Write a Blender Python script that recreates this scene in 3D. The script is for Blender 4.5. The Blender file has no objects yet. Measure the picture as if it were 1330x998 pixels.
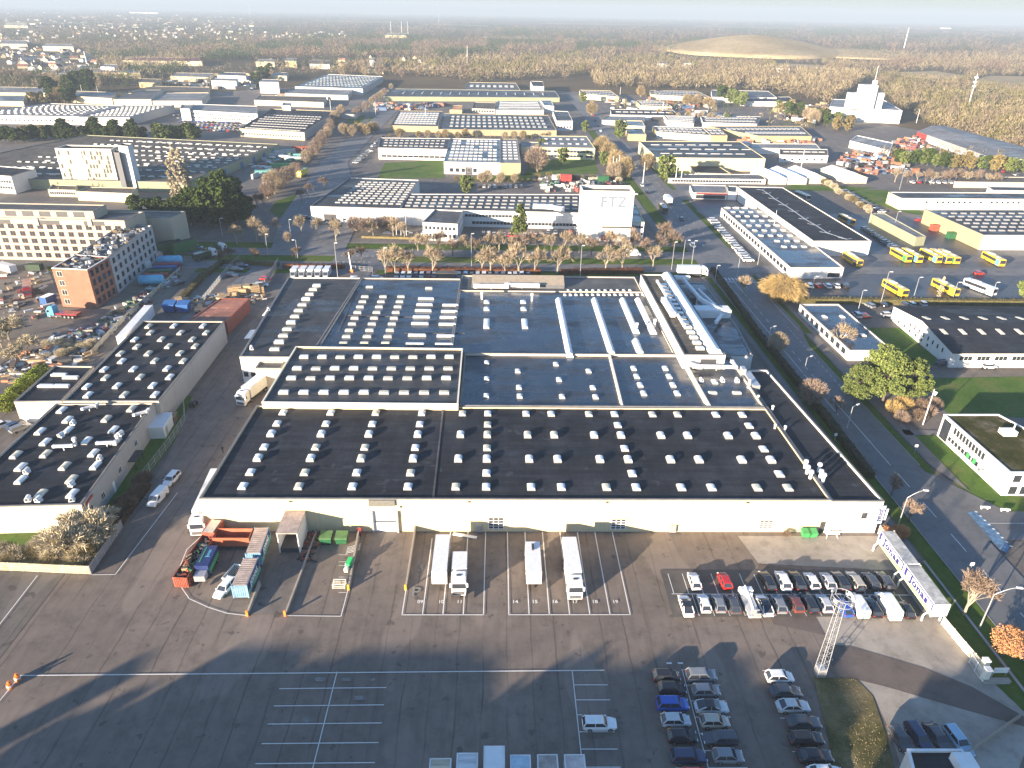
# Aerial view of an industrial estate on a low winter sun. World: X right along the
# big warehouse front, Y away from the viewer, Z up, metres.
import bpy, math, random
from math import sin, cos, tan, pi, radians, sqrt, atan2, floor, hypot
from mathutils import Vector, Matrix
RND = random.Random(11)
S = bpy.context.scene
COL = S.collection
H = 87.0; FPX = 922.0
PITCH, ROLL, YAW = radians(27.7), radians(1.0), radians(1.4)
_fw = Vector((sin(YAW)*cos(PITCH), cos(YAW)*cos(PITCH), -sin(PITCH)))
_rt = Vector((cos(YAW), -sin(YAW), 0))
_up = _rt.cross(_fw)
RT = cos(ROLL)*_rt + sin(ROLL)*_up
UP = -sin(ROLL)*_rt + cos(ROLL)*_up

def G(px, py, z=0.0):
    """where the photographed point lies on the horizontal plane at height z"""
    d = RT*((px-665)/FPX) + UP*((499-py)/FPX) + _fw
    t = (z-H)/d.z
    return Vector((d.x*t, d.y*t, z))
def Q(pts, z=0.0):
    return [tuple(G(x, y, z)[:2]) for x, y in pts]

# ---------------------------------------------------------------- materials
def _nt(name):
    m = bpy.data.materials.new(name); m.use_nodes = True
    nt = m.node_tree
    return m, nt, nt.nodes['Principled BSDF']
def N(nt, typ, **kw):
    n = nt.nodes.new(typ)
    for k, v in kw.items():
        if hasattr(n, k): setattr(n, k, v)
    return n
def L(nt, a, b): nt.links.new(a, b)
def coords(nt, scale=(1, 1, 1), world=True):
    g = N(nt, 'ShaderNodeNewGeometry') if world else N(nt, 'ShaderNodeTexCoord')
    o = g.outputs['Position'] if world else g.outputs['Object']
    mp = N(nt, 'ShaderNodeMapping'); mp.inputs['Scale'].default_value = scale
    L(nt, o, mp.inputs['Vector']); return mp.outputs['Vector']
def noise(nt, vec, scale, detail=4, rough=.6):
    n = N(nt, 'ShaderNodeTexNoise'); n.inputs['Scale'].default_value = scale
    n.inputs['Detail'].default_value = detail; n.inputs['Roughness'].default_value = rough
    L(nt, vec, n.inputs['Vector']); return n.outputs['Fac']
def ramp(nt, fac, stops):
    r = N(nt, 'ShaderNodeValToRGB')
    e = r.color_ramp.elements
    while len(e) < len(stops): e.new(.5)
    for i, (p, c) in enumerate(stops):
        e[i].position = p
        e[i].color = (c, c, c, 1) if isinstance(c, (int, float)) else (*c, 1)
    L(nt, fac, r.inputs['Fac']); return r.outputs['Color']
def mixc(nt, fac, a, b, mode='MIX'):
    m = N(nt, 'ShaderNodeMix', data_type='RGBA', blend_type=mode)
    for sock, v in ((m.inputs[0], fac), (m.inputs[6], a), (m.inputs[7], b)):
        if isinstance(v, (int, float)): sock.default_value = v
        elif isinstance(v, tuple): sock.default_value = (*v, 1)
        else: L(nt, v, sock)
    return m.outputs[2]
def math_(nt, op, a, b=None):
    m = N(nt, 'ShaderNodeMath', operation=op)
    for i, v in enumerate((a, b)):
        if v is None: continue
        if isinstance(v, (int, float)): m.inputs[i].default_value = v
        else: L(nt, v, m.inputs[i])
    return m.outputs[0]
MAT = {}
def mat(name, col, rough=.7, var=.18, scale=.6, metal=0, spec=.5, world=True, stretch=(1, 1, 1), emit=None, fine=0):
    """base colour broken up by two noises"""
    if name in MAT: return MAT[name]
    m, nt, b = _nt(name)
    v = coords(nt, stretch, world)
    n1 = noise(nt, v, scale, 5)
    lo = tuple(c*(1-var) for c in col); hi = tuple(min(1, c*(1+var)) for c in col)
    c = ramp(nt, n1, [(.3, lo), (.7, hi)])
    if fine:
        n2 = noise(nt, v, scale*9, 3)
        c = mixc(nt, 1.0, c, ramp(nt, n2, [(.3, 1-fine), (.7, 1.0)]), 'MULTIPLY')
    L(nt, c, b.inputs['Base Color'])
    b.inputs['Roughness'].default_value = rough; b.inputs['Metallic'].default_value = metal
    b.inputs['Specular IOR Level'].default_value = spec
    MAT[name] = m; return m
def mat_paint(name='vehicle_paint'):
    m, nt, b = _nt(name)
    oi = N(nt, 'ShaderNodeObjectInfo')
    v = coords(nt, (1, 1, 1), False)
    n = noise(nt, v, 1.3, 3)
    c = mixc(nt, 1.0, oi.outputs['Color'], ramp(nt, n, [(.3, .86), (.7, 1.0)]), 'MULTIPLY')
    L(nt, c, b.inputs['Base Color'])
    b.inputs['Roughness'].default_value = .22; b.inputs['Coat Weight'].default_value = .6
    b.inputs['Coat Roughness'].default_value = .06
    MAT[name] = m; return m
def mat_asphalt(name, base, seam=3.75, worn=.5, seam_on=1, rough=.85):
    m, nt, b = _nt(name)
    v = coords(nt)
    big = noise(nt, v, .028, 6, .65); mid = noise(nt, v, .35, 6, .7); fin = noise(nt, v, 9, 3, .7)
    c = ramp(nt, big, [(.3, tuple(x*.72 for x in base)), (.5, base), (.68, tuple(x*1.32 for x in base))])
    c = mixc(nt, 1, c, ramp(nt, mid, [(.25, .62), (.5, 1.0), (.75, 1.18)]), 'MULTIPLY')
    c = mixc(nt, 1, c, ramp(nt, fin, [(.3, .86), (.7, 1.08)]), 'MULTIPLY')
    if seam_on:
        # paving seams running away from the viewer, broken and dark
        g = N(nt, 'ShaderNodeNewGeometry'); sx = N(nt, 'ShaderNodeSeparateXYZ'); L(nt, g.outputs['Position'], sx.inputs[0])
        wob = math_(nt, 'MULTIPLY', math_(nt, 'SUBTRACT', noise(nt, v, .12, 5), .5), 1.1)
        xx = math_(nt, 'ADD', sx.outputs[0], wob)
        fr = math_(nt, 'ABSOLUTE', math_(nt, 'SUBTRACT', math_(nt, 'FRACT', math_(nt, 'DIVIDE', xx, seam)), .5))
        line = ramp(nt, fr, [(.0, 1.0), (.018, .9), (.045, 0.0)])
        brk = ramp(nt, noise(nt, coords(nt, (1, .16, 1)), .35, 5), [(.40, 0.12), (.58, 1.0)])
        k = math_(nt, 'MULTIPLY', line, brk)
        c = mixc(nt, math_(nt, 'MULTIPLY', k, .62), c, tuple(x*.25 for x in base))
        # tyre polish and oil blots
        st = ramp(nt, noise(nt, coords(nt, (1, .12, 1)), .8, 4), [(.46, 0.0), (.72, .5)])
        c = mixc(nt, st, c, tuple(x*.6 for x in base))
        bl = ramp(nt, noise(nt, v, .5, 4, .55), [(.63, 0.0), (.68, .7)])
        pt_ = ramp(nt, noise(nt, coords(nt, (1, .4, 1)), .11, 2, .3), [(.60, 0.0), (.62, .28)])
        c = mixc(nt, pt_, c, tuple(x*1.7 for x in base))
        c = mixc(nt, bl, c, tuple(x*.42 for x in base))
    L(nt, c, b.inputs['Base Color'])
    L(nt, ramp(nt, big, [(.35, rough-.18), (.6, rough)]), b.inputs['Roughness'])
    bp = N(nt, 'ShaderNodeBump'); bp.inputs['Strength'].default_value = .25; bp.inputs['Distance'].default_value = .02
    L(nt, fin, bp.inputs['Height']); L(nt, bp.outputs[0], b.inputs['Normal'])
    MAT[name] = m; return m
def mat_roof(name, base, wet, seam_axis=0, seam=1.1, wet_lo=.5, seam_k=.25, rough=.62, wet_rough=.16, spec=.5):
    """bitumen felt: laps, patches, and puddled wet areas that mirror the sky"""
    m, nt, b = _nt(name)
    v = coords(nt)
    big = noise(nt, v, .05, 5, .6); mid = noise(nt, coords(nt, (1, .45, 1)), .25, 6, .7); fin = noise(nt, v, 6, 3)
    c = ramp(nt, big, [(.3, tuple(x*.75 for x in base)), (.7, tuple(x*1.3 for x in base))])
    c = mixc(nt, 1, c, ramp(nt, mid, [(.3, .6), (.5, 1.0), (.7, 1.45)]), 'MULTIPLY')
    c = mixc(nt, 1, c, ramp(nt, noise(nt, coords(nt, (.07, 1.0, 1)), .9, 3), [(.35, .72), (.65, 1.2)]), 'MULTIPLY')
    c = mixc(nt, ramp(nt, noise(nt, coords(nt, (1, 1, 1)), .32, 4, .5), [(.64, 0.0), (.70, .35)]), c, tuple(min(1, x*3+.03) for x in base))
    c = mixc(nt, 1, c, ramp(nt, fin, [(.3, .88), (.7, 1.08)]), 'MULTIPLY')
    g = N(nt, 'ShaderNodeNewGeometry'); sx = N(nt, 'ShaderNodeSeparateXYZ'); L(nt, g.outputs['Position'], sx.inputs[0])
    fr = math_(nt, 'ABSOLUTE', math_(nt, 'SUBTRACT', math_(nt, 'FRACT', math_(nt, 'DIVIDE', sx.outputs[seam_axis], seam)), .5))
    line = ramp(nt, fr, [(.0, 1.0), (.06, 0.0)])
    c = mixc(nt, math_(nt, 'MULTIPLY', line, seam_k), c, tuple(x*.35 for x in base))
    L(nt, c, b.inputs['Base Color'])
    w = ramp(nt, noise(nt, coords(nt, (.6, 1.5, 1)), .09, 6, .65), [(wet_lo, 0.0), (wet_lo+.12, 1.0)])
    w = math_(nt, 'MULTIPLY', w, wet)
    mr = N(nt, 'ShaderNodeMapRange'); L(nt, w, mr.inputs['Value'])
    mr.inputs['To Min'].default_value = rough; mr.inputs['To Max'].default_value = wet_rough
    L(nt, mr.outputs[0], b.inputs['Roughness'])
    b.inputs['Specular IOR Level'].default_value = spec
    bp = N(nt, 'ShaderNodeBump'); bp.inputs['Strength'].default_value = .15; bp.inputs['Distance'].default_value = .03
    L(nt, mid, bp.inputs['Height']); L(nt, bp.outputs[0], b.inputs['Normal'])
    MAT[name] = m; return m
def mat_wall(name, col, panel=6.0, axis=0, dirt=.15, rough=.75, k=.10):
    """painted panels: vertical joints and faint runs of dirt"""
    m, nt, b = _nt(name)
    v = coords(nt)
    c = ramp(nt, noise(nt, v, .15, 4), [(.3, tuple(x*(1-dirt*.5) for x in col)), (.7, col)])
    run = ramp(nt, noise(nt, coords(nt, (1.4, 1.4, .12)), 1.0, 5), [(.45, 1.0), (.8, 1-dirt)])
    c = mixc(nt, 1, c, run, 'MULTIPLY')
    g = N(nt, 'ShaderNodeNewGeometry'); sx = N(nt, 'ShaderNodeSeparateXYZ'); L(nt, g.outputs['Position'], sx.inputs[0])
    fr = math_(nt, 'ABSOLUTE', math_(nt, 'SUBTRACT', math_(nt, 'FRACT', math_(nt, 'DIVIDE', sx.outputs[axis], panel)), .5))
    line = ramp(nt, fr, [(.0, 1.0), (.012, 0.0)])
    c = mixc(nt, math_(nt, 'MULTIPLY', line, k*3), c, tuple(x*.55 for x in col))
    L(nt, c, b.inputs['Base Color']); b.inputs['Roughness'].default_value = rough
    b.inputs['Specular IOR Level'].default_value = .3
    MAT[name] = m; return m
def mat_leaf(name, c1, c2, rough=.8, trans=0):
    m, nt, b = _nt(name)
    v = coords(nt)
    n = noise(nt, v, .55, 4, .7); n2 = noise(nt, v, .05, 3)
    c = ramp(nt, n, [(.3, c1), (.7, c2)])
    c = mixc(nt, 1, c, ramp(nt, n2, [(.3, .75), (.7, 1.2)]), 'MULTIPLY')
    L(nt, c, b.inputs['Base Color']); b.inputs['Roughness'].default_value = rough
    b.inputs['Specular IOR Level'].default_value = .15
    MAT[name] = m; return m

mat_paint()
A_YARD = mat_asphalt('yard_asphalt', (.165, .133, .110))
A_OLD = mat_asphalt('old_asphalt', (.125, .108, .094), seam=3.2)
A_ROAD = mat_asphalt('road_asphalt', (.135, .135, .138), seam_on=0, rough=.8)
A_PATCH = mat_asphalt('new_asphalt', (.040, .038, .038), seam_on=0)
A_CONC = mat_asphalt('yard_concrete', (.30, .265, .225), seam_on=0, rough=.9)
A_WET = mat_asphalt('wet_asphalt', (.060, .062, .068), seam_on=0, rough=.55)
A_PATH = mat_asphalt('path_paving', (.15, .14, .135), seam_on=0)
A_DIRT = mat_asphalt('trodden_dirt', (.17, .14, .11), seam_on=0, rough=.9)
def mat_ground(name, a, b_, c_, s=.02):
    m, nt, b = _nt(name)
    v = coords(nt)
    n = noise(nt, v, s, 8, .65); n2 = noise(nt, v, s*14, 5, .7)
    c = ramp(nt, n, [(.32, a), (.5, b_), (.68, c_)])
    c = mixc(nt, 1, c, ramp(nt, n2, [(.25, .65), (.75, 1.25)]), 'MULTIPLY')
    L(nt, c, b.inputs['Base Color']); b.inputs['Roughness'].default_value = .95
    b.inputs['Specular IOR Level'].default_value = .1
    MAT[name] = m; return m
GRASS = mat_ground('winter_grass', (.045, .075, .012), (.07, .115, .018), (.10, .12, .03), .05)
LAWN = mat_ground('green_lawn', (.055, .105, .018), (.08, .14, .028), (.13, .14, .045), .10)
ROUGHG = mat_ground('rough_grass', (.045, .05, .015), (.11, .095, .04), (.22, .17, .09), .14)
LAND = mat_ground('far_land', (.045, .045, .022), (.10, .072, .04), (.15, .11, .06), .0016)
HILLM = mat_ground('dry_hill_grass', (.24, .18, .10), (.34, .265, .15), (.42, .33, .20), .007)
R_DARK = mat_roof('dark_felt_roof', (.023, .025, .031), .6, 0, 1.0, .5, .35, rough=.75, wet_rough=.4, spec=.18)
R_WET = mat_roof('wet_felt_roof', (.020, .027, .040), 1.0, 1, 1.9, .42, .35, rough=.55, wet_rough=.18, spec=.85)
R_GREY = mat_roof('grey_felt_roof', (.075, .07, .066), .8, 1, 3.0, .55, .2)
R_MID = mat_roof('slate_felt_roof', (.038, .038, .040), .8, 0, 2.4, .5, .3, spec=.4)
R_BROWN = mat_roof('weathered_roof', (.10, .088, .072), .5, 0, 4.0, .55, .1, rough=.8, wet_rough=.4, spec=.25)
R_PALE = mat_roof('pale_sheet_roof', (.165, .16, .155), .6, 0, 1.2, .5, .15)
R_MOSS = mat_ground('mossy_roof', (.03, .035, .008), (.065, .06, .02), (.19, .16, .13), .22)
W_CREAM = mat_wall('cream_wall', (.62, .53, .34), 6.1)
W_WHITE = mat_wall('white_wall', (.66, .65, .63), 8.0)
W_GREY = mat_wall('grey_panel_wall', (.36, .355, .34), 2.4, 1)
W_DGREY = mat_wall('dark_grey_wall', (.12, .125, .135), 3.0)
W_YELLOW = mat_wall('yellow_brick_wall', (.44, .36, .19), 5.0, dirt=.2)
W_OCHRE = mat_wall('ochre_wall', (.36, .31, .19), 5.0, dirt=.25)
W_BEIGE = mat_wall('beige_wall', (.58, .52, .42), 4.0, dirt=.2)
W_GREEN = mat_wall('olive_wall', (.30, .31, .20), 6.0, dirt=.2)
WHITE = mat('white_paint', (.72, .72, .71), .5, .08)
CREAM = mat('cream_paint', (.76, .72, .60), .6, .08)
LINE = mat('road_paint', (.78, .77, .74), .7, .12, 3, fine=.35)
CAP = mat('parapet_cap', (.17, .165, .16), .7, .2)
WORN = mat('worn_road_paint', (.25, .24, .22), .8, .4, 2, fine=.5)
BLUELANE = mat('blue_cycle_paint', (.11, .22, .36), .8, .55, 1.2, fine=.5)
GLASS = mat('window_glass', (.03, .035, .045), .08, .2, 1, spec=.9)
BLACK = mat('black_rubber', (.015, .015, .016), .8, .2)
DARK = mat('dark_steel', (.05, .05, .055), .5, .2)
GALV = mat('galvanised_steel', (.46, .47, .48), .4, .15, 2, metal=.5)
ACRYL = mat('acrylic_dome', (.72, .74, .73), .25, .10, 1.0, spec=.7)
ACRYL2 = mat('aged_acrylic_dome', (.58, .55, .44), .35, .2, 1.0)
RED = mat('red_paint', (.34, .045, .04), .5, .3, 1)
RUST = mat('rusty_red_steel', (.34, .085, .05), .6, .35, 1.2, fine=.3)
ORANGE = mat('orange_paint', (.70, .20, .04), .5, .2)
YELLOW = mat('yellow_paint', (.55, .35, .04), .35, .08)
GREEN = mat('green_paint', (.02, .10, .04), .5, .2)
LGREEN = mat('light_green_paint', (.05, .28, .09), .5, .15)
TEAL = mat('teal_paint', (.12, .34, .31), .5, .12)
NAVY = mat('navy_paint', (.015, .03, .12), .5, .15)
BLUE = mat('blue_paint', (.03, .10, .28), .45, .15)
SKYB = mat('light_blue_paint', (.12, .42, .62), .45, .15)
BRICK = mat('orange_brick', (.31, .135, .085), .85, .15, .5, fine=.25)
WOOD = mat('pale_timber', (.42, .30, .17), .8, .3, 1.5, fine=.4)
KERB = mat('kerb_stone', (.33, .32, .30), .85, .15, 1)
BARK = mat('tree_bark', (.13, .10, .075), .9, .3, 1.5, fine=.3)
PBARK = mat('pale_bark', (.33, .28, .21), .9, .25, 1.5, fine=.3)
HEDGEB = mat_leaf('beech_hedge_leaf', (.07, .028, .014), (.16, .065, .03))
TWIG_T = mat_leaf('tan_twigs', (.27, .215, .145), (.42, .335, .23))
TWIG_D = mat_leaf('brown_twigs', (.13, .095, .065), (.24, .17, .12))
TWIG_R = mat_leaf('reddish_twigs', (.20, .15, .115), (.32, .24, .185))
TWIG_Y = mat_leaf('willow_twigs', (.33, .23, .09), (.50, .36, .15))
LEAF_O = mat_leaf('orange_leaves', (.38, .18, .08), (.52, .28, .14))
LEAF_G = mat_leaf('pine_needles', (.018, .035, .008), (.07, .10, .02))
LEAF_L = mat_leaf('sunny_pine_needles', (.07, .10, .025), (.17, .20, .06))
LEAF_H = mat_leaf('green_hedge_leaf', (.05, .09, .015), (.12, .17, .03))
LEAF_OL = mat_leaf('olive_shrub', (.13, .105, .045), (.25, .20, .085))

# ---------------------------------------------------------------- mesh helpers
class MB:
    def __init__(s): s.v = []; s.f = []; s.m = []
    def face(s, pts, m=0):
        n = len(s.v); s.v.extend(tuple(p) for p in pts); s.f.append(tuple(range(n, n+len(pts)))); s.m.append(m)
    def hexa(s, p, m=0, mt=None, bottom=True):
        """p: 4 lower + 4 upper points, counter-clockwise from above"""
        n = len(s.v); s.v.extend(tuple(q) for q in p)
        fs = [(0, 1, 5, 4), (1, 2, 6, 5), (2, 3, 7, 6), (3, 0, 4, 7)]
        for f in fs: s.f.append(tuple(n+i for i in f)); s.m.append(m)
        s.f.append((n+4, n+5, n+6, n+7)); s.m.append(m if mt is None else mt)
        if bottom: s.f.append((n+3, n+2, n+1, n)); s.m.append(m)
    def box(s, x0, y0, z0, x1, y1, z1, m=0, mt=None, bottom=True):
        s.hexa([(x0, y0, z0), (x1, y0, z0), (x1, y1, z0), (x0, y1, z0), (x0, y0, z1), (x1, y0, z1), (x1, y1, z1), (x0, y1, z1)], m, mt, bottom)
    def obox(s, c, a, dx, dy, z0, z1, m=0, mt=None):
        ca, sa = cos(a), sin(a)
        P = [(c[0]+x*ca-y*sa, c[1]+x*sa+y*ca) for x, y in ((-dx/2, -dy/2), (dx/2, -dy/2), (dx/2, dy/2), (-dx/2, dy/2))]
        s.hexa([(x, y, z0) for x, y in P]+[(x, y, z1) for x, y in P], m, mt)
    def bar(s, a, b, w, m=0, h=None):
        """square bar from a to b"""
        a = Vector(a); b = Vector(b); d = (b-a).normalized()
        u = d.cross(Vector((0, 0, 1)))
        if u.length < 1e-3: u = Vector((1, 0, 0))
        u.normalize(); v = u.cross(d); u = u*w/2; v = v*(h or w)/2
        s.hexa([a-u-v, a+u-v, b+u-v, b-u-v, a-u+v, a+u+v, b+u+v, b-u+v], m)
    def tube(s, a, b, r0, r1=None, n=6, m=0, cap=True):
        r1 = r0 if r1 is None else r1
        a = Vector(a); b = Vector(b); d = (b-a).normalized()
        u = d.cross(Vector((0, 0, 1)))
        if u.length < 1e-3: u = Vector((1, 0, 0))
        u.normalize(); v = d.cross(u); k = len(s.v)
        for c, r in ((a, r0), (b, r1)):
            for i in range(n):
                t = 2*pi*i/n; s.v.append(tuple(c+u*(r*cos(t))+v*(r*sin(t))))
        for i in range(n):
            j = (i+1) % n; s.f.append((k+i, k+n+i, k+n+j, k+j)[::-1]); s.m.append(m)
        if cap:
            s.f.append(tuple(k+n+i for i in range(n))); s.m.append(m)
            s.f.append(tuple(k+i for i in range(n))[::-1]); s.m.append(m)
    def poly(s, pts, z, m=0): s.face([(p[0], p[1], z) for p in pts], m)
    def prism(s, pts, z0, z1, m=0, mt=None):
        n = len(pts)
        for i in range(n):
            a, b = pts[i], pts[(i+1) % n]
            s.face([(a[0], a[1], z0), (b[0], b[1], z0), (b[0], b[1], z1), (a[0], a[1], z1)], m)
        s.face([(p[0], p[1], z1) for p in pts], m if mt is None else mt)
    def loft(s, secs, m=0, caps=True):
        """closed sections with equal counts"""
        n = len(secs[0]); k = len(s.v)
        for sec in secs: s.v.extend(tuple(p) for p in sec)
        for j in range(len(secs)-1):
            for i in range(n):
                i2 = (i+1) % n; a = k+j*n
                s.f.append((a+i, a+i2, a+n+i2, a+n+i)); s.m.append(m)
        if caps:
            s.f.append(tuple(range(k, k+n))[::-1]); s.m.append(m)
            a = k+(len(secs)-1)*n; s.f.append(tuple(range(a, a+n))); s.m.append(m)
    def mesh(s, name, mats, off=(0, 0, 0), smooth=False):
        me = bpy.data.meshes.new(name)
        ox, oy, oz = off
        me.from_pydata([(x-ox, y-oy, z-oz) for x, y, z in s.v], [], s.f)
        mats = mats if isinstance(mats, (list, tuple)) else [mats]
        for q in mats: me.materials.append(q)
        if len(mats) > 1: me.polygons.foreach_set('material_index', s.m)
        if smooth: me.polygons.foreach_set('use_smooth', [True]*len(s.f))
        me.update(); return me
    def build(s, name, mats, parent=None, smooth=False, world=True):
        off = chain(parent) if (parent and world) else (0, 0, 0)
        o = bpy.data.objects.new(name, s.mesh(name, mats, off, smooth)); COL.objects.link(o)
        if parent: o.parent = parent
        return o
def chain(o):
    v = Vector((0, 0, 0))
    while o: v += o.location; o = o.parent
    return tuple(v)
def tag(o, label=None, cat=None, group=None, kind=None):
    if label: o['label'] = label
    if cat: o['category'] = cat
    if group: o['group'] = group
    if kind: o['kind'] = kind
    return o
def thing(name, label, cat, loc=(0, 0, 0), rz=0, group=None):
    o = bpy.data.objects.new(name, None); COL.objects.link(o)
    o.empty_display_size = .5; o.location = loc; o.rotation_euler = (0, 0, rz)
    return tag(o, label, cat, group)
def struct(name, mb, m, smooth=False): return tag(mb.build(name, m, smooth=smooth), kind='structure')
def put(me, name, parent, loc, rz=0, scale=None, world=True):
    """one more object on a shared mesh"""
    o = bpy.data.objects.new(name, me); COL.objects.link(o)
    if parent:
        o.parent = parent
        if world: loc = Vector(loc)-Vector(chain(parent))
    o.location = loc; o.rotation_euler = (0, 0, rz)
    if scale: o.scale = scale
    return o
KIDS = {}
def copy_tree(o, parent=None):
    c = o.copy(); COL.objects.link(c); c.parent = parent
    for ch in list(o.children): copy_tree(ch, c)
    return c
ORD = ['first', 'second', 'third', 'fourth', 'fifth', 'sixth', 'seventh', 'eighth', 'ninth', 'tenth', 'eleventh', 'twelfth',
       'thirteenth', 'fourteenth', 'fifteenth', 'sixteenth', 'seventeenth', 'eighteenth', 'nineteenth', 'twentieth',
       'twenty-first', 'twenty-second', 'twenty-third', 'twenty-fourth', 'twenty-fifth', 'twenty-sixth', 'twenty-seventh',
       'twenty-eighth', 'twenty-ninth', 'thirtieth', 'thirty-first', 'thirty-second', 'thirty-third', 'thirty-fourth', 'thirty-fifth', 'thirty-sixth']
# ---------------------------------------------------------------- land, roads, yards (sheets, each a little above the one below)
def sheet(name, polys, z, m):
    b = MB()
    for p in polys: b.poly(p, z)
    return struct(name, b, m)
def rect(x0, y0, x1, y1): return [(x0, y0), (x1, y0), (x1, y1), (x0, y1)]
g = MB(); R_ = 16000
g.face([(-R_, -400, 0), (R_, -400, 0), (R_, R_, 0), (-R_, R_, 0)])
struct('ground', g, LAND)
# the estate: paved and trodden ground between the works
sheet('estate_ground', [[(-420, -300), (420, -300), (420, 330), (400, 560), (300, 850), (60, 960), (-230, 960), (-480, 760), (-500, 400)]], .02, A_OLD)
sheet('grass_verge', [
    rect(-300, 283.3, 79, 291), rect(-300, 266.2, -64, 273.8), rect(-46, 266.2, 79, 273.8), rect(-300, 252.6, -66, 257.3), rect(-45, 252.6, 79, 257.3),
    rect(77.9, 66, 81, 252), rect(92.9, 125, 95.0, 200), rect(95.7, 200, 97.5, 255), rect(74, 296, 79.8, 620), rect(97.3, 291, 100, 470),
    rect(73.6, 66.5, 77.2, 97), Q([(362, 283), (430, 262), (468, 242), (505, 232), (440, 232), (400, 247), (358, 262), (350, 275)])], .06, GRASS)
sheet('lawn', [
    Q([(1188, 566), (1222, 566), (1304, 643), (1400, 655), (1400, 672), (1305, 668), (1262, 655)]),
    Q([(1198, 492), (1400, 488), (1400, 545), (1232, 540)]),
    Q([(1118, 415), (1160, 412), (1232, 470), (1190, 480), (1165, 470), (1140, 440)]),
    Q([(500, 212), (578, 208), (578, 232), (490, 232)]), Q([(612, 230), (692, 226), (690, 236), (610, 236)]),
    Q([(690, 208), (772, 208), (778, 226), (680, 228)]),
    Q([(1105, 247), (1152, 247), (1180, 262), (1205, 282), (1165, 274), (1128, 262)]),
    Q([(1010, 247), (1030, 240), (1140, 244), (1100, 249)]), Q([(870, 222), (905, 224), (900, 230), (866, 229)]),
    Q([(455, 152), (475, 150), (470, 160), (448, 160)]), Q([(480, 152), (505, 152), (505, 158), (478, 158)]),
    rect(-97, 100, -72.5, 158)], .07, LAWN)
sheet('yard_asphalt', [[(-74, 97), (-74, 60), (-150, 60), (-150, -250), (150, -250), (150, 66), (74, 66), (72.5, 105.5), (62, 106), (-55, 106), (-55, 140), (-65, 165), (-70, 232), (-45, 250), (-60, 252), (-72, 252), (-78, 200), (-77, 160), (-74, 146), (-71, 128), (-71, 97)]], .10, A_YARD)
sheet('rear_car_park', [rect(-78, 226, 60, 252.4)], .13, A_OLD)
sheet('west_yard_asphalt', [[(-150, 60.1), (-74.1, 60.1), (-74.1, 95), (-150, 95)]], .105, A_OLD)
sheet('concrete_yard', [Q([(958, 697), (1150, 697), (1177, 752), (1230, 815), (1276, 874), (1345, 940), (1300, 1060), (1190, 1060), (1157, 955), (1135, 905), (1112, 882), (1085, 880), (1090, 850), (1078, 838), (1056, 800), (1130, 740), (985, 733)])], .13, A_CONC)
sheet('new_asphalt_patch', [Q([(985, 733), (1040, 741), (1130, 744), (1160, 760), (1130, 776), (1058, 800), (1072, 826), (1005, 812), (985, 780)]),
                            Q([(1073, 838), (1105, 840), (1200, 868), (1262, 893), (1335, 935), (1330, 945), (1215, 912), (1150, 893), (1105, 882), (1085, 880)])], .16, mat_asphalt('dark_band_asphalt', (.11, .088, .075), seam_on=0))
sheet('parking_strip', [rect(29, 84.2, 70.6, 95.2)], .19, mat_asphalt('parking_asphalt', (.085, .078, .073), seam_on=0))
sheet('dirt_mound_ground', [Q([(1056, 880), (1112, 883), (1133, 905), (1150, 955), (1162, 1000), (1190, 1060), (1090, 1060), (1075, 960)])], .19, ROUGHG)
sheet('road', [rect(81, -200, 92.8, 190), [(81, 190), (92.8, 190), (95.5, 205), (95.5, 257.4), (80, 257.4), (80, 205)],
               rect(-420, 257.4, 420, 266), rect(-420, 274, 420, 283.2), rect(80, 283.2, 97.2, 900), rect(-64, 266, -46, 274), rect(79.2, 266, 97.3, 274),
               [(-92, 283.2), (-62, 283.2), (-64, 330), (-96, 470), (-98, 860), (-111, 860), (-113, 470), (-101, 330)],
               [(92.8, 103), (104, 103.5), (104, 105), (180, 105), (180, 112), (102, 112), (92.8, 126)], rect(97.3, 376, 140, 400)], .16, A_ROAD)
sheet('side_street', [[(-92, 257), (-84, 257), (-93, 172), (-101, 100), (-109, 100), (-104, 172)], rect(-66, 251, -47, 257.3)], .17, A_ROAD)
sheet('footpath', [rect(76.0, 98, 77.3, 252), [(95.3, 200), (95.3, 128), (98.4, 118), (98.4, 200)], rect(97.6, 200, 99.2, 256), Q([(1170, 559), (1222, 560), (1221, 566), (1176, 566)]),
                   rect(70.5, 296, 73.5, 600), rect(-300, 291.2, 70, 292.6), rect(100.4, 291, 101.8, 380)], .19, A_PATH)
sheet('bus_depot_yard', [[(123, 233), (300, 233), (300, 350), (128, 350), (118, 430), (100, 415), (100, 385), (116, 340)]], .12, A_WET)
sheet('east_office_drive', [rect(100, 176, 260, 178.5), [(104, 205), (160, 206), (160, 231), (101, 231)], rect(100, 165, 112, 178)], .13, A_OLD)
sheet('dealer_forecourt', [Q([(905, 252), (960, 256), (930, 270), (955, 290), (1010, 345), (1040, 372), (1000, 350), (950, 305), (905, 275)])], .13, A_WET)
sheet('site_ground', [Q([(-60, 345), (60, 345), (84, 400), (130, 402), (215, 330), (270, 335), (180, 430), (120, 470), (0, 480), (-120, 480)])], .10, A_DIRT)
sheet('kerb', [rect(80.85, -60, 81.0, 190), rect(92.8, 128, 92.95, 190), rect(79.85, 205, 80.0, 257.2), rect(95.5, 205, 95.65, 255), rect(-300, 257.2, -64, 257.38), rect(-45, 257.2, 79, 257.38),
               rect(-300, 266.02, -64, 266.2), rect(-46, 266.02, 79, 266.2), rect(-300, 273.8, -64, 273.98), rect(-46, 273.8, 79, 273.98), rect(77.2, 66, 77.6, 97.5)], .24, KERB)

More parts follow.
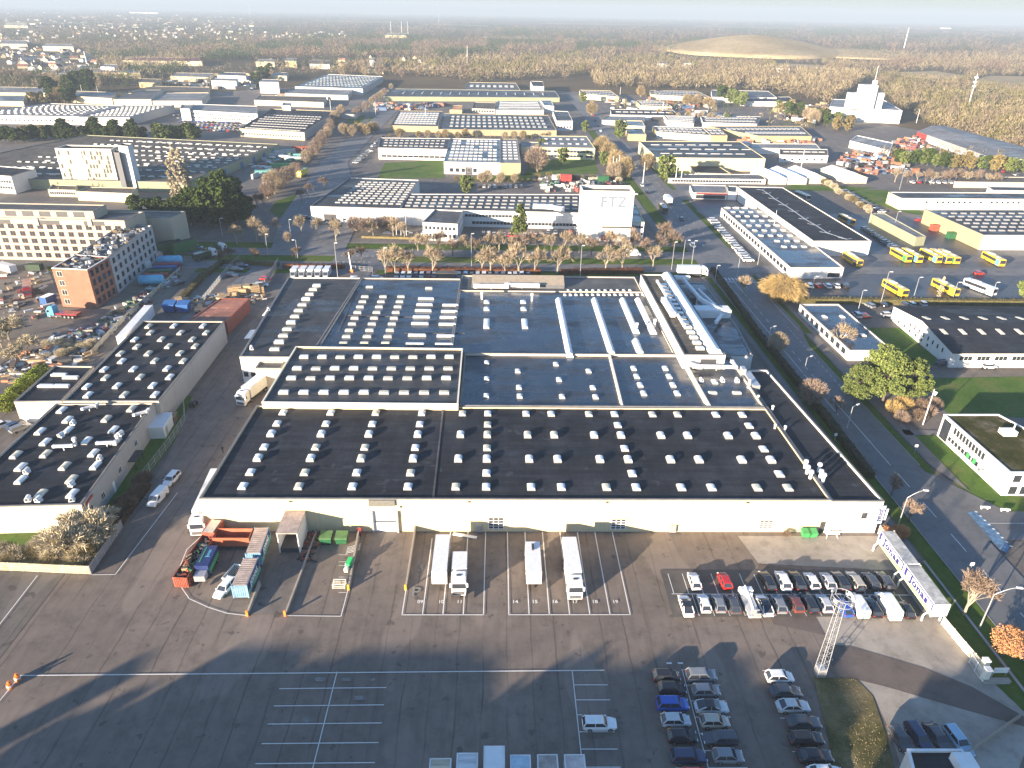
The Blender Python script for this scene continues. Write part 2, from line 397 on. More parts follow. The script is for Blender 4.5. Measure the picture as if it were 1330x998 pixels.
# painted markings
class Marks:
    def __init__(s): s.b = MB()
    def line(s, p, q, w=.15, z=.215):
        dx, dy = q[0]-p[0], q[1]-p[1]; l = hypot(dx, dy); nx, ny = -dy/l*w/2, dx/l*w/2
        s.b.face([(p[0]+nx, p[1]+ny, z), (p[0]-nx, p[1]-ny, z), (q[0]-nx, q[1]-ny, z), (q[0]+nx, q[1]+ny, z)][::1])
    def dash(s, p, q, on, off, w=.13, z=.215):
        l = hypot(q[0]-p[0], q[1]-p[1]); u = ((q[0]-p[0])/l, (q[1]-p[1])/l); t = 0
        while t < l:
            e = min(l, t+on); s.line((p[0]+u[0]*t, p[1]+u[1]*t), (p[0]+u[0]*e, p[1]+u[1]*e), w, z); t = e+off
def gp(x, y): v = G(x, y); return (v[0], v[1])
k = Marks()
# lorry bays, left block and right block
yb = gp(620, 800)[1]
for xs, x0 in ((-15.1, 4), (2.2, 6)):
    n = x0
    for i in range(n+1):
        top = 105.4 if not (x0 == 4 and i == 0) else 92.5
        if x0 == 4 and i == 1: top = 103.5
        k.line((xs+3.3*i, yb), (xs+3.3*i, top), .17)
    k.line((xs-.06, yb), (xs+3.3*n+.06, yb), .16)
# kerb-shaped line around the containers
pts = [(268, 692), (243, 715), (232, 742), (233, 760), (246, 779), (270, 790), (295, 798), (321, 801)]
for a, b_ in zip(pts, pts[1:]): k.line(gp(*a), gp(*b_), .15)
k.line(gp(370, 801), gp(443, 802), .14); k.line(gp(443, 802), gp(452, 768), .14)
for y in (722, 731, 736, 751, 771): k.line(gp(440, y), gp(452, y), .1)
# front yard grid at the bottom
k.line(gp(26, 879), gp(785, 872), .16)
k.line(gp(438, 874), gp(405, 1005), .13)
for x0, x1, y in ((363, 502, 896), (356, 499, 918.5), (348, 496, 942), (340, 492, 967.5), (332, 487, 993.5)): k.line(gp(x0, y), gp(x1, y-1.5), .13)
k.line(gp(743, 872), gp(757, 1002), .13)
for x1, y in ((789, 891), (792, 910.5), (0, 930), (798, 952), (802, 974.5), (806, 998)):
    k.line(gp(744+(y-872)*.105, y), gp(x1 or 756, y), .13)
# lorry lane line on the left and its corner
k.line(gp(231, 641), gp(150, 747.5), .14); k.line(gp(150, 747.5), gp(120, 748), .14); k.line(gp(49, 749), gp(-20, 838), .14)
k.line(gp(26, 880), gp(-5, 918), .13)
# car bays
k.line((29.8, 89.3), (70.6, 89.0), .13)
for i in range(17):
    x = 30.2+2.52*i
    k.line((x, 89.3), (x, 94.2 if x < 45 else 94.0), .11)
    if i < 16: k.line((x+.5, 89.1), (x+.55, 84.3), .11)
k.line(gp(886, 872), gp(920, 1000), .13)
for i in range(7):
    y = 871.5+19.8*i+.25*i*i
    a = gp(868, y); k.line((23.5, a[1]), (26.2 if i else 25, a[1]), .12); k.line((27.9, a[1]), (33.0, a[1]), .12)
    k.line(gp(990+i*7.7, y+1), gp(1004+i*8, y+1.6), .12)
for x in (45.9, 47.6): k.line((x-20, 74.9), (x-19.2, 74.9), .3)
k.line(gp(1080, 858), gp(1081, 858.3), .3)
# road markings on the main road
k.dash((87.1, 60), (86.4, 128), 5, 5, .16); k.line((86.4, 128), (86.2, 158), .14); k.dash((86.2, 160), (86.6, 200), 2.2, 2.8, .14)
k.line((84.2, 150), (84.2, 246), .14); k.dash((87.0, 203), (87, 232), 3, 3, .14); k.line((87, 232), (87, 246), .16)
k.dash((89.8, 240), (89.8, 256), 2, 2, .14); k.dash((91.2, 165), (91.6, 205), 1.4, 1.4, .12)
k.line((94.2, 203), (94.3, 250), .12); k.line((84.2, 247), (95, 247), .5)
for i in range(8): k.line((84.8+i*1.3, 248.5), (84.8+i*1.3, 251.5), .55)
k.dash((87.4, 292), (87.8, 620), 3, 5, .18); k.dash((83.6, 300), (83.6, 420), 3, 6, .14); k.dash((92, 300), (92.2, 460), 3, 6, .14)
for yy in (261.6, 278.6): k.dash((-250, yy), (-64, yy), 4, 8, .14); k.dash((-40, yy), (76, yy), 4, 8, .14)
k.dash((-62, 266), (-48, 266), 1, 1, .35); k.dash((-62, 273.6), (-48, 273.6), 1, 1, .35)
k.dash((-92, 300), (-104, 460), 4, 8, .14)
k.line((96, 108.2), (130, 108.2), .12)
struct('road_markings', k.b, LINE)
# worn writing in the bays: bay numbers and the old P numbers
def text_mesh(txt, size, depth=.01, bold=.0, spacing=1.0):
    c = bpy.data.curves.new('lettering', 'FONT'); c.body = txt; c.size = size; c.extrude = depth; c.align_x = 'CENTER'; c.align_y = 'CENTER'
    c.offset = bold; c.space_character = spacing; c.resolution_u = 3
    o = bpy.data.objects.new('lettering', c); COL.objects.link(o)
    dg = bpy.context.evaluated_depsgraph_get(); me = bpy.data.meshes.new_from_object(o.evaluated_get(dg))
    bpy.data.objects.remove(o); bpy.data.curves.remove(c); return me
def text_at(name, txt, size, m, parent, loc, rot, depth=.02, bold=0, spacing=1.0, scale=(1, 1, 1)):
    me = text_mesh(txt, size, depth, bold, spacing); me.materials.clear(); me.materials.append(m)
    o = bpy.data.objects.new(name, me); COL.objects.link(o)
    if parent: o.parent = parent; loc = Vector(loc)-Vector(chain(parent))
    o.location = loc; o.rotation_euler = rot; o.scale = scale; return o
for i, (x, t) in enumerate([(546, '09'), (573, '10'), (597, '11'), (669, '14'), (694.5, '15'), (720.5, '16'), (746.5, '17'), (772.5, '18'), (799, '19')]):
    v = G(x, 783); o = text_at('bay_number', t, 1.0, LINE, None, (v.x, v.y, .215), (0, 0, 0), .001, .02); tag(o, kind='structure')
for x, y, t, s_ in ((540, 771, 'P', 3.2), (546, 739, '3', 2.4)):
    v = G(x, y); o = text_at('ground_lettering', t, s_, WORN, None, (v.x, v.y, .214), (0, 0, 0), .001, .05); tag(o, kind='structure')
w = Marks()
for x, y, sx, sy in ((415, 884, 1.2, .5), (450, 884, 1.0, .4), (468, 908, 1.3, .5), (484, 884, .7, .3), (398, 937, 1.0, .5)):
    v = gp(x, y); w.b.face([(v[0]+sx*cos(t)*RND.uniform(.5, 1), v[1]+sy*sin(t)*RND.uniform(.6, 1), .213) for t in [i*pi/5 for i in range(10)]])
for i in range(120):
    x, y = gp(RND.uniform(300, 900), RND.uniform(810, 998)); s_ = RND.uniform(.04, .1); a = RND.uniform(0, 3)
    w.b.face([(x, y, .212), (x+s_*cos(a), y+s_*sin(a), .212), (x+s_*cos(a+1.2), y+s_*sin(a+1.2), .212)])
struct('worn_paint_marks', w.b, WORN)
b = MB(); v = Q([(1256, 667), (1266, 665), (1292, 688), (1311, 711), (1307, 720), (1297, 714), (1278, 692)]); b.poly(v, .212)
struct('cycle_lane', b, BLUELANE)
k = Marks()
for i in range(9): a = gp(1262+i*5.6, 666+i*5.6); k.line((a[0]+.6, a[1]), (a[0]+1.1, a[1]), .4)
struct('give_way_marks', k.b, LINE)
# the grassy landfill hill far off and low rises beyond it
def mound(name, cx, cy, rx, ry, h, m, n=26, flat=1.6):
    b = MB(); rows = []
    for j in range(9):
        t = j/8; row = []
        for i in range(n):
            a = 2*pi*i/n; rr = (1-t)*(1+.06*sin(3*a+1)+.04*sin(7*a))
            row.append((cx+rx*rr*cos(a), cy+ry*rr*sin(a), h*(1-(1-t)**flat)-(.5 if j == 0 else 0)))
        rows.append(row)
    b.loft(rows, 0, True); return struct(name, b, m, True)
mound('hill', 675, 2080, 262, 300, 42, HILLM, flat=1.5)
mound('hill_shoulder', 900, 2040, 190, 220, 15, HILLM, flat=1.8)
fl = MAT['dry_hill_grass']
sheet('field', [Q([(1150, 95), (1215, 93), (1260, 100), (1235, 106), (1180, 101)]), Q([(1250, 110), (1282, 99), (1420, 102), (1420, 122), (1290, 116)]), Q([(1000, 82), (1080, 86), (1070, 93), (1010, 92)])], .6, fl)
# ---------------------------------------------------------------- buildings
BM = {}
def skylight_mesh(w, l, h, key, m=None, dome=.35):
    """kerb and an arched acrylic top, base at z = 0, long side along Y"""
    k = ('sky', key)
    if k in BM: return BM[k]
    b = MB(); c = h*.45
    b.box(-w/2-.06, -l/2-.06, 0, w/2+.06, l/2+.06, c, 0)
    n = 6; secs = []
    for y, s_ in ((-l/2, .0), (-l/2+.18, 1), (l/2-.18, 1), (l/2, .0)):
        r = [(-w/2, y, c+.004)]
        for i in range(n+1):
            t = pi*i/n; r.append((-w/2*cos(t), y, c+.05+(h-c)*(sin(t)**.6 if 0 < i < n else 0)*(1 if s_ else .45)))
        r.append((w/2, y, c+.004)); secs.append(r)
    b.loft(secs, 1)
    me = b.mesh('skylight', [GALV, m or ACRYL]); BM[k] = me; return me
def flatlight_mesh(w, l, h, key, m=None):
    k = ('flat', key)
    if k in BM: return BM[k]
    b = MB(); b.box(-w/2, -l/2, 0, w/2, l/2, h*.7, 0)
    p = [(-w/2+.05, -l/2+.05), (w/2-.05, -l/2+.05), (w/2-.05, l/2-.05), (-w/2+.05, l/2-.05)]
    q = [(x*.9, y*.9) for x, y in p]
    b.hexa([(x, y, h*.7+.003) for x, y in p]+[(x, y, h) for x, y in q], 1)
    me = b.mesh('skylight', [GALV, m or ACRYL2]); BM[k] = me; return me
SK_N = skylight_mesh(1.45, 1.9, .6, 'n')
SK_N2 = skylight_mesh(1.45, 1.9, .6, 'n2', ACRYL2); SK_L2 = skylight_mesh(1.25, 2.5, .5, 'l2', ACRYL2)
SK_S = skylight_mesh(1.25, 1.7, .5, 's')
SK_L = skylight_mesh(1.25, 2.5, .5, 'l')
SK_FLAT = flatlight_mesh(2.3, 1.2, .55, 'f')
SK_FLATW = flatlight_mesh(2.3, 1.2, .7, 'fw', ACRYL)
SK_STRIP = flatlight_mesh(5.0, 1.1, .6, 'st', ACRYL)
SK_FAR = flatlight_mesh(2.4, 1.8, .6, 'far', WHITE)
SK_FAR2 = flatlight_mesh(3.2, 1.4, .5, 'far2', CREAM)
def poly_grow(q, d):
    """inset (d<0) or outset a convex quad"""
    n = len(q); out = []
    for i in range(n):
        p, c, r = Vector(q[i-1]), Vector(q[i]), Vector(q[(i+1) % n])
        e1 = (c-p).normalized(); e2 = (r-c).normalized()
        n1 = Vector((e1.y, -e1.x)); n2 = Vector((e2.y, -e2.x)); bis = (n1+n2); bis.normalize()
        out.append(tuple(c+bis*(d/max(.3, bis.dot(n1)))))
    return out
def bld(name, label, quad, h, wm, rm, par=.35, group=None, cat='building', z0=0, sides=None, rim=CAP, plinth=None):
    """walls with a parapet rim and a roof deck below it; corners given counter-clockwise from front-left"""
    cx = sum(p[0] for p in quad)/len(quad); cy = sum(p[1] for p in quad)/len(quad)
    r = thing(name, label, cat, (cx, cy, z0), 0, group)
    inn = poly_grow(quad, -.3); n = len(quad)
    mats = [wm]; ms = [0]*n
    if sides:
        for i, mm in sides.items():
            if mm not in mats: mats.append(mm)
            ms[i] = mats.index(mm)
    b = MB()
    for i in range(n):
        a, c = quad[i], quad[(i+1) % n]; ia, ic = inn[i], inn[(i+1) % n]
        b.face([(a[0], a[1], z0-.02), (c[0], c[1], z0-.02), (c[0], c[1], h), (a[0], a[1], h)], ms[i])
        b.face([(ic[0], ic[1], h-par-.05), (ia[0], ia[1], h-par-.05), (ia[0], ia[1], h), (ic[0], ic[1], h)], ms[i])
    b.build('wall', mats, r)
    b = MB(); o2 = poly_grow(quad, .05)
    for i in range(n):
        a, c = o2[i], o2[(i+1) % n]; ia, ic = inn[i], inn[(i+1) % n]
        for z in (h+.003, h+.09):
            b.face([(a[0], a[1], z), (c[0], c[1], z), (ic[0], ic[1], z), (ia[0], ia[1], z)])
        b.face([(a[0], a[1], h-.12), (c[0], c[1], h-.12), (c[0], c[1], h+.09), (a[0], a[1], h+.09)])
        b.face([(ic[0], ic[1], h), (ia[0], ia[1], h), (ia[0], ia[1], h+.09), (ic[0], ic[1], h+.09)])
    b.build('parapet', rim, r)
    b = MB(); b.poly(inn, h-par); b.build('roof', rm, r)
    return r
def bl(p, q, t): return (p[0]+(q[0]-p[0])*t, p[1]+(q[1]-p[1])*t)
def qpt(quad, u, v): return bl(bl(quad[0], quad[1], u), bl(quad[3], quad[2], u), v)
def skygrid(r, quad, z, nu, nv, me, u0=.06, u1=.94, v0=.1, v1=.9, rz=0, skip=0, stag=0, name='skylight'):
    """lights on a roof deck; beyond a hundred they stay one piece"""
    sp = []
    for j in range(nv):
        for i in range(nu):
            if skip and RND.random() < skip: continue
            u = u0+(u1-u0)*((i+.5+(stag if j % 2 else 0))/(nu+(stag and .5))); v = v0+(v1-v0)*(j+.5)/nv
            sp.append(qpt(quad, u, v))
    if len(sp) <= 100:
        for x, y in sp: put(me, name, r, (x, y, z), rz)
    else:
        for x, y in sp[:100]: put(me, name, r, (x, y, z), rz)
        b = MB(); ca, sa = cos(rz), sin(rz)
        for x, y in sp[100:]:
            n = len(b.v); b.v += [(x+v.co.x*ca-v.co.y*sa, y+v.co.x*sa+v.co.y*ca, z+v.co.z) for v in me.vertices]
            for p in me.polygons: b.f.append(tuple(n+i for i in p.vertices)); b.m.append(p.material_index)
        o = b.build(name, list(me.materials), r); o['kind'] = 'stuff'
def win_mesh(w, h, mull=1, key=None, fm=WHITE):
    k = ('win', w, h, mull, fm.name)
    if k in BM: return BM[k]
    b = MB(); t = .07   # in the XZ plane, facing -Y, centre at origin
    for x0, x1, z0, z1 in ((-w/2-t, -w/2, -h/2-t, h/2+t), (w/2, w/2+t, -h/2-t, h/2+t), (-w/2, w/2, h/2, h/2+t), (-w/2, w/2, -h/2-t, -h/2)):
        b.box(x0, -.07, z0, x1, -.004, z1, 0)
    for i in range(1, mull+1):
        x = -w/2+w*i/(mull+1); b.box(x-t/2, -.06, -h/2, x+t/2, -.031, h/2, 0)
    fr = b; b = MB(); b.box(-w/2, -.03, -h/2, w/2, -.006, h/2)
    BM[k] = (fr.mesh('window', fm), b.mesh('pane', GLASS)); return BM[k]
def win_put(me, parent, loc, rz=0, name='window'):
    o = put(me[0], name, parent, loc, rz); put(me[1], 'pane', o, (0, 0, 0), world=False); return o
def facade(r, a, c, z, n, w, h, mull=0, fm=WHITE, t0=.04, t1=.96, skip=0, name='window'):
    me = win_mesh(w, h, mull, fm=fm); an = atan2(c[1]-a[1], c[0]-a[0])
    for i in range(n):
        if skip and RND.random() < skip: continue
        p = bl(a, c, t0+(t1-t0)*(i+.5)/n); win_put(me, r, (p[0], p[1], z), an, name)
def panel(r, name, a, c, t0, t1, z0, z1, m, out=.05):
    """flat fitting on a wall: door, shutter, canopy band"""
    p, q = bl(a, c, t0), bl(a, c, t1); an = atan2(q[1]-p[1], q[0]-p[0]); nx, ny = sin(an), -cos(an)
    b = MB(); o = out; e = .003
    b.hexa([(p[0]+nx*o, p[1]+ny*o, z0), (q[0]+nx*o, q[1]+ny*o, z0), (q[0]+nx*e, q[1]+ny*e, z0), (p[0]+nx*e, p[1]+ny*e, z0),
            (p[0]+nx*o, p[1]+ny*o, z1), (q[0]+nx*o, q[1]+ny*o, z1), (q[0]+nx*e, q[1]+ny*e, z1), (p[0]+nx*e, p[1]+ny*e, z1)])
    return b.build(name, m, r)
def vent_mesh():
    if 'vent' in BM: return BM['vent']
    b = MB(); b.tube((0, 0, 0), (0, 0, 1.5), .32, .32, 8); b.tube((0, 0, 1.5), (0, 0, 1.9), .5, .42, 8)
    BM['vent'] = b.mesh('roof_vent', WHITE); return BM['vent']
def fan_mesh():
    if 'fan' in BM: return BM['fan']
    b = MB(); b.box(-.5, -.5, 0, .5, .5, .4); b.tube((0, -.7, .7), (0, .6, .7), .38, .38, 10); b.tube((0, -.73, .7), (0, -.72, .7), .25, .25, 10, 1)
    BM['fan'] = b.mesh('roof_fan', [WHITE, DARK]); return BM['fan']
def duct(r, pts, w=.7, m=WHITE, name='roof_duct'):
    b = MB()
    for p, q in zip(pts, pts[1:]): b.bar(p, q, w)
    for p in pts: b.box(p[0]-w*.55, p[1]-w*.55, p[2]-w*.55, p[0]+w*.55, p[1]+w*.55, p[2]+w*.55)
    for p, q in zip(pts, pts[1:]):
        c = (Vector(p)+Vector(q))/2; b.box(c.x-.08, c.y-.08, c.z-1.1, c.x+.08, c.y+.08, c.z-.2)
    return b.build(name, m, r)

# --- the big warehouse in the middle: halls with their own roofs
HF = [(-54, 105.6), (62.2, 105.6), (61.6, 140), (-54, 140)]
hall = bld('warehouse_hall', 'long cream-walled dark-roofed warehouse hall facing the lorry bays', HF, 7.6, W_CREAM, R_DARK, .3, cat='warehouse')
zr = 7.3
rows = [537, 551.3, 565, 581.7, 596.5, 614.4, 632.3]
rowY = [G(600, y+1, zr)[1] for y in rows]
def colX(p1, y1, p7, y7): return G(p1, y1, zr)[0], G(p7, y7, zr)[0]
full = [((366, 537), (314, 632)), ((428, 538), (387, 632)), ((487, 538), (457, 632)), ((547.5, 537), (529.5, 632)), ((633.5, 538), (631.5, 632)), ((799, 539), (827, 633)), ((965.5, 539.5), (1025, 633.5))]
half = [((600.5, 537), (592, 631)), ((683.5, 539), (690, 632)), ((716.3, 539), (729.3, 632)), ((765.5, 539), (788, 632)), ((848.5, 539.5), (886, 634)), ((881.5, 540), (925.5, 634)), ((931.5, 540), (985, 634))]
for fl_, st in ((full, 1), (half, 2)):
    for p, q in fl_:
        xa, xb = G(p[0], p[1], 7.8)[0], G(q[0], q[1], 7.8)[0]
        for i in range(0, 7, st):
            big = (i % 2 == 0 and i not in (0, 6))
            put(SK_N if RND.random() < .7 else SK_N2, 'skylight', hall, (xa+(xb-xa)*i/6, rowY[i], zr), 0, (1, 1, 1.25 if big else .8))
b = MB()
for x0, x1 in ((575.5, 563),): 
    a_ = G(x0, 531, zr); c_ = G(x1, 645, zr); b.bar((a_.x, 139.6, zr+.06), (c_.x, 106, zr+.06), .35, 0, .14)
b.build('roof_expansion_joint', R_GREY, hall)
A0, A1 = HF[0], HF[1]
def tx(px, a=A0, c=A1, y=690): return (G(px, y)[0]-a[0])/(c[0]-a[0])
# canopy shed over the door, sectional door, dock fittings
panel(hall, 'corrugated_canopy', A0, A1, tx(483), tx(516), 6.2, 7.5, MAT['grey_felt_roof'] if 0 else mat('ribbed_sheet', (.15, .145, .13), .5, .2, 3), .35)
panel(hall, 'loading_door', A0, A1, tx(487), tx(517), .15, 5.2, WHITE, .06)
panel(hall, 'door_window_band', A0, A1, tx(489), tx(516), 2.3, 2.6, GLASS, .075)
for px in (486, 518): panel(hall, 'door_jamb', A0, A1, tx(px-1.2), tx(px+1.2), .1, 5.0, GALV, .5)
def louvre(px0, px1, z0, z1):
    panel(hall, 'louvre_window', A0, A1, tx(px0), tx(px1), z0, z1, DARK, .06)
    for i in range(4):
        zz = z0+(z1-z0)*(i+.1)/4; panel(hall, 'louvre_slat', A0, A1, tx(px0), tx(px1), zz, zz+.12, WHITE, .10)
    for j in (0, .33, .66, 1):
        px = px0+(px1-px0)*j; panel(hall, 'louvre_frame', A0, A1, tx(px-.5), tx(px+.5), z0, z1, WHITE, .11)
louvre(634.5, 654, .7, 3.3); louvre(792.5, 811, .7, 3.0); louvre(983, 1000, .8, 2.7)
for px in (384, 610, 784.5, 962): panel(hall, 'wall_lamp', A0, A1, tx(px-1.6), tx(px+1.6), 7.0, 7.2, DARK, .25)
for px in (623, 872): panel(hall, 'dock_leveller', A0, A1, tx(px-4), tx(px+4), .3, 1.9, GALV, .5)
panel(hall, 'alarm_box', A0, A1, tx(522), tx(524), 5.7, 6.1, DARK, .15)
# right annex
AN = [(62.35, 105.4), (72.1, 105.4), (68.6, 160), (61.75, 160)]
annex = bld('warehouse_annex', 'white fronted annex with black felt roof beside the main road', AN, 7.5, W_WHITE, R_DARK, .45, cat='warehouse')
fa, fb = AN[0], AN[1]
def ta(px): return (G(px, 692)[0]-fa[0])/(fb[0]-fa[0])
win_put(win_mesh(1.0, 1.3, 0, fm=GALV), annex, (bl(fa, fb, ta(1115))[0], 105.4, 4.2), 0)
panel(annex, 'door', fa, fb, ta(1062), ta(1068), .1, 2.6, DARK, .05)
for pxs in ((913, 1),): pass
for pt in [(905, 745), (920, 790), (947, 830), (1016, 770), (1027, 825), (1050, 855)]:
    v = G(900+pt[0]/6.24, 480+(pt[1]+60)/6.24, 7.1); put(vent_mesh(), 'roof_vent', annex, (v.x, v.y, 7.05), 0, (1, 1, 1.1))
for x, y in ((984, 520), (1003, 533.5), (1019, 560), (1006, 558)): v = G(x, y, 7.05); put(vent_mesh(), 'roof_vent', annex, (v.x, v.y, 7.05), 0, (.7, .7, .7))
v = G(975, 497, 7.05); b = MB(); b.box(v.x-.9, v.y-4, 7.06, v.x+.9, v.y+4, 8.3); b.tube((v.x-1.5, v.y-3, 7.06), (v.x-1.5, v.y-3, 9.6), .5, .4, 8); b.box(v.x-1.6, v.y+2.5, 7.06, v.x-.6, v.y+4.5, 9.4); b.build('air_handler', GALV, annex)
s_ = MB(); v = bl(fa, fb, ta(1136)); s_.box(v[0]-.55, 105.28, 2.3, v[0]+.55, 105.385, 6.6); s_.build('sign_panel', WHITE, annex)
s_ = MB(); x0 = v[0]
for a_, c_ in (((x0-.55, 2.3), (x0+.55, 2.45)), ((x0-.55, 6.45), (x0+.55, 6.6)), ((x0-.55, 2.45), (x0-.45, 6.45)), ((x0+.45, 2.45), (x0+.55, 6.45))): s_.box(a_[0], 105.25, a_[1], c_[0], 105.278, c_[1])
s_.build('sign_frame', NAVY, annex)
text_at('sign_lettering', 'Jonas', 1.35, NAVY, annex, (x0-.03, 105.26, 4.3), (pi/2, pi/2, 0), .02, .04)
s_ = MB(); s_.box(72.2, 105.6, 3.0, 73.6, 105.7, 5.6); s_.build('side_sign', WHITE, annex)
# raised hall to the left
RL = [(-52.4, 139.2), (-8.6, 138.8), (-8.9, 168.4), (-52.3, 168.9)]
raised = bld('raised_hall', 'raised dark-roofed hall with four rows of wide roof lights', RL, 8.9, W_CREAM, R_MID, .35, cat='warehouse', rim=CREAM)
for ry, (xa, xb), n in ((463.5, (395, 583.5), 9), (478.3, (386, 582), 9), (491, (378.5, 579.5), 9), (509.5, (368.5, 577), 9)):
    for i in range(n):
        p = G(xa+(xb-xa)*i/(n-1), ry, 8.9); put(SK_FLATW if RND.random() < .5 else SK_FLAT, 'skylight', raised, (p.x, p.y, 8.55))
# middle halls, lower, wet roofs
MH = [(-8.4, 140.2), (61.3, 140.2), (61.3, 168.2), (-8.4, 168.2)]
mid = bld('middle_hall', 'low middle hall with blue-black wet roof and scattered square roof lights', MH, 7.75, W_BEIGE, R_WET, .6, cat='warehouse')
for x, y in [(672.5, 482), (674, 503), (675, 514.5), (722, 473), (726, 493), (730, 515), (764.5, 482), (770, 503.5), (773.5, 515.5), (632, 471), (632, 492), (631.5, 514)]:
    v = G(x, y, 7.4); put(SK_S, 'skylight', mid, (v.x, v.y, 7.15))
for x, y in [(823, 478.5), (827, 489), (831.5, 500), (836, 511), (864, 478.5), (869, 489), (874, 500), (879.5, 511), (928, 496)]:
    v = G(x, y, 7.4); put(SK_L, 'skylight', mid, (v.x, v.y, 7.15), 0, (1, .8, 1))
for x, y in [(906.5, 478), (936, 478), (925.5, 510.5), (957, 510.5)]:
    v = G(x, y, 7.4); put(SK_FLAT, 'skylight', mid, (v.x, v.y, 7.15), 0, (.9, .8, 1))
for x, y in [(910.5, 496), (938, 495.5), (957, 496)]: v = G(x, y, 7.2); put(fan_mesh(), 'roof_fan', mid, (v.x, v.y, 7.15))
for pa, pb, w_ in (((792, 462), (808, 527), .5), ((886, 466), (921, 528), .9)):
    b = MB(); a_ = G(*pa, 7.6); c_ = G(*pb, 7.6); b.bar((a_.x, min(a_.y, 167.8), 7.45), (c_.x, max(c_.y, 140.7), 7.45), w_, 0, .6); b.build('fire_wall', CREAM, mid)
# back halls
RB1 = [(-66, 165.6), (-52.6, 165.6), (-48, 169.2), (-45.5, 227), (-69.6, 227)]
rl = bld('rear_left_hall', 'rear left hall with white end wall and single slanting row of roof lights', RB1, 7.5, W_WHITE, R_MID, .3, cat='warehouse')
a0, a1 = RB1[0], RB1[1]
for px in (326.5, 335.5): p = G(px, 478, 2.2); win_put(win_mesh(1.1, 1.3, 0, fm=GALV), rl, (p.x, 165.6, 2.4), 0)
for i in range(12):
    t = i/11; x = 357+(411.5-357)*t**.93; y = 453.5+(371.5-453.5)*(1-(1-t)**1.2)
    v = G(x, y, 7.5); put(SK_FLATW if i in (1, 4, 8, 11) else SK_FLAT, 'skylight', rl, (v.x, v.y, 7.2), 0, (1.15, 1.1, 1.2))
for x, y in ((327, 454), (349, 404)): v = G(x, y, 7.2); put(fan_mesh(), 'roof_fan', rl, (v.x, v.y, 7.2), .3)
b = MB()
for xx in (-67.2, -68.6): pass
for x, y, in ((355, 405), (333, 434)):
    v = G(x, y, 3.6); b.hexa([(v.x-2.6, v.y-3, 3.4), (v.x, v.y-3, 3.6), (v.x, v.y+3, 3.6), (v.x-2.6, v.y+3, 3.4), (v.x-2.6, v.y-3, 3.55), (v.x, v.y-3, 3.8), (v.x, v.y+3, 3.8), (v.x-2.6, v.y+3, 3.55)])
b.build('side_canopy', WHITE, rl)
ld = bld('loading_house', 'beige loading house on the white end wall where the trailer backs in', [(-61.0, 161.6), (-54.6, 161.6), (-54.6, 165.4), (-61.0, 165.4)], 6.2, W_BEIGE, R_GREY, .2, cat='loading bay')
RB2 = [(-47.3, 169.3), (-12.2, 169.3), (-12.2, 227), (-45.2, 227)]
rc = bld('rear_centre_hall', 'rear centre hall with patchy wet roof, three columns of small roof lights', RB2, 7.5, W_BEIGE, R_WET, .3, cat='warehouse')
s_ = 4.156
for x, y in [(665, 51), (985, 58), (640, 103), (738, 103), (835, 103), (627, 130), (727, 130), (827, 130), (614, 158), (716, 158), (817, 158), (600, 188), (703, 188), (807, 188), (585, 219), (690, 219), (797, 219), (571, 250), (678, 250), (786, 250), (555, 284), (665, 284), (775, 284), (540, 318), (652, 318), (763, 318), (524, 354), (637, 354), (751, 354)]:
    v = G(320+x/s_, 360+y/s_, 7.6); put(SK_FLAT, 'skylight', rc, (v.x, v.y, 7.2))
for x, y in [(970, 115), (962, 147), (955, 179), (945, 213), (937, 249), (922, 312), (910, 360), (1102, 150), (1096, 184), (1090, 216), (1085, 253), (1076, 316), (1068, 362)]:
    v = G(320+x/s_, 360+y/s_, 7.6); put(SK_STRIP, 'skylight', rc, (v.x, v.y, 7.2))
b = MB()
for pa, pb in (((467, 365), (452, 403)), ((452, 403), (440, 430)), ((452, 410), (538, 412)), ((525, 433), (604, 433))):
    p_, q_ = G(*pa, 7.25), G(*pb, 7.25); b.bar((p_.x, p_.y, 7.27), (q_.x, q_.y, 7.27), .4, 0, .15)
b.build('roof_joint', R_GREY, rc)
RB3 = [(-12, 168.7), (47, 168.7), (47, 216), (-12, 216)]
rr = bld('rear_wide_hall', 'rear hall with blue wet roof and long white glazed ridges', RB3, 7.5, W_BEIGE, R_WET, .3, cat='warehouse')
def ridge(r, x, y0, y1, w, z, h=.9, name='glazed_ridge', m=None):
    b = MB(); secs = []
    for y in (y0, y0+.4, y1-.4, y1):
        k = .35 if y in (y0, y1) else 1
        secs.append([(x-w/2, y, z), (x-w/2, y, z+.3), (x-w*.3, y, z+.3+h*k*.75), (x, y, z+.3+h*k), (x+w*.3, y, z+.3+h*k*.75), (x+w/2, y, z+.3), (x+w/2, y, z)])
    b.loft([q for q in secs]); return b.build(name, m or mat('glazed_ridge_sheet', (.62, .68, .72), .3, .12, 2), r)
for (xa, ya), (xb, yb_) in (((725, 388), (741, 462)), ((771.5, 388), (796, 460)), ((809, 388), (826, 431)), ((829, 388), (848, 432)), ((824, 441), (834, 459))):
    p_, q_ = G(xa, ya, 7.8), G(xb, yb_, 7.8); ridge(rr, (p_.x+q_.x)/2, q_.y, p_.y, 1.9, 7.2)
for x, y, l in ((632, 392, 1), (632, 401, 1), (632, 420, 3), (679.5, 392, 1), (680, 401, 1), (681.5, 420, 3)):
    v = G(x, y, 7.5); put(SK_S, 'skylight', rr, (v.x, v.y, 7.2), 0, (1.3, l*1.3, 1))
for x, y in ((626, 389), (691, 391), (826.5, 430), (850, 425)): v = G(x, y, 7.2); put(vent_mesh(), 'roof_vent', rr, (v.x, v.y, 7.2), 0, (1, 1, 1.3))
RB4 = [(-12, 216.2), (47, 216.2), (47, 231), (-12, 231)]
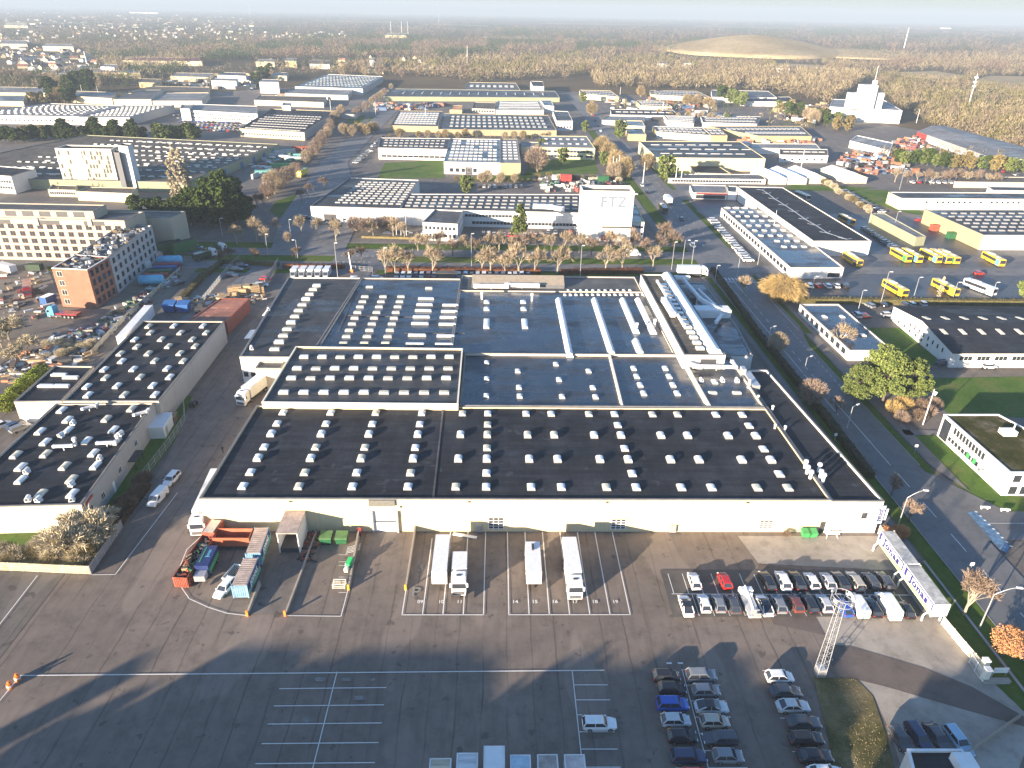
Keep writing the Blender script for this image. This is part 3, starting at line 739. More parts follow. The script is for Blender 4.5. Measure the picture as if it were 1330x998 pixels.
r4 = bld('rear_service_block', 'dark service block carrying a long grey roof shed behind the halls', RB4, 7.3, W_BEIGE, R_GREY, .3, cat='warehouse')
b = MB(); p_, q_ = G(612, 383, 7), G(735, 384, 7); b.hexa([(p_.x, 219.5, 7.0), (q_.x, 219.5, 7.0), (q_.x, 224, 7.0), (p_.x, 224, 7.0), (p_.x, 219.5, 8.2), (q_.x, 219.5, 8.2), (q_.x, 224, 10), (p_.x, 224, 10)], 0, 1)
b.build('roof_shed', [W_DGREY, mat('brown_sheet_roof', (.27, .23, .18), .6, .15, 1)], r4)
duct(r4, [(-7, 217.6, 8.4), (3, 217.6, 8.4), (3, 218.4, 8.6), (13, 218.0, 8.6)], 1.1)
for i in range(11):
    v = G(738+i*8, 378.5, 7); put(SK_S, 'skylight', r4, (v.x, v.y, 7.0), 0, (.7, .7, 1))
for i in range(15):
    v = G(733+i*7.2, 382, 7); put(SK_S, 'skylight', r4, (v.x, v.y-1.5, 7.0), 0, (.7, .7, 1))
CL = [(47.2, 161.2), (57.8, 161.2), (57.8, 223), (47.2, 223)]
cl = bld('tall_ridge_hall', 'tall narrow white-walled hall with one long arched white roof light', CL, 11, W_WHITE, R_BROWN, .25, cat='warehouse')
ridge(cl, 55.6, 161.8, 222.6, 3.4, 10.75, 1.2)
for i in range(15): v = (52.2+.02*i, 165+3.4*i, 10.75); put(SK_FLATW, 'skylight', cl, v, 0, (.95, 1.2, 1))
duct(cl, [(49.6, 186, 12), (49.4, 197, 12)], 1.3); duct(cl, [(51, 178, 11.9), (50.8, 214, 11.9)], .6)
duct(cl, [(48.5, 160.0, 9.2), (50.5, 159.2, 8.8), (60, 158.8, 8.8), (60, 162, 8.8)], .7)
panel(cl, 'louvre_window', CL[0], CL[1], .42, .8, 8.6, 9.8, DARK, .06)
RR = [(58.0, 168.5), (67.6, 168.5), (69.5, 188), (69.5, 226), (58.0, 226)]
r5 = bld('rear_right_hall', 'rear right hall with streaked blue roof along the hedge by the road', RR, 7.4, W_WHITE, R_WET, .3, cat='warehouse')
duct(r5, [(61.5, 222, 9.5), (62.5, 205, 9.5), (65.5, 197, 9.5), (68, 197, 9)], .9)
duct(r5, [(64.5, 214, 9), (66, 201, 9)], .6)
duct(r5, [(59, 223, 10), (63, 223, 10)], 1.1); duct(r5, [(63, 188, 8.8), (66, 193, 8.8)], .8)
b = MB(); b.box(58.6, 195, 7.12, 69.4, 199, 9.6); b.build('plant_room', WHITE, r5)
b = MB(); b.box(60, 207, 7.12, 62, 212, 8.9); b.build('air_handler', DARK, r5)

# --- left warehouse: two blocks and an extension
L1 = Q([(-77, 660), (105, 655.5), (200, 523.5), (73, 524.5)], 6.2)
l1 = bld('grey_warehouse', 'grey panelled warehouse with fans among its roof lights, behind the bare thicket', L1, 6.2, W_BEIGE, R_DARK, .25, cat='warehouse', sides={1: W_GREY})
s_ = 3.912
for x, y in [(313, 243), (343, 292), (540, 287), (668, 236), (203, 351), (577, 342), (345, 345), (230, 405), (440, 398), (590, 402), (80, 470), (232, 465), (475, 461), (105, 532), (328, 527), (485, 525), (105, 597), (205, 668), (363, 594), (367, 667), (-60, 600), (-90, 540), (-40, 500)]:
    v = G(x/s_, 470+y/s_, 6.3); put(SK_L if RND.random() < .6 else SK_L2, 'skylight', l1, (v.x, v.y, 5.95), -.02, (1, 1, 1.05))
for x, y in [(370, 310), (310, 373), (612, 365), (505, 490), (135, 555), (142, 697), (195, 700), (362, 620), (364, 698)]:
    v = G(x/s_, 470+y/s_, 6.4); put(fan_mesh(), 'roof_fan', l1, (v.x, v.y, 5.95), RND.uniform(-.4, .4))
for x, y in [(460, 240), (720, 270)]:
    v = G(x/s_, 470+y/s_, 6.2); duct(l1, [(v.x-1, v.y-1.2, 6.9), (v.x+1.0, v.y+.3, 6.9), (v.x+1.1, v.y+1.2, 6.9)], .5)
for x, y in [(320, 447), (540, 430)]:
    v = G(x/s_, 470+y/s_, 6.2); duct(l1, [(v.x-1.6, v.y, 7.0), (v.x+1.8, v.y+.3, 7.0)], .5); put(vent_mesh(), 'roof_vent', l1, (v.x+1.5, v.y+2, 5.95))
e0, e1 = L1[1], L1[2]
for t, z in ((.07, 3.2), (.20, 2.6), (.42, 2.8), (.66, 3.4)): 
    p = bl(e0, e1, t); win_put(win_mesh(1.2, 1.3, 1), l1, (p[0], p[1], z), atan2(e1[1]-e0[1], e1[0]-e0[0]))
panel(l1, 'door', e0, e1, .31, .335, .1, 2.5, WHITE)
panel(l1, 'red_lettering_board', e0, e1, .0, .115, 4.9, 5.5, RED, .04)
panel(l1, 'shutter', L1[0], L1[1], .87, .94, .2, 2.8, WHITE, .12)
L2 = Q([(82, 521), (206, 521), (291, 417.5), (185, 417)], 6.6)
l2 = bld('grey_rear_warehouse', 'grey panelled warehouse block with a tidy grid of roof lights, by the left lane', L2, 6.6, W_BEIGE, R_DARK, .25, cat='warehouse', sides={1: W_GREY})
s_ = 4.29
for x, y in [(827, 98), (968, 96), (1130, 96), (837, 134), (1005, 134), (1148, 134), (750, 172), (898, 170), (1070, 171), (762, 212), (938, 209), (1086, 209), (670, 250), (825, 249), (1002, 248), (678, 292), (862, 290), (1020, 291), (580, 338), (742, 336), (930, 333), (588, 384), (780, 380), (945, 380), (483, 433), (652, 429), (850, 427), (490, 480), (692, 478), (863, 478)]:
    v = G(x/s_, 400+y/s_, 6.8); put(SK_L if RND.random() < .6 else SK_L2, 'skylight', l2, (v.x, v.y, 6.35), -.02)
L3 = Q([(18, 522), (80, 521), (122, 476), (71, 475)], 5.6)
l3 = bld('side_extension', 'low black-roofed extension with beige front by the yellow-green hedge', L3, 5.6, W_BEIGE, R_DARK, .25, cat='building')
for x, y in ((77, 487.5), (92, 491), (60, 502), (80, 502)): v = G(x, y, 5.5); put(SK_STRIP, 'skylight', l3, (v.x, v.y, 5.35), 0, (.75, 1, 1))
panel(l3, 'shutter', L3[0], L3[1], .12, .5, .2, 2.8, WHITE)
# ---------------------------------------------------------------- the other works, offices and houses
DULL = mat('dull_skylight', (.30, .29, .27), .3, .25, .3)
SK_BIG = flatlight_mesh(2.4, 1.1, .5, 'big', DULL)
SK_SAW = flatlight_mesh(2.6, 6.0, .8, 'saw', mat('saw_glass', (.34, .34, .33), .35, .25, .3))
def B(name, label, px, h, wm, rm, sky=None, sides=None, win=None, par=.3, cat='building', rim=CAP, **kw):
    q = Q(px, h); r = bld(name, label, q, h, wm, rm, par, cat=cat, sides=sides, rim=rim)
    if sky:
        nu, nv, me = sky[:3]; kk = sky[3] if len(sky) > 3 else {}
        skygrid(r, q, h-par, nu, nv, me, **kk)
    for wn in win or ():
        side, z, n, w, hh = wn[:5]; kk = wn[5] if len(wn) > 5 else {}
        facade(r, q[side], q[(side+1) % len(q)], z, n, w, hh, **kk)
    return r, q
# across the avenue: parts maker with lettered tower
fz, q = B('parts_factory', 'long white factory wing running left to right across the avenue', [(520, 271), (754, 276.5), (754, 252.5), (530, 252)], 7.6, W_WHITE, R_MID, (22, 4, SK_BIG, dict(u0=.01, u1=.99)), win=[(0, 2.0, 30, 1.7, 1.3, dict(t0=.4, t1=.98)), (0, 5.2, 14, 1.7, 1.2, dict(t0=.36, t1=.62))], cat='factory')
duct(fz, [(17, 322, 9), (24, 321, 9), (29, 319, 8.6)], 1.8)
fz2, q = B('parts_factory', 'deep factory block with striped grey roof left of the white wing', [(403, 268), (519.6, 271), (544.5, 234), (455, 231)], 7.6, W_WHITE, R_MID, (9, 10, SK_BIG, dict(u0=.2, u1=.99)), sides={1: W_WHITE, 3: W_DGREY}, win=[(0, 2.0, 16, 1.4, 1.0, dict(t0=.35, t1=.95, skip=.3))], cat='factory')
panel(fz2, 'bay_shade_panel', q[0], q[1], .14, .28, .1, 4.2, DARK, .05)  # flat dark panel standing for the shaded inside of an open bay
TW = [(35.4, 298.6), (57.0, 298.2), (57.0, 309), (35.4, 309.4)]
tw = bld('lettered_tower', 'tall windowless white tower block with pale blue letters F T Z', TW, 21.3, W_WHITE, R_GREY, 1.2, cat='tower', rim=CREAM)
LET = mat('pale_blue_lettering', (.16, .19, .24), .6, .1)
text_at('sign_lettering', 'FTZ', 6.0, LET, tw, (48.6, 298.32, 16.6), (pi/2, 0, 0), .06, .16, 1.15)
panel(tw, 'entrance_canopy', TW[0], TW[1], .42, .98, 6.0, 6.5, MAT['weathered_roof'], 1.2)
panel(tw, 'red_door', TW[0], TW[1], .42, .54, .3, 2.6, RED, .2)
panel(tw, 'red_door', TW[0], TW[1], .66, .70, .3, 3.0, RED, .1)
B('corner_office', 'small two-storey office with yellow roof band right of the lettered tower', [(817, 288), (837, 289), (827, 266), (812, 266)], 7.2, W_WHITE, R_WET, sides=None, win=[(0, 2.0, 6, 1.0, 1.2), (0, 5.0, 6, 1.0, 1.2)], rim=mat('yellow_band', (.55, .48, .12), .6, .1))
o2, q = B('avenue_office', 'two-storey white office box with small square windows beside the avenue', [(549, 288.5), (594, 291), (601.5, 274), (565, 272)], 7.7, W_WHITE, R_GREY, win=[(0, 2.2, 8, 1.1, 1.4), (0, 5.4, 8, 1.1, 1.4), (1, 2.2, 7, 1.4, 1.4), (1, 5.4, 7, 1.4, 1.4)], cat='office')
w12, q = B('white_works', 'white hall with dark windows low on its front, behind the lawn', [(491, 192), (581.5, 194), (585.5, 180), (493.6, 179)], 7.3, W_WHITE, R_MID, (12, 3, SK_BIG), win=[(0, 2.2, 12, 3.2, 1.3)])
w13, q = B('garage_works', 'wide white-fronted works with blue-black roof and parked vans', [(576.5, 210), (650, 211.5), (650, 181), (585, 180)], 7.2, W_WHITE, R_WET, (10, 7, SK_FAR, dict(v0=.05, v1=.95, skip=.12)), win=[(0, 2.4, 5, 2.2, 2.2, dict(t0=.08, t1=.6))])
panel(w13, 'loading_door', q[0], q[1], .38, .5, .1, 4.2, DARK); panel(w13, 'loading_door', q[0], q[1], .72, .81, .1, 3.6, GALV)
B('ochre_works', 'ochre brick end block with pale grey roof beside the white-fronted works', [(650.4, 211.7), (676.5, 212), (672, 180.6), (650.6, 180.6)], 7.2, W_OCHRE, R_PALE, (3, 7, SK_FAR))
sc, q = B('school_block', 'two-storey building with yellow bands and silver roof behind the lawn', [(700, 191), (773, 192.5), (762, 177), (700.6, 176.5)], 7.6, mat_wall('lemon_wall', (.66, .62, .34), 4), R_PALE, (6, 2, SK_FAR), win=[(0, 2.0, 16, 2.4, 1.4, dict(skip=.1)), (0, 5.0, 16, 2.4, 1.4, dict(skip=.1))])
B('link_block', 'low grey link between the ochre works and the yellow-banded block', [(677, 190), (699, 191), (699.5, 185), (676, 184)], 5.2, W_BEIGE, R_PALE)
B('long_grey_shed', 'very wide dark shed roof with eighteen pale strips, centre distance', [(569.5, 168), (723, 169.5), (712, 150), (575, 147.5)], 4.6, W_OCHRE, R_MID, (18, 4, SK_SAW, dict(u0=.08)))
B('saw_roof_shed', 'sawtooth shed with rows of small pale lights left of the wide dark shed', [(507, 163), (569, 164.5), (575, 144.5), (518, 144)], 4.6, W_YELLOW, R_GREY, (12, 6, SK_SAW, dict()))
B('striped_shed', 'blue-and-white striped shed roof beyond the wide dark shed', [(644, 142.8), (706.5, 142.8), (700.6, 131), (646.5, 131)], 4.4, W_BEIGE, R_WET, (20, 4, SK_FAR))
B('brown_yard_shed', 'small orange-roofed shed in the yard between the sawtooth sheds', [(584, 142.5), (600, 143), (601, 137), (587, 137)], 4.5, W_YELLOW, mat_roof('orange_sheet_roof', (.50, .25, .10), 0, 0, 1.5))
B('pink_store', 'pale pinkish store with small windows left of the striped shed', [(613, 141), (643, 142), (644, 133.5), (616, 133)], 4.2, W_BEIGE, R_BROWN, win=[(0, 2, 8, 2, 1.6)])
B('long_far_shed', 'longest shed in the centre distance with thin white ridges', [(498, 125.5), (727, 127), (721, 118.5), (512, 115.5)], 4.6, W_GREEN, R_MID, (16, 1, flatlight_mesh(.9, 22, .6, 'ln', WHITE), dict(v0=0, v1=1)))
B('far_stripe_shed', 'striped shed directly behind the longest far shed', [(602, 116.5), (676, 117.5), (670, 108), (608, 107)], 3.8, W_CREAM, R_GREY, (8, 1, flatlight_mesh(4, 22, .6, 'ln2', CREAM), dict(v0=0, v1=1)))
B('white_block', 'white block with magenta roof edge beyond the longest far shed', [(692, 112), (706.5, 112.5), (705, 106), (689, 105.5)], 9, W_WHITE, R_DARK, cat='office')
B('white_block', 'narrow white block at the roadside, right end of the striped shed', [(723, 157), (744, 157), (738, 145), (718, 144)], 8, W_WHITE, R_MID, win=[(0, 3, 5, 1.2, 1.4)])
B('white_block', 'small white flat-roofed block behind the roadside block', [(707, 137), (719.5, 138), (716, 130), (702, 130)], 6.5, W_WHITE, R_WET)
# right of the main road, far
B('roadside_works', 'cream works with pale ribbed roof at the far roadside below the wood', [(754, 121.5), (804, 126), (793, 118), (752.6, 117)], 5.6, W_CREAM, R_PALE, (10, 2, SK_BIG))
B('roadside_works', 'long low cream works left of the pine trees below the wood', [(846, 123), (924, 127), (905, 118.5), (844, 117.5)], 5, W_CREAM, R_PALE, (14, 2, SK_BIG), par=.2)
B('cream_works', 'cream works with green sign strip in the right distance', [(832, 137), (873, 139), (862, 131.5), (826, 131)], 4.6, W_CREAM, R_GREY, (8, 2, SK_SAW))
B('dark_long_shed', 'long dark shed with a single row of white lights, right distance', [(794, 149), (882, 150.4), (874, 143), (793, 142)], 4.4, W_WHITE, R_DARK, (8, 1, flatlight_mesh(5, 3, .6, 'dl', WHITE)))
B('white_shed', 'low white shed in front of the long dark shed', [(782, 156), (836, 158), (838, 151.5), (790, 150.5)], 4.0, W_WHITE, R_PALE)
B('pale_shed', 'pale roofed shed between the white shed and the yellow-walled unit', [(813, 163), (838, 164), (834, 157), (812, 156.5)], 4.4, W_CREAM, R_WET)
B('yellow_unit', 'small yellow-walled unit with black roof beside the broad tree', [(816.5, 174.4), (839.5, 175), (833.8, 167.5), (813, 167)], 4.9, W_YELLOW, R_WET)
B('white_works', 'white works with sawtooth grey roof right of the long dark shed', [(868, 157), (901, 160), (903, 151), (862, 150.5)], 4.6, W_WHITE, R_GREY, (8, 3, SK_SAW))
B('white_works', 'long white works with diagonal roof strips, right distance', [(913, 159), (983, 161), (988, 151.5), (910, 151)], 4.6, W_WHITE, R_MID, (14, 2, SK_SAW))
B('long_white_hall', 'cream hall with tilted bay fronts facing the blue-black roofed warehouse', [(853, 171), (924, 176), (912, 165.5), (848, 164)], 4.8, W_WHITE, R_GREY, (10, 2, SK_SAW), sides={3: W_YELLOW})
B('long_white_hall', 'long striped hall whose yellow wall faces the scrap yard', [(985, 176.5), (1054.5, 177), (1040, 164), (918, 164)], 4.7, W_YELLOW, R_GREY, (16, 2, SK_SAW))
B('yellow_unit', 'short yellow-walled unit beside the blue containers', [(924, 176), (945, 176.2), (935, 167), (914, 166.4)], 5.2, W_YELLOW, R_GREY, (3, 2, SK_SAW))
B('white_terrace', 'three stepped white halls at the edge of the brown wood', [(925, 126), (1009, 127), (998, 118.5), (924, 117)], 6, W_WHITE, R_GREY)
B('white_terrace', 'lower white hall in front of the stepped halls by the wood', [(962, 131.5), (1033, 132.5), (1026, 126), (963, 126)], 5, W_WHITE, R_DARK)
bd, q = B('black_roof_warehouse', 'big cream warehouse with blue-black roof and dashed white roof marks', [(853, 204.5), (994.5, 206), (961.6, 184), (830, 183.5)], 8.0, W_CREAM, R_MID, (7, 3, flatlight_mesh(6, .6, .4, 'dsh', WHITE), dict(stag=1)), cat='warehouse')
B('canopy_office', 'flat-roofed office annex with cut corner against the cream warehouse', [(903, 224.5), (950, 226), (930, 213.5), (893, 212)], 3.2, W_CREAM, R_DARK, cat='office')
B('low_office', 'long low office with a row of white bays beneath the cream warehouse', [(868, 231.5), (995, 233), (990, 226.5), (872, 226)], 2.9, W_WHITE, R_GREY, win=[(0, 1.4, 32, 1.5, 1.2)], cat='office')
ps, q = B('petrol_shop', 'petrol station shop with a red stripe over its front', [(900, 250), (945, 251), (943, 241), (896, 240)], 3.6, W_WHITE, R_PALE, cat='shop')
panel(ps, 'red_fascia', q[0], q[1], .1, 1, 2.6, 3.4, RED, .2); panel(ps, 'shop_window', q[0], q[1], .1, .95, .4, 2.3, GLASS)
B('garage_building', 'beige garage block joined to the petrol station shop', [(946, 249), (957.5, 250), (957, 242), (944, 241.5)], 4.4, W_WHITE, R_MID)
# depot halls
dh, q = B('depot_hall', 'long depot hall with dark grey roof and pale crack-like lines', [(1056.5, 313), (1132, 313), (1017, 243.5), (957, 242.3)], 6.6, W_WHITE, R_DARK, cat='warehouse')
b = MB(); prev = None
for x, y in ((990, 247), (998, 252), (1007, 259), (1020, 267), (1032, 275), (1046, 285), (1060, 293), (1075, 303), (1100, 311)):
    v = G(x, y, 6.3)
    if prev: b.bar((prev.x, prev.y, 6.33), (v.x, v.y, 6.33), .5, 0, .06)
    for s_ in (-1, 1): b.bar((v.x, v.y, 6.34), (v.x+s_*2.6, v.y+RND.uniform(1, 4), 6.34), .35, 0, .05)
    prev = v
b.build('roof_repair_lines', mat('repair_coating', (.35, .38, .42), .5, .2), dh)
wh, q = B('dealer_hall', 'white showroom hall with blue wet roof and a field of small white roof lights', [(1027, 347.5), (1096.5, 347.5), (993.5, 269.5), (937, 269.5)], 4.4, W_WHITE, R_WET, None, cat='showroom')
for j in range(9):
    for i in range(4):
        if j > 6 and i < 1: continue
        x, y = qpt(q, .14+.2*i, .99-.088*j); put(SK_FAR, 'skylight', wh, (x, y, 4.1), 0, (.8, 1, 1))
facade(wh, q[3], q[0], 2.2, 22, 3.2, 1.6, t0=.05, t1=.97)
panel(wh, 'shop_window', q[0], q[1], .72, .95, .6, 2.2, GLASS)
ls, q = B('narrow_shed', 'long narrow cream-roofed shed dividing the bus depot yard', [(1190.5, 308), (1203, 307), (1149, 277), (1131, 277.5)], 4.2, W_GREEN, R_PALE, cat='shed')
B('cream_works', 'long cream works with a row of tiny windows at the right edge', [(1171, 257.5), (1400, 259), (1385, 251), (1154, 249.5)], 6.0, W_WHITE, R_MID, None, sides={3: W_CREAM}, win=[(0, 4.0, 30, 1.2, 1.0, dict(skip=.35))])
yw, q = B('yellow_side_works', 'works with yellow left wall and cream front above the yellow buses', [(1277.6, 305.4), (1400, 306), (1330, 272), (1201, 272)], 6.6, W_WHITE, R_MID, (9, 6, SK_BIG), sides={3: W_YELLOW})
B('grey_flat_block', 'flat grey building in the right distance beyond the long cream works', [(1290, 247), (1400, 249), (1380, 243), (1283, 242)], 5, W_WHITE, R_MID)
B('low_flat_row', 'low flat roofed row behind the conifers at the right edge', [(1240, 236), (1400, 238), (1390, 231), (1243, 229)], 3.4, W_BEIGE, R_BROWN)
fo, q = B('flat_office', 'small flat-roofed office with puddled roof beside the road', [(1104, 455), (1160, 455), (1089.5, 395), (1039, 395)], 3.4, W_WHITE, R_WET, (2, 2, SK_S), cat='office')
facade(fo, q[3], q[0], 1.8, 9, 2.2, 1.6, fm=GALV)
# gabled office workshop
def gable_bld(name, label, quad, he, hr, wm, rm, cat='building', axis=0, ov=.3):
    """ridge runs from side 3-0 middle to side 1-2 middle (axis 0) or front to back (axis 1)"""
    if axis: quad = quad[1:]+quad[:1]
    cx = sum(p[0] for p in quad)/4; cy = sum(p[1] for p in quad)/4
    r = thing(name, label, cat, (cx, cy, 0)); a, c, d, e = quad
    m1, m2 = bl(a, e, .5), bl(c, d, .5); b = MB()
    b.face([(*a, 0), (*c, 0), (*c, he), (*a, he)]); b.face([(*d, 0), (*e, 0), (*e, he), (*d, he)])
    b.face([(*c, 0), (*d, 0), (*d, he), (*m2, hr), (*c, he)]); b.face([(*e, 0), (*a, 0), (*a, he), (*m1, hr), (*e, he)])
    b.build('wall', wm, r); b = MB()
    oq = poly_grow(quad, ov); a, c, d, e = oq; m1, m2 = bl(a, e, .5), bl(c, d, .5)
    sl = (hr-he)*ov/max(1, hypot(a[0]-e[0], a[1]-e[1])/2)
    for s_, t_ in ((a, c), (d, e)):
        f1, f2 = (m1, m2) if s_ == a else (m2, m1)
        for dz in (.02, .14): b.face([(*s_, he-sl+dz), (*t_, he-sl+dz), (*f2, hr+dz), (*f1, hr+dz)])
        b.face([(*s_, he-sl+.02), (*t_, he-sl+.02), (*t_, he-sl+.14), (*s_, he-sl+.14)])
    b.build('roof', rm, r); return r
gq = Q([(1238, 459), (1480, 459), (1330, 399.6), (1161, 398)], 4.6)
gw = gable_bld('gabled_workshop', 'white gabled workshop with slanting slot roof lights at the right edge', gq, 4.6, 6.8, W_WHITE, R_DARK, 'workshop')
for row, zz in (((1203, 414), (1227, 414), (1252, 414.5), (1276, 414.5), (1300, 415)), ((1226, 430), (1251, 430), (1276, 430.3), (1301, 430.4), (1326, 430))), :
    pass
for rw, yy, (xs, n) in ((0, 414.3, (1203, 6)), (1, 430.3, (1226, 6))):
    for i in range(n):
        v = G(xs+24.4*i, yy, 6.4)
        t = (v.y-gq[0][1])/(gq[3][1]-gq[0][1]); z = 4.6+2.2*(1-abs(t-.5)*2)
        sl = atan2(2.2, (gq[3][1]-gq[0][1])/2)*(1 if t < .5 else -1)
        o = put(SK_FLAT, 'skylight', gw, (v.x, v.y, z+.1), 0, (.55, 2.6, .5)); o.rotation_euler = (sl, 0, 0)
facade(gw, gq[0], gq[1], 3.0, 10, 3.6, 1.3, mull=2, t0=.03, t1=.97); facade(gw, gq[3], gq[0], 3.3, 8, .6, 1.2, fm=GALV, t0=.3, t1=.9); facade(gw, gq[3], gq[0], 1.4, 6, .8, .8, fm=GALV, t0=.1, t1=.7)
# moss roofed office
mq = Q([(1312, 614), (1440, 614), (1297, 538.4), (1226, 538.4)], 5.8)
mo = bld('mossy_office', 'two-storey white office with moss-grown flat roof on the lawn', mq, 5.8, W_WHITE, R_MOSS, .2, cat='office', rim=WHITE)
facade(mo, mq[3], mq[0], 4.4, 10, .8, 1.5, fm=GALV, t0=.2, t1=.68); facade(mo, mq[3], mq[0], 1.8, 9, .9, 1.0, fm=GALV, t0=.16, t1=.64)
panel(mo, 'stair_window', mq[3], mq[0], .03, .15, .3, 5.2, GLASS, .05)
for t0, t1 in ((.46, .50), (.56, .60)): panel(mo, 'green_panel', mq[3], mq[0], t0, t1, 1.2, 2.6, LGREEN, .08)
facade(mo, mq[0], mq[1], 4.3, 8, 1.7, 1.7, fm=WHITE, t0=.04, t1=.98); facade(mo, mq[0], mq[1], 1.4, 8, 1.7, 1.9, fm=WHITE, t0=.04, t1=.98)
v = G(1309, 562, 6); b = MB(); b.box(v.x-1.5, v.y-1, 5.6, v.x+1.5, v.y+1, 6.7); b.tube((v.x+1, v.y, 6.7), (v.x+1, v.y, 8.2), .15); b.build('roof_plant', WHITE, mo)
# kiosk at the bottom edge
kq = Q([(1196, 1040), (1300, 1040), (1249, 973.5), (1178.5, 973.5)], 4.0)
kb = bld('gatehouse', 'white gatehouse with dark flat roof cut by the bottom edge', kq, 4.0, W_WHITE, R_DARK, .25, cat='gatehouse', rim=WHITE)
v = G(1252, 995, 4); b = MB(); b.box(v.x-1.2, v.y-1.5, 3.76, v.x+1.2, v.y+1.2, 5.0); b.build('roof_hatch', WHITE, kb)
# white grain tower complex, right
q = Q([(1077.5, 139), (1172, 144), (1150, 131), (1082, 129)], 11.6)
mt = bld('white_mill', 'bright white mill with a tall stepped tower below the wooded hill', q, 11.6, W_WHITE, R_PALE, .3, cat='mill', rim=WHITE)
g0 = G(1107, 161); g1 = G(1137, 162)
b = MB(); yb0 = g1.y-1+14; b.box(g0.x+9, yb0, 11.3, g1.x+1, yb0+14, 32); b.box(g0.x-1, yb0+1.5, 11.3, g0.x+9, yb0+12, 25); b.box(g1.x+1, yb0+3, 11.3, g1.x+10, yb0+12, 25.5)
b.build('mill_tower', W_WHITE, mt)
b = MB(); b.box(g1.x-2, yb0+3, 32, g1.x+.8, yb0+7, 36); b.tube((g1.x-1, yb0+5, 36), (g1.x-1, yb0+5, 48), .28, .2, 6); b.build('roof_mast', W_WHITE, mt)
panel(mt, 'yellow_sign', q[0], q[1], .21, .29, 8.3, 9.6, mat('sign_yellow', (.78, .75, .12), .5, .05), .2)
panel(mt, 'loading_canopy', q[0], q[1], .0, .36, 2.5, 4.4, DARK, .3)
gq = Q([(1298, 208.5), (1400, 210), (1226, 163.5), (1192, 171)], 5.5)
gs = gable_bld('grey_roof_hall', 'long pale grey roofed hall along the wood, red sign at its end', gq, 5.5, 7.5, W_GREY, R_PALE, 'warehouse', axis=1)
panel(gs, 'red_sign', gq[3], gq[0], .0, .14, .5, 5.4, RED, .3); panel(gs, 'white_base_wall', gq[3], gq[0], .15, 1, .2, 1.6, WHITE, .4)
wt, q = B('white_hall', 'white peaked hall between the tents and the red machinery', [(1104, 183), (1156, 196), (1160, 186), (1113, 176)], 5, W_WHITE, R_PALE, rim=WHITE)
B('brown_roof_store', 'white store with dark brown roof behind the tents', [(1013, 201), (1076, 202), (1075, 194), (1013, 193.5)], 5.0, W_WHITE, R_BROWN, (6, 1, flatlight_mesh(4, 1.2, .5, 'br', WHITE)), win=[(0, 2, 6, 1.5, 1.2)])
B('white_store', 'narrow white store behind the brown roofed store', [(975, 192), (1066, 193.5), (1060, 187), (975, 186.5)], 4.2, W_WHITE, R_PALE)
B('blue_store', 'bright blue store right of the blue-black roofed warehouse', [(963, 189.5), (975, 190), (974, 184.5), (960, 184)], 4.2, BLUE, R_WET)
for i, (x0, x1, y, lb) in enumerate(((1000, 1021, 240, 'leftmost'), (1023, 1047, 240, 'second from the left'), (1047.5, 1071, 239, 'third from the left'), (1097, 1125, 238.5, 'rightmost'))):
    a_, c_ = G(x0, y), G(x1, y); L_ = 26
    sh = -10 if i < 3 else -12
    qd = [(a_.x, a_.y), (c_.x, c_.y), (c_.x+sh*.35, c_.y+L_), (a_.x+sh*.35, a_.y+L_)]
    t_ = gable_bld('storage_tent', 'white storage tent with pointed end, '+lb+' of the four tents', qd, 3.4, 5.6, W_BEIGE, mat('tent_fabric', (.82, .83, .84), .5, .04), 'tent', axis=1)
    t_['group'] = 'white storage tents'
    for k_ in range(5): panel(t_, 'frame_post', qd[0], qd[1], .02+.23*k_, .05+.23*k_, .05, 3.5, WHITE, .06)
# ---- left side
bw, q = B('striped_warehouse', 'vast brown-grey warehouse roof dotted with hundreds of white lights, left', [(-150, 229), (240, 237), (362, 187.5), (112, 175.5)], 5.2, W_GREEN, R_BROWN, (14, 7, SK_FAR2, dict(u0=.28, u1=.99, v0=.03, v1=.97, stag=.5, skip=.2)), cat='warehouse')
skygrid(bw, q, 4.9, 24, 8, flatlight_mesh(2.4, 1.0, .45, 'far3', CREAM), .2, .99, .05, .95)
for t in (.1, .34, .52, .66, .78, .9): panel(bw, 'loading_door', q[1], q[2], t, t+.03, .1, 3.6, BLUE if t > .3 else DARK, .1)
tq = [(-229.5, 386), (-200.8, 385.6), (-200.8, 396), (-229.5, 396.4)]
tr = bld('checkered_tower', 'tall white block whose front carries a scatter of grey slots', tq, 20.5, mat_wall('beige_panel_wall', (.40, .38, .32), 1.6), R_DARK, .6, cat='tower', rim=WHITE)
slot = mat('slot_grey', (.040, .038, .028), .6, .2)
for i in range(17):
    for j in range(8):
        if 4 <= i <= 6: continue
        if RND.random() < .42: continue
        x = -228.4+1.6*i; b = MB(); h0 = 1.6+2.25*j; b.box(x, 385.82, h0, x+.75, 385.95, h0+1.9)
        if RND.random() < .7: panel(tr, 'slot_window', tq[0], tq[1], .035+.0575*i, .035+.0575*i+.03, h0, h0+2.0, slot, .06)
for t0, t1, z0, z1 in ((.27, .45, .5, 19.6), (0, .03, .5, 19.6), (.965, 1, .5, 19.6), (0, 1, 19.62, 20.4)): panel(tr, 'smooth_panel', tq[0], tq[1], t0, t1, z0, z1, WHITE, .08)
B('stair_tower', 'smooth white stair tower on the right of the checkered block', [(153, 189), (165.5, 190), (172, 187), (158, 186)], 23, W_WHITE, R_DARK, cat='tower')
B('link_tower', 'narrow dark link between checkered block and stair tower', [(147.5, 198.5), (154.5, 199), (156, 195.5), (148, 195)], 19.8, W_DGREY, R_DARK, cat='tower')
B('podium_building', 'low cream building at the foot of the checkered block', [(99, 248.5), (171, 251.5), (178, 244), (116, 243)], 4.6, W_CREAM, R_BROWN)
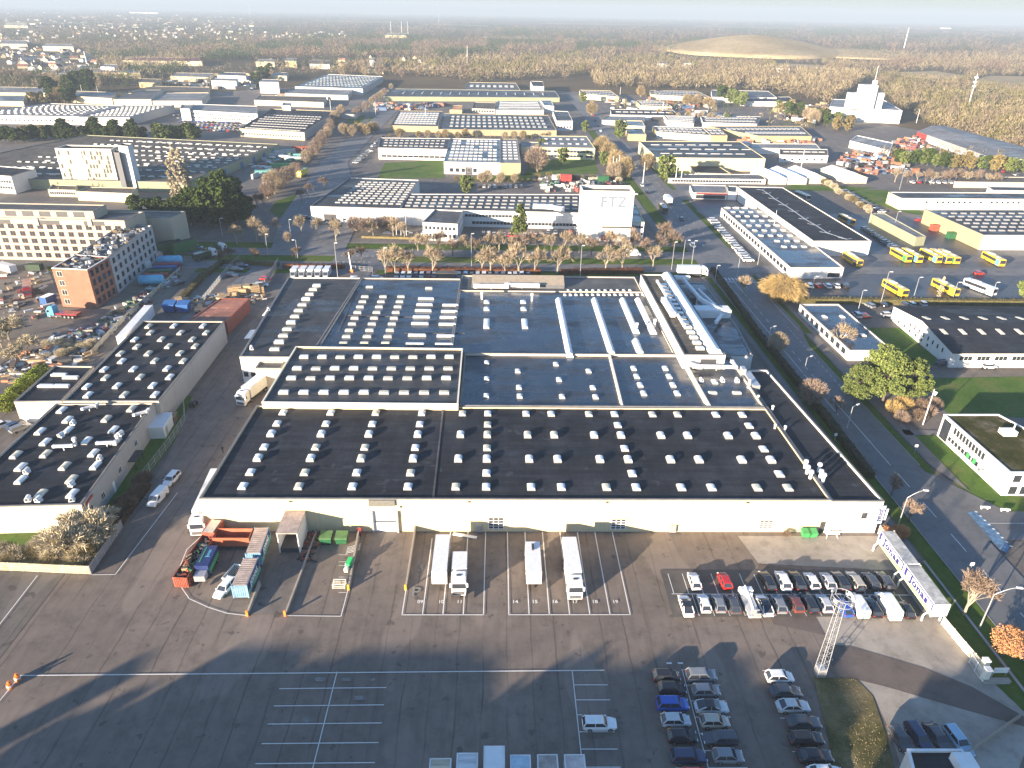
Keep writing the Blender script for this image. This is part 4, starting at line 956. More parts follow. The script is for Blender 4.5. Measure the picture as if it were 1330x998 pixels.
B('podium_wing', 'small low wing left of the podium building', [(62, 246), (98, 247), (100, 241), (68, 240)], 3.6, W_CREAM, R_BROWN, win=[(0, 1.8, 12, 1, 1.3)])
B('white_office', 'white two-storey office at the left edge by the striped warehouse', [(-30, 226), (14, 229), (46, 219.5), (-10, 215)], 9, W_WHITE, R_DARK, win=[(0, 6, 12, 1.4, 1.2), (0, 3, 12, 1.4, 1.2)], cat='office')
B('white_factory', 'wide white factory with pale speckled roof, upper left', [(-60, 149), (102, 151.5), (160, 137.5), (65, 134.5)], 6.5, W_WHITE, R_PALE, (14, 7, SK_BIG, dict(stag=.5)), win=[(0, 3, 26, 1.4, 1.4)])
B('white_factory', 'right wing of the wide white factory, roof in long pale stripes', [(103, 152), (168, 152.5), (226, 136.5), (161, 137)], 6.5, W_WHITE, R_PALE, (10, 7, SK_BIG), sides={1: W_GREY})
B('court_works', 'white two-storey works around a car-filled yard, upper left', [(240, 143), (334, 148), (334, 138), (245, 135)], 8.5, W_WHITE, R_PALE, win=[(0, 3, 28, 1.6, 1.4), (0, 6, 28, 1.6, 1.4)])
B('court_stub', 'short white stair block at the left end of the court works', [(234, 141), (246, 141.5), (250, 136), (236, 136)], 10, W_WHITE, R_PALE)
B('slanted_roof_works', 'works with black and white slanted roof strips left of the small road', [(311, 167), (395, 172), (437.5, 144.5), (352, 141.5)], 5.8, W_CREAM, R_DARK, (16, 7, SK_BIG, dict(v0=.0, v1=.72, stag=.5)), win=[(0, 2.4, 22, 1.4, 1.4)], sides={1: W_GREY})
B('roof_box', 'white plant tower standing behind the slanted roof works', [(366, 137), (377, 137.5), (378, 133.5), (368, 133.5)], 9.5, W_WHITE, R_PALE)
B('blue_roof_works', 'large works with speckled blue-white roof left of the far road', [(383, 112.5), (471, 115.5), (497.5, 99.5), (425, 96.5)], 6.6, W_WHITE, R_WET, (16, 7, SK_BIG), sides={1: W_GREY})
LIST = [
 ('low_works', 'long low grey-roofed works in front of the speckled blue roof', [(370, 121), (452, 124), (458, 117), (385, 115)], 5, W_GREY, R_PALE),
 ('low_works', 'low brown-roofed works nearer than the speckled blue roof', [(330, 130), (420, 133), (424, 126), (338, 124)], 5, W_BEIGE, R_BROWN),
 ('white_cube', 'tall white cube block among the left distance works', [(336.5, 106.5), (361.5, 107), (362, 103.5), (339, 103)], 12, W_WHITE, R_PALE),
 ('white_cube', 'broad white cube block left of the tall white cube', [(274, 104.5), (306.5, 105.5), (309, 102), (278, 101.5)], 9, W_WHITE, R_PALE),
 ('terrace_office', 'white office terrace behind the broad white cube', [(282, 97.5), (319, 99), (319.5, 95), (290, 94)], 8, W_WHITE, R_MID),
 ('red_roof_shed', 'long cream building with dark red roof, far upper left', [(159, 78.5), (262, 80), (258, 75), (164, 74)], 7, W_CREAM, mat_roof('dark_red_roof', (.20, .05, .04), 0)),
 ('grey_round_roof', 'grey curved-roof hall in the left distance', [(147, 129), (196, 129), (212, 117), (186, 117)], 7, W_BEIGE, R_GREY),
 ('speckled_shed', 'speckled shed beside the grey curved-roof hall', [(198, 131), (262, 131), (272, 121), (215, 121)], 6, W_BEIGE, R_PALE),
 ('long_cream_shed', 'long cream-faced shed in front of the speckled shed', [(60, 123), (145, 128), (150, 120), (90, 118)], 6, W_CREAM, R_PALE),
 ('long_cream_shed', 'long flat cream shed at the far left edge', [(-60, 119.5), (61, 121), (62, 114), (-50, 112)], 6, W_CREAM, R_PALE),
 ('blue_roof_hut', 'light blue roofed hut at the far left edge', [(-20, 131), (30, 132), (34, 124), (-10, 124)], 4.5, W_CREAM, R_WET),
 ('yellow_shed', 'yellow-walled shed beyond the left distance conifers', [(105, 93.5), (182, 95), (180, 90), (110, 88.5)], 7, W_YELLOW, R_PALE),
 ('blue_hall', 'dark blue hall left of the yellow-walled shed', [(76, 95), (104, 95.5), (104, 89), (78, 88.5)], 8, mat_wall('slate_blue_wall', (.14, .20, .27), 4), R_MID),
 ('white_hall', 'small bright white hall left of the dark blue hall', [(52, 94), (74, 95), (74, 91.5), (54, 91)], 7, W_WHITE, R_PALE),
 ('white_cube', 'white cube with lit face beyond the yellow-walled shed', [(130, 86.5), (148, 87.5), (152, 84), (134, 83.5)], 11, W_WHITE, R_PALE),
 ('yellow_shed', 'short orange-yellow shed in the left distance', [(180, 107), (208, 108), (210, 103), (183, 102)], 6, W_YELLOW, R_BROWN),
 ('low_works', 'long cream-topped works left of the broad white cube', [(222, 99), (270, 100.5), (278, 95.5), (228, 94.5)], 6, W_CREAM, R_PALE),
 ('grey_store', 'grey store with tall glazing left of centre distance', [(156, 121), (270, 120), (272, 113.5), (200, 112)], 5, W_CREAM, R_BROWN),
 ('white_hall', 'small white hall before the brown wood, left of centre', [(332, 80), (356, 80.5), (356, 77), (334, 77)], 8, W_CREAM, R_PALE),
 ('white_hall', 'white hall with yellow base before the brown wood', [(370, 79), (385, 79.5), (386, 75.5), (371, 75.5)], 10, W_YELLOW, R_PALE),
 ('cream_works', 'wide cream works among bare trees, centre distance', [(467, 89.5), (508, 91), (506, 82), (478, 81)], 6, W_CREAM, R_BROWN),
 ('low_works', 'pale low works right of the slender mast, centre distance', [(552, 89), (582, 90), (580, 85.5), (553, 85)], 6, W_CREAM, R_PALE),
 ('silo_block', 'small white silo block before the wood, centre distance', [(480, 78), (485, 78), (485, 76), (480, 76)], 16, W_WHITE, R_PALE),
 ('low_works', 'brown-roofed low works left of the wide cream works', [(402, 83), (428, 84), (428, 78.5), (404, 78)], 7, W_BEIGE, R_BROWN),
 ('white_shed', 'thin white shed above the left car yard', [(352, 98), (372, 99), (374, 94.5), (356, 94)], 6, W_CREAM, R_PALE),
 ('far_depot', 'very distant long white depot near the horizon, left', [(135, 15), (163, 15.3), (163, 13.6), (140, 13.4)], 14, W_WHITE, R_PALE),
 ('far_depot', 'very distant long white depot, right of its twin near the horizon', [(168, 15.6), (205, 16.6), (206, 14.8), (170, 14)], 14, W_WHITE, R_PALE),
 ('far_block', 'pale distant block in the far left suburb', [(0, 57), (35, 57.5), (34, 53), (2, 52)], 10, W_CREAM, R_PALE),
 ('far_block', 'pale distant slab right of the far left block', [(55, 60), (95, 61), (94, 57.5), (58, 57)], 9, W_CREAM, R_PALE),
 ('far_block', 'thin distant pale roof at the far left under the haze', [(5, 33), (36, 34), (34, 30), (8, 29.5)], 8, W_CREAM, mat('straw_field_roof', (.45, .42, .32), .8)),
 ('substation_hall', 'distant pale substation hall in the wood, centre', [(500, 45.5), (528, 46), (528, 43.5), (502, 43)], 9, W_CREAM, R_PALE),
 ('farmhouse', 'orange-red roofed house in the wood right of centre', [(764, 85.5), (771, 85.5), (771, 83.5), (764.5, 83.5)], 9, BRICK, mat_roof('tile_roof', (.26, .12, .08), 0)),
 ('farmhouse', 'white farmhouse below the grassy hill', [(852, 82.5), (866, 83), (866, 80), (853, 80)], 7, W_WHITE, R_MID),
 ('farmhouse', 'white farmhouse right of its neighbour below the grassy hill', [(887, 82), (898, 82.5), (898, 79.5), (888, 79.5)], 8, W_WHITE, R_MID),
 ('farmhouse', 'white farmhouse with red roof near the right of the hill', [(1009, 88.5), (1026, 89), (1025, 86), (1010, 86)], 8, W_WHITE, mat_roof('pale_red_roof', (.45, .25, .2), 0)),
 ('far_depot', 'pale depot near the horizon at the far right', [(1221, 36), (1236, 36.3), (1236, 34.8), (1222, 34.6)], 12, W_WHITE, R_PALE),
 ('dark_works', 'dark roofed works between the small road and the sawtooth shed', [(443, 148), (462, 149), (468, 143), (452, 142)], 4, W_GREY, R_MID),
]
for nm, lb, px, h, wm, rm in LIST: B(nm, lb, px, h, wm, rm, par=.2)
# scatter of suburban houses, far left
hm = []
for i in range(5):
    b = MB(); w_, d_ = RND.uniform(8, 14), RND.uniform(7, 9); he, hr = RND.uniform(2.8, 5), RND.uniform(5.5, 8)
    for s_ in (-1, 1): b.face([(-w_/2*s_*1, d_/2*s_*-1, 0), (w_/2*s_, d_/2*s_*-1, 0), (w_/2*s_, d_/2*s_*-1, he), (-w_/2*s_, d_/2*s_*-1, he)])
    for s_ in (-1, 1): b.face([(w_/2*s_, -d_/2, 0), (w_/2*s_, d_/2, 0), (w_/2*s_, d_/2, he), (w_/2*s_, 0, hr), (w_/2*s_, -d_/2, he)])
    for s_ in (-1, 1): b.face([(-w_/2-.4, d_/2*s_*1.1, he-.3), (w_/2+.4, d_/2*s_*1.1, he-.3), (w_/2+.4, 0, hr+.1), (-w_/2-.4, 0, hr+.1)], 1)
    hm.append(b.mesh('small_house', [[W_CREAM, W_WHITE, W_CREAM, W_BEIGE, W_WHITE][i], [MAT['tile_roof'], R_GREY, R_MID, MAT['weathered_roof'], R_PALE][i]]))
nh = 0
for px0, px1, py0, py1, n in ((0, 125, 64, 92, 110), (160, 330, 40, 52, 60), (20, 160, 36, 50, 40), (330, 450, 42, 50, 45), (0, 60, 44, 56, 20), (430, 560, 76, 90, 14)):
    for i in range(int(n*.8)):
        x, y = RND.uniform(px0, px1), RND.uniform(py0, py1); v = G(x, y)
        o = bpy.data.objects.new('small_house', hm[nh % 5]); COL.objects.link(o); o.location = (v.x, v.y, 0); o.rotation_euler = (0, 0, RND.uniform(0, pi)); nh += 1
        tag(o, 'tiny pale gable-roofed house among trees in the far suburb', 'house', 'far suburban houses')
# ---- construction site
aq = [(-190.8, 265.0), (-138.3, 263.2), (-136.5, 276), (-190.0, 278)]
aq[0] = (-215, 266.2); aq[3] = (-214, 279)
ap = bld('apartment_shell', 'unfinished cream apartment block with rows of empty windows', aq, 16.2, mat_wall('concrete_cream', (.42, .375, .29), 9), R_GREY, .5, cat='apartment block')
BM['hole'] = None
for j in range(5):
    facade(ap, aq[0], aq[1], 2.2+2.75*j, 20, 1.9 if j % 2 else 2.1, 1.7, mull=1, fm=mat('brown_frame', (.20, .09, .05), .6, .2), t0=.03, t1=.985)
for t in (.34, .58, .80): panel(ap, 'loggia_shade_panel', aq[0], aq[1], t, t+.10, 14.0, 15.6, DARK, .05)  # flat dark panels, painted as the shade inside open loggias
for t in (.33, .56, .82): panel(ap, 'loggia_frame', aq[0], aq[1], t, t+.02, 13.7, 16.6, MAT['concrete_cream'], .35)
PHD = None
aq2 = [(-205, 281), (-150, 279), (-150, 288), (-205, 290)]
ph = bld('apartment_shell', 'penthouse storey of the unfinished block with pale parapet', [(-214, 267.5), (-150, 265.2), (-150, 275), (-214, 277)], 19, MAT['concrete_cream'], R_GREY, .3, cat='apartment block', z0=15.7)
for i in range(9): panel(ph, 'loggia_shade_panel', (-214, 267.5), (-150, 265.2), .08+.1*i, .145+.1*i, 16.6, 18.6, DARK, .06)  # dark panels again stand for shaded recesses, no opening is cut
bld('apartment_wing', 'rear wing of the unfinished block with a white gabled end', [(-215, 281), (-128, 278), (-126, 288), (-214, 291)], 13.5, MAT['concrete_cream'], R_GREY, .4, cat='apartment block')
bq = Q([(67, 348.5), (113, 350.5), (141, 334), (98, 331)], 13)
br = bld('brick_shell', 'orange brick end building four storeys high on the building site', bq, 13, BRICK, R_GREY, .5, cat='apartment block', rim=WHITE)
fm = MAT['brown_frame']
for j in range(4):
    facade(br, bq[1], bq[2], 1.9+3.1*j, 4, 1.5, 1.9, fm=DARK, t0=.04, t1=.96)
    facade(br, bq[0], bq[1], 1.9+3.1*j, 1, 1.7, 1.6, mull=1, fm=CREAM, t0=.08, t1=.28)
wq = [bq[3], bq[2], Q([(197, 293)], 13)[0], Q([(160, 290)], 13)[0]]
wq = [wq[0], wq[1], wq[2], wq[3]]
gwg = bld('grey_wing_shell', 'grey concrete wing with cluttered roof behind the brick end building', [bl(wq[0], wq[3], .01), bl(wq[1], wq[2], .01), wq[2], wq[3]], 12.9, mat_wall('grey_concrete', (.42, .42, .42), 5), R_GREY, .5, cat='apartment block')
for j in range(4): facade(gwg, wq[1], wq[2], 1.9+3.0*j, 9, 1.9, 1.8, mull=0, fm=GALV, t0=.02, t1=.98)
b = MB()
for i in range(110):
    x, y = qpt(wq, RND.uniform(.1, .9), RND.uniform(.02, .9)); s_ = RND.uniform(.4, 1.5); b.obox((x, y), RND.uniform(0, 3), s_, s_*RND.uniform(.3, 1.5), 12.35, 12.5+RND.uniform(.1, 1.1), RND.choice((0, 0, 0, 1, 2, 3)))
b.build('roof_clutter', [GALV, GALV, WOOD, MAT['dark_steel']], gwg)['kind'] = 'stuff'
b = MB()
for i in range(40):
    x, y = qpt(bq, RND.uniform(.1, .9), RND.uniform(.05, .9)); s_ = RND.uniform(.4, 1.4); b.obox((x, y), RND.uniform(0, 3), s_, s_*RND.uniform(.3, 1.5), 12.45, 12.6+RND.uniform(.1, .8), RND.choice((0, 0, 1, 2, 3)))
b.build('roof_clutter', [GALV, GALV, WOOD, MAT['dark_steel']], br)['kind'] = 'stuff'
# red-roofed shed between the sites
sq = Q([(240, 421), (291, 421), (321, 391), (283, 391)], 4.2)
bld('rust_roof_shed', 'low dark red shed beyond the left warehouse', [(p[0], p[1]+2) for p in sq], 4.2, mat('dark_red_cladding', (.17, .05, .04), .7, .2), mat_roof('red_brown_roof', (.36, .15, .09), 0), .1, cat='shed', rim=RUST)
# unseen stand-in blocks added behind the viewpoint to cast the long yard shadows
SUN_EL, SUN_AZ = radians(10.4), radians(47.0)
def caster(px, py, y0):
    """top of a thing standing at Y = y0 whose shadow tip falls at the seen ground point"""
    v = G(px, py); d = (v.y-y0)/cos(SUN_AZ); return (v.x-d*sin(SUN_AZ), d*tan(SUN_EL))
def block(name, label, tips, y0, depth=9, cat='warehouse'):
    (xa, ha), (xb, hb) = caster(*tips[0], y0), caster(*tips[1], y0)
    h = (ha+hb)/2; return bld(name, label, [(xa, y0-depth), (xb, y0-depth), (xb, y0), (xa, y0)], h, W_CREAM, R_DARK, .3, cat=cat)
block('narrow_shade_block', 'narrow unseen stand-in block behind the viewpoint, added to shade the yard', [(186, 849), (203, 845)], -2, 4, 'building')
block('shade_block', 'wide unseen stand-in block behind the viewpoint, added to shade the lower yard', [(290, 849), (425, 826)], -2)
block('shade_block', 'flat roofed unseen stand-in block behind the viewpoint, next to the wide one', [(452, 850), (636, 834)], -2.5, 8)
block('shade_block', 'unseen stand-in block behind the viewpoint, added to shade the gatehouse drive', [(1200, 888), (1258, 858)], -2)
block('shade_block', 'unseen stand-in block beside the drive behind the viewpoint, right', [(1262, 845), (1420, 800)], -2)
# ---------------------------------------------------------------- vehicles (local: nose towards +X, wheels on z = 0)
PAINT = MAT['vehicle_paint']
LAMP = mat('lamp_glass', (.75, .76, .78), .15, .05); TAIL = mat('tail_lamp', (.35, .02, .015), .25, .1); RIM = mat('alloy_rim', (.40, .41, .42), .3, .1, metal=.8)
def wheel_mesh(r, w):
    k = ('wheel', r, w)
    if k not in BM:
        b = MB(); b.tube((0, -w/2, 0), (0, w/2, 0), r, r, 12, 0); c = MB(); c.tube((0, -w/2-.012, 0), (0, w/2+.012, 0), r*.6, r*.6, 8); BM[k] = (b.mesh('wheel', BLACK), c.mesh('rim', RIM))
    return BM[k]
def wput(me, t, loc, rz=0):
    o = put(me[0], 'wheel', t, loc, rz, world=False); put(me[1], 'rim', o, (0, 0, 0), world=False); return o
def car_shapes(kind):
    #      L    W    belt  H   hood_z  base of screen, roof front, roof rear, rear base
    P = dict(hatch=(4.1, 1.78, .90, 1.48, .82, 1.05, .35, -1.45, -1.95), sedan=(4.7, 1.85, .90, 1.44, .80, 1.05, .30, -1.15, -1.85),
             suv=(4.6, 1.90, 1.02, 1.68, .98, 1.20, .60, -1.75, -2.15), wagon=(4.75, 1.84, .92, 1.48, .84, 1.05, .40, -1.95, -2.28),
             fastback=(4.75, 1.88, .92, 1.44, .80, 1.25, .25, -.95, -2.0))[kind]
    L_, W_, belt, H_, hood, sb, rf, rb, rbb = P; hw = W_/2; g = .20
    st = [(-L_/2, .45, .78, .80), (-L_/2+.12, .28, belt-.04, .94), (-L_/2+.6, g, belt, 1.0), (0, g, belt, 1.0), (sb+.05, g, belt, 1.0), (sb+.5, g, hood+.03, .98), (L_/2-.35, g+.02, hood-.07, .92), (L_/2-.06, .32, hood-.22, .80), (L_/2, .42, .58, .72)]
    if kind in ('sedan', 'fastback'): st[1] = (-L_/2+.1, .28, belt-.06, .92)
    secs = []
    for x, z0, z1, k in st:
        w = hw*k; zm = z0+(z1-z0)*.55
        secs.append([(x, w*.92, z0), (x, w, zm), (x, w*.93, z1-.03), (x, w*.8, z1), (x, -w*.8, z1), (x, -w*.93, z1-.03), (x, -w, zm), (x, -w*.92, z0)])
    body = (secs,)
    gl = []; rt = H_-.05
    zb = belt-.02
    glass = [[(sb, hw*.88, zb), (rbb, hw*.88, zb), (rbb, -hw*.88, zb), (sb, -hw*.88, zb)], [(rf, hw*.72, rt), (rb, hw*.72, rt), (rb, -hw*.72, rt), (rf, -hw*.72, rt)]]
    return P, secs, glass
def car_part_meshes(kind):
    k = ('car', kind)
    if k in BM: return BM[k]
    P, secs, gl = car_shapes(kind); L_, W_, belt, H_, hood, sb, rf, rb, rbb = P; hw = W_/2
    b = MB(); b.loft(secs)
    for s_ in (-1, 1):
        b.box(sb-.25, s_*hw*.97-.02, belt-.02, sb-.05, s_*(hw*.97+.16), belt+.12)   # mirrors
        b.bar((sb, s_*hw*.875, belt), (rf, s_*hw*.73, H_-.03), .07); b.bar((rbb, s_*hw*.875, belt), (rb, s_*hw*.73, H_-.03), .12)
        xm = (rf+rb)/2+.1; b.bar((xm, s_*hw*.895, belt), (xm, s_*hw*.735, H_-.03), .07)
    body = b.mesh('body', PAINT)
    b = MB(); b.loft([gl[0], gl[1]]); cab = b.mesh('windows', GLASS)
    b = MB(); x0, x1 = rb-.06, rf+.08; w = hw*.75
    b.loft([[(x0, w, H_-.06), (x0, -w, H_-.06), (x1, -w, H_-.06), (x1, w, H_-.06)], [(x0, w*.99, H_-.02), (x0, -w*.99, H_-.02), (x1, -w*.99, H_-.02), (x1, w*.99, H_-.02)], [(x0+.2, w*.82, H_+.02), (x0+.2, -w*.82, H_+.02), (x1-.25, -w*.82, H_+.02), (x1-.25, w*.82, H_+.02)]])
    roof = b.mesh('roof', PAINT)
    b = MB(); b.box(-.06, -.17, -.06, .03, .17, .07); hl = b.mesh('headlight', LAMP); b = MB(); b.box(-.03, -.16, -.08, .05, .16, .09); tl = b.mesh('tail_light', TAIL)
    BM[k] = (body, cab, roof, hl, tl, P); return BM[k]
def set_col(o, c):
    o.color = (*c, 1)
def make_car(kind, col, label, loc, rz, group, roofcol=None):
    body, cab, roof, hl, tl, P = car_part_meshes(kind); L_, W_, belt, H_ = P[:4]; hood = P[4]
    t = thing('parked_car', label, 'car', loc, rz, group)
    def pt(me, nm, lc, rz_=0, c=None):
        o = bpy.data.objects.new(nm, me); COL.objects.link(o); o.parent = t; o.location = lc; o.rotation_euler = (0, 0, rz_)
        if c: set_col(o, c)
        return o
    pt(body, 'body', (0, 0, 0), 0, col); pt(cab, 'windows', (0, 0, 0)); pt(roof, 'roof', (0, 0, 0), 0, roofcol or col)
    wr = .33 if kind != 'suv' else .37; wm_ = wheel_mesh(wr, .22)
    for sx in (L_*.30, -L_*.29):
        for sy in (-1, 1): wput(wm_, t, (sx, sy*(W_/2-.09), wr))
    for sy in (-1, 1): pt(hl, 'headlight', (L_/2-.08, sy*W_*.33, hood-.2)); pt(tl, 'tail_light', (-L_/2+.05, sy*W_*.36, belt-.14))
    return t
def mini_car(kind, col, label, loc, rz, group, name='parked_car'):
    k = ('mini', kind)
    if k not in BM:
        P, secs, gl = car_shapes(kind); L_, W_, belt, H_, hood, sb, rf, rb, rbb = P; hw = W_/2
        b = MB(); b.loft(secs, 0); b.loft([gl[0], gl[1]], 1)
        x0, x1, w = rb-.06, rf+.08, hw*.75
        b.box(x0, -w, H_-.06, x1, w, H_, 0)
        for sx in (L_*.3, -L_*.29):
            for sy in (-1, 1): b.tube((sx, sy*(hw-.2), .33), (sx, sy*(hw+.01), .33), .33, .33, 8, 2)
        BM[k] = b.mesh(name, [PAINT, GLASS, BLACK])
    o = bpy.data.objects.new(name, BM[k]); COL.objects.link(o); o.location = loc; o.rotation_euler = (0, 0, rz); set_col(o, col)
    return tag(o, label, 'car', group)
WH, SIL, GRY, DGR, BLK, RDC, BLC, LBL, BRN, CHM, DBL = (.80, .80, .79), (.50, .51, .52), (.20, .215, .235), (.07, .075, .085), (.018, .018, .02), (.50, .02, .015), (.02, .09, .42), (.30, .47, .60), (.16, .05, .04), (.42, .39, .33), (.03, .045, .10)
CN = {WH: 'white', SIL: 'silver', GRY: 'grey', DGR: 'dark grey', BLK: 'black', RDC: 'red', BLC: 'blue', LBL: 'light blue', BRN: 'maroon', CHM: 'champagne', DBL: 'dark blue'}
KN = dict(hatch='hatchback', sedan='saloon car', suv='SUV', wagon='estate car', fastback='fastback car')
def at(px, py, z=.75): v = G(px, py, z); return (v.x, v.y, 0)
UP_, DN_, RTW, LFT = pi/2, -pi/2, 0.0, pi
rowU = [(902, 756, 'hatch', WH), (942.5, 758.5, 'hatch', RDC), (997.5, 757, 'wagon', BLK), (1017.5, 756.5, 'suv', WH), (1035.5, 754.5, 'wagon', BLK), (1055.5, 757.5, 'hatch', WH), (1078, 760, 'hatch', SIL), (1093, 757, 'wagon', BLK), (1113, 758.5, 'wagon', CHM), (1132, 756, 'hatch', DGR), (1152.5, 759.5, 'wagon', DGR)]
for i, (x, y, kd, c) in enumerate(rowU):
    v = at(x, y); make_car(kd, c, f'{CN[c]} {KN[kd]}, {ORD[i]} from the left in the row nearest the warehouse', (v[0], max(v[1], 91.8), .19), UP_+RND.uniform(-.03, .03), 'cars in the two rows beside the sign trailers')
rowL = [(891, 787, 'fastback', WH, BLK), (914, 783.5, 'hatch', WH, 0), (933, 784, 'hatch', GRY, 0), (952, 785.5, 'hatch', DGR, 0), (992.6, 786.5, 'fastback', WH, BLK), (1011.5, 785, 'hatch', GRY, 0), (1032, 781.8, 'hatch', BRN, 0), (1050.7, 783.5, 'wagon', BLK, 0), (1070, 783, 'hatch', SIL, 0), (1096, 789, 'hatch', BLC, 0), (1132.5, 788.5, 'wagon', BLK, 0), (1176, 792, 'hatch', BLK, 0)]
for i, (x, y, kd, c, rc_) in enumerate(rowL):
    v = at(x, y); make_car(kd, c, f'{CN[c]} {KN[kd]}, {ORD[i]} car from the left in the row nearer the viewer', (v[0], min(v[1], 86.6), .19), UP_+RND.uniform(-.03, .03), 'cars in the two rows beside the sign trailers', rc_ or None)
colA = [(865.5, 878, 'hatch', BLK), (872.9, 894.5, 'hatch', BLK), (873.4, 915, 'suv', BLC), (877.7, 935.5, 'hatch', SIL), (886, 956.5, 'hatch', BLK), (894.6, 982.5, 'wagon', DBL), (905, 1008, 'hatch', RDC)]
colB = [(910.4, 878, 'suv', GRY), (916.8, 897, 'hatch', GRY), (924, 918, 'fastback', SIL), (928.3, 937, 'hatch', CHM), (935.5, 959, 'wagon', DGR), (945.5, 982, 'hatch', GRY)]
colC = [(1012.7, 879, 'hatch', WH), (1020.4, 898, 'sedan', DGR), (1030, 917, 'sedan', SIL), (1044, 938, 'sedan', DGR), (1047, 959, 'wagon', BLK), (1058.5, 982, 'sedan', BLK), (1072, 1004, 'sedan', WH)]
for nm_, lst in (('left column', colA), ('middle column', colB), ('right column beside moss', colC)):
    for i, (x, y, kd, c) in enumerate(lst):
        v = at(x, y); make_car(kd, c, f'{CN[c]} {KN[kd]} parked {ORD[i]} from the back in the {nm_}', (v[0], v[1], .10), (LFT if (nm_[0] == 'm' and i == 4) else RTW)+RND.uniform(-.02, .02), 'cars in three columns', BLK if (c == SIL and kd == 'fastback') else None)
for (x, y, kd, c, lb, a_) in ((778.5, 939.5, 'wagon', WH, 'lone white estate car in the bay right of the painted grid', RTW), (292, 763.5, 'wagon', WH, 'white estate car with its boot towards the flat trailer by the blue containers', DN_-.28),
                              (223, 622, 'suv', WH, 'white SUV parked behind the white van on the left lane', DN_-.12)):
    v = at(x, y); make_car(kd, c, lb, (v[0], v[1], .10), a_, 'cars standing apart')
for i, (x, y, kd, c) in enumerate(((1170, 960, 'hatch', DGR), (1194, 957.5, 'wagon', DBL), (1218, 958, 'sedan', DGR), (1245, 962, 'wagon', LBL))):
    v = at(x, y); make_car(kd, c, f'{CN[c]} {KN[kd]}, {ORD[i]} from the left behind the gatehouse', (v[0], v[1], .13), DN_+.12, 'cars behind the gatehouse')
# vans
def van_mesh(L_=5.4, W_=1.95, H_=2.05):
    k = ('van', L_, H_)
    if k in BM: return BM[k]
    hw = W_/2; b = MB(); secs = []
    for x, z0, z1, kk in ((-L_/2, .4, H_-.1, .94), (-L_/2+.1, .25, H_, .97), (0, .25, H_+.02, 1), (L_/2-1.9, .25, H_, 1), (L_/2-1.6, .25, H_-.08, .99), (L_/2-.95, .25, 1.15, .96), (L_/2-.15, .3, .95, .88), (L_/2, .45, .7, .8)):
        w = hw*kk; secs.append([(x, w*.95, z0), (x, w, z0+(z1-z0)*.5), (x, w*.9, z1-.08), (x, w*.75, z1), (x, -w*.75, z1), (x, -w*.9, z1-.08), (x, -w, z0+(z1-z0)*.5), (x, -w*.95, z0)])
    b.loft(secs); body = b.mesh('body', PAINT)
    b = MB(); x0, x1 = L_/2-1.58, L_/2-.98
    b.hexa([(x1, -hw*.78, 1.17), (x1+.02, -hw*.78, 1.17), (x1+.02, hw*.78, 1.17), (x1, hw*.78, 1.17), (x0, -hw*.7, H_-.1), (x0+.06, -hw*.7, H_-.07), (x0+.06, hw*.7, H_-.07), (x0, hw*.7, H_-.1)])
    for s_ in (-1, 1): b.hexa([(x0-.6, s_*hw*.985-.03, 1.15), (x1-.15, s_*hw*.975-.03, 1.15), (x1-.15, s_*hw*.975+.03, 1.15), (x0-.6, s_*hw*.985+.03, 1.15), (x0-.6, s_*hw*.95-.03, 1.72), (x0-.1, s_*hw*.95-.03, 1.72), (x0-.1, s_*hw*.95+.03, 1.72), (x0-.6, s_*hw*.95+.03, 1.72)])
    wi = b.mesh('windows', GLASS); BM[k] = (body, wi); return BM[k]
def make_van(col, label, loc, rz, L_=5.4, H_=2.05, name='parked_van', group=None):
    body, wi = van_mesh(L_, 1.95, H_); t = thing(name, label, 'van', loc, rz, group)
    o = put(body, 'body', t, (0, 0, 0), world=False); set_col(o, col); put(wi, 'windows', t, (0, 0, 0), world=False)
    for sx in (L_*.31, -L_*.3):
        for sy in (-1, 1): wput(wheel_mesh(.34, .22), t, (sx, sy*.86, .34))
    hl = car_part_meshes('hatch')
    for sy in (-1, 1): put(hl[3], 'headlight', t, (L_/2-.1, sy*.66, .8), world=False); put(hl[4], 'tail_light', t, (-L_/2+.03, sy*.82, 1.1), world=False)
    return t
v = at(1116.5, 790, 1); make_van(WH, 'white van in the nearer parking row, left of the black estate car', (v[0], 86.1, .19), UP_)
v = at(1158, 793, 1.1); make_van(WH, 'larger white van in the nearer parking row beside the sign trailers', (v[0], 85.9, .19), UP_, 6.0, 2.4)
v = at(204.5, 646, .9); make_van(WH, 'white van parked on the left lane in front of the white SUV', (v[0], v[1], .10), DN_-.12, 5.3, 1.95)
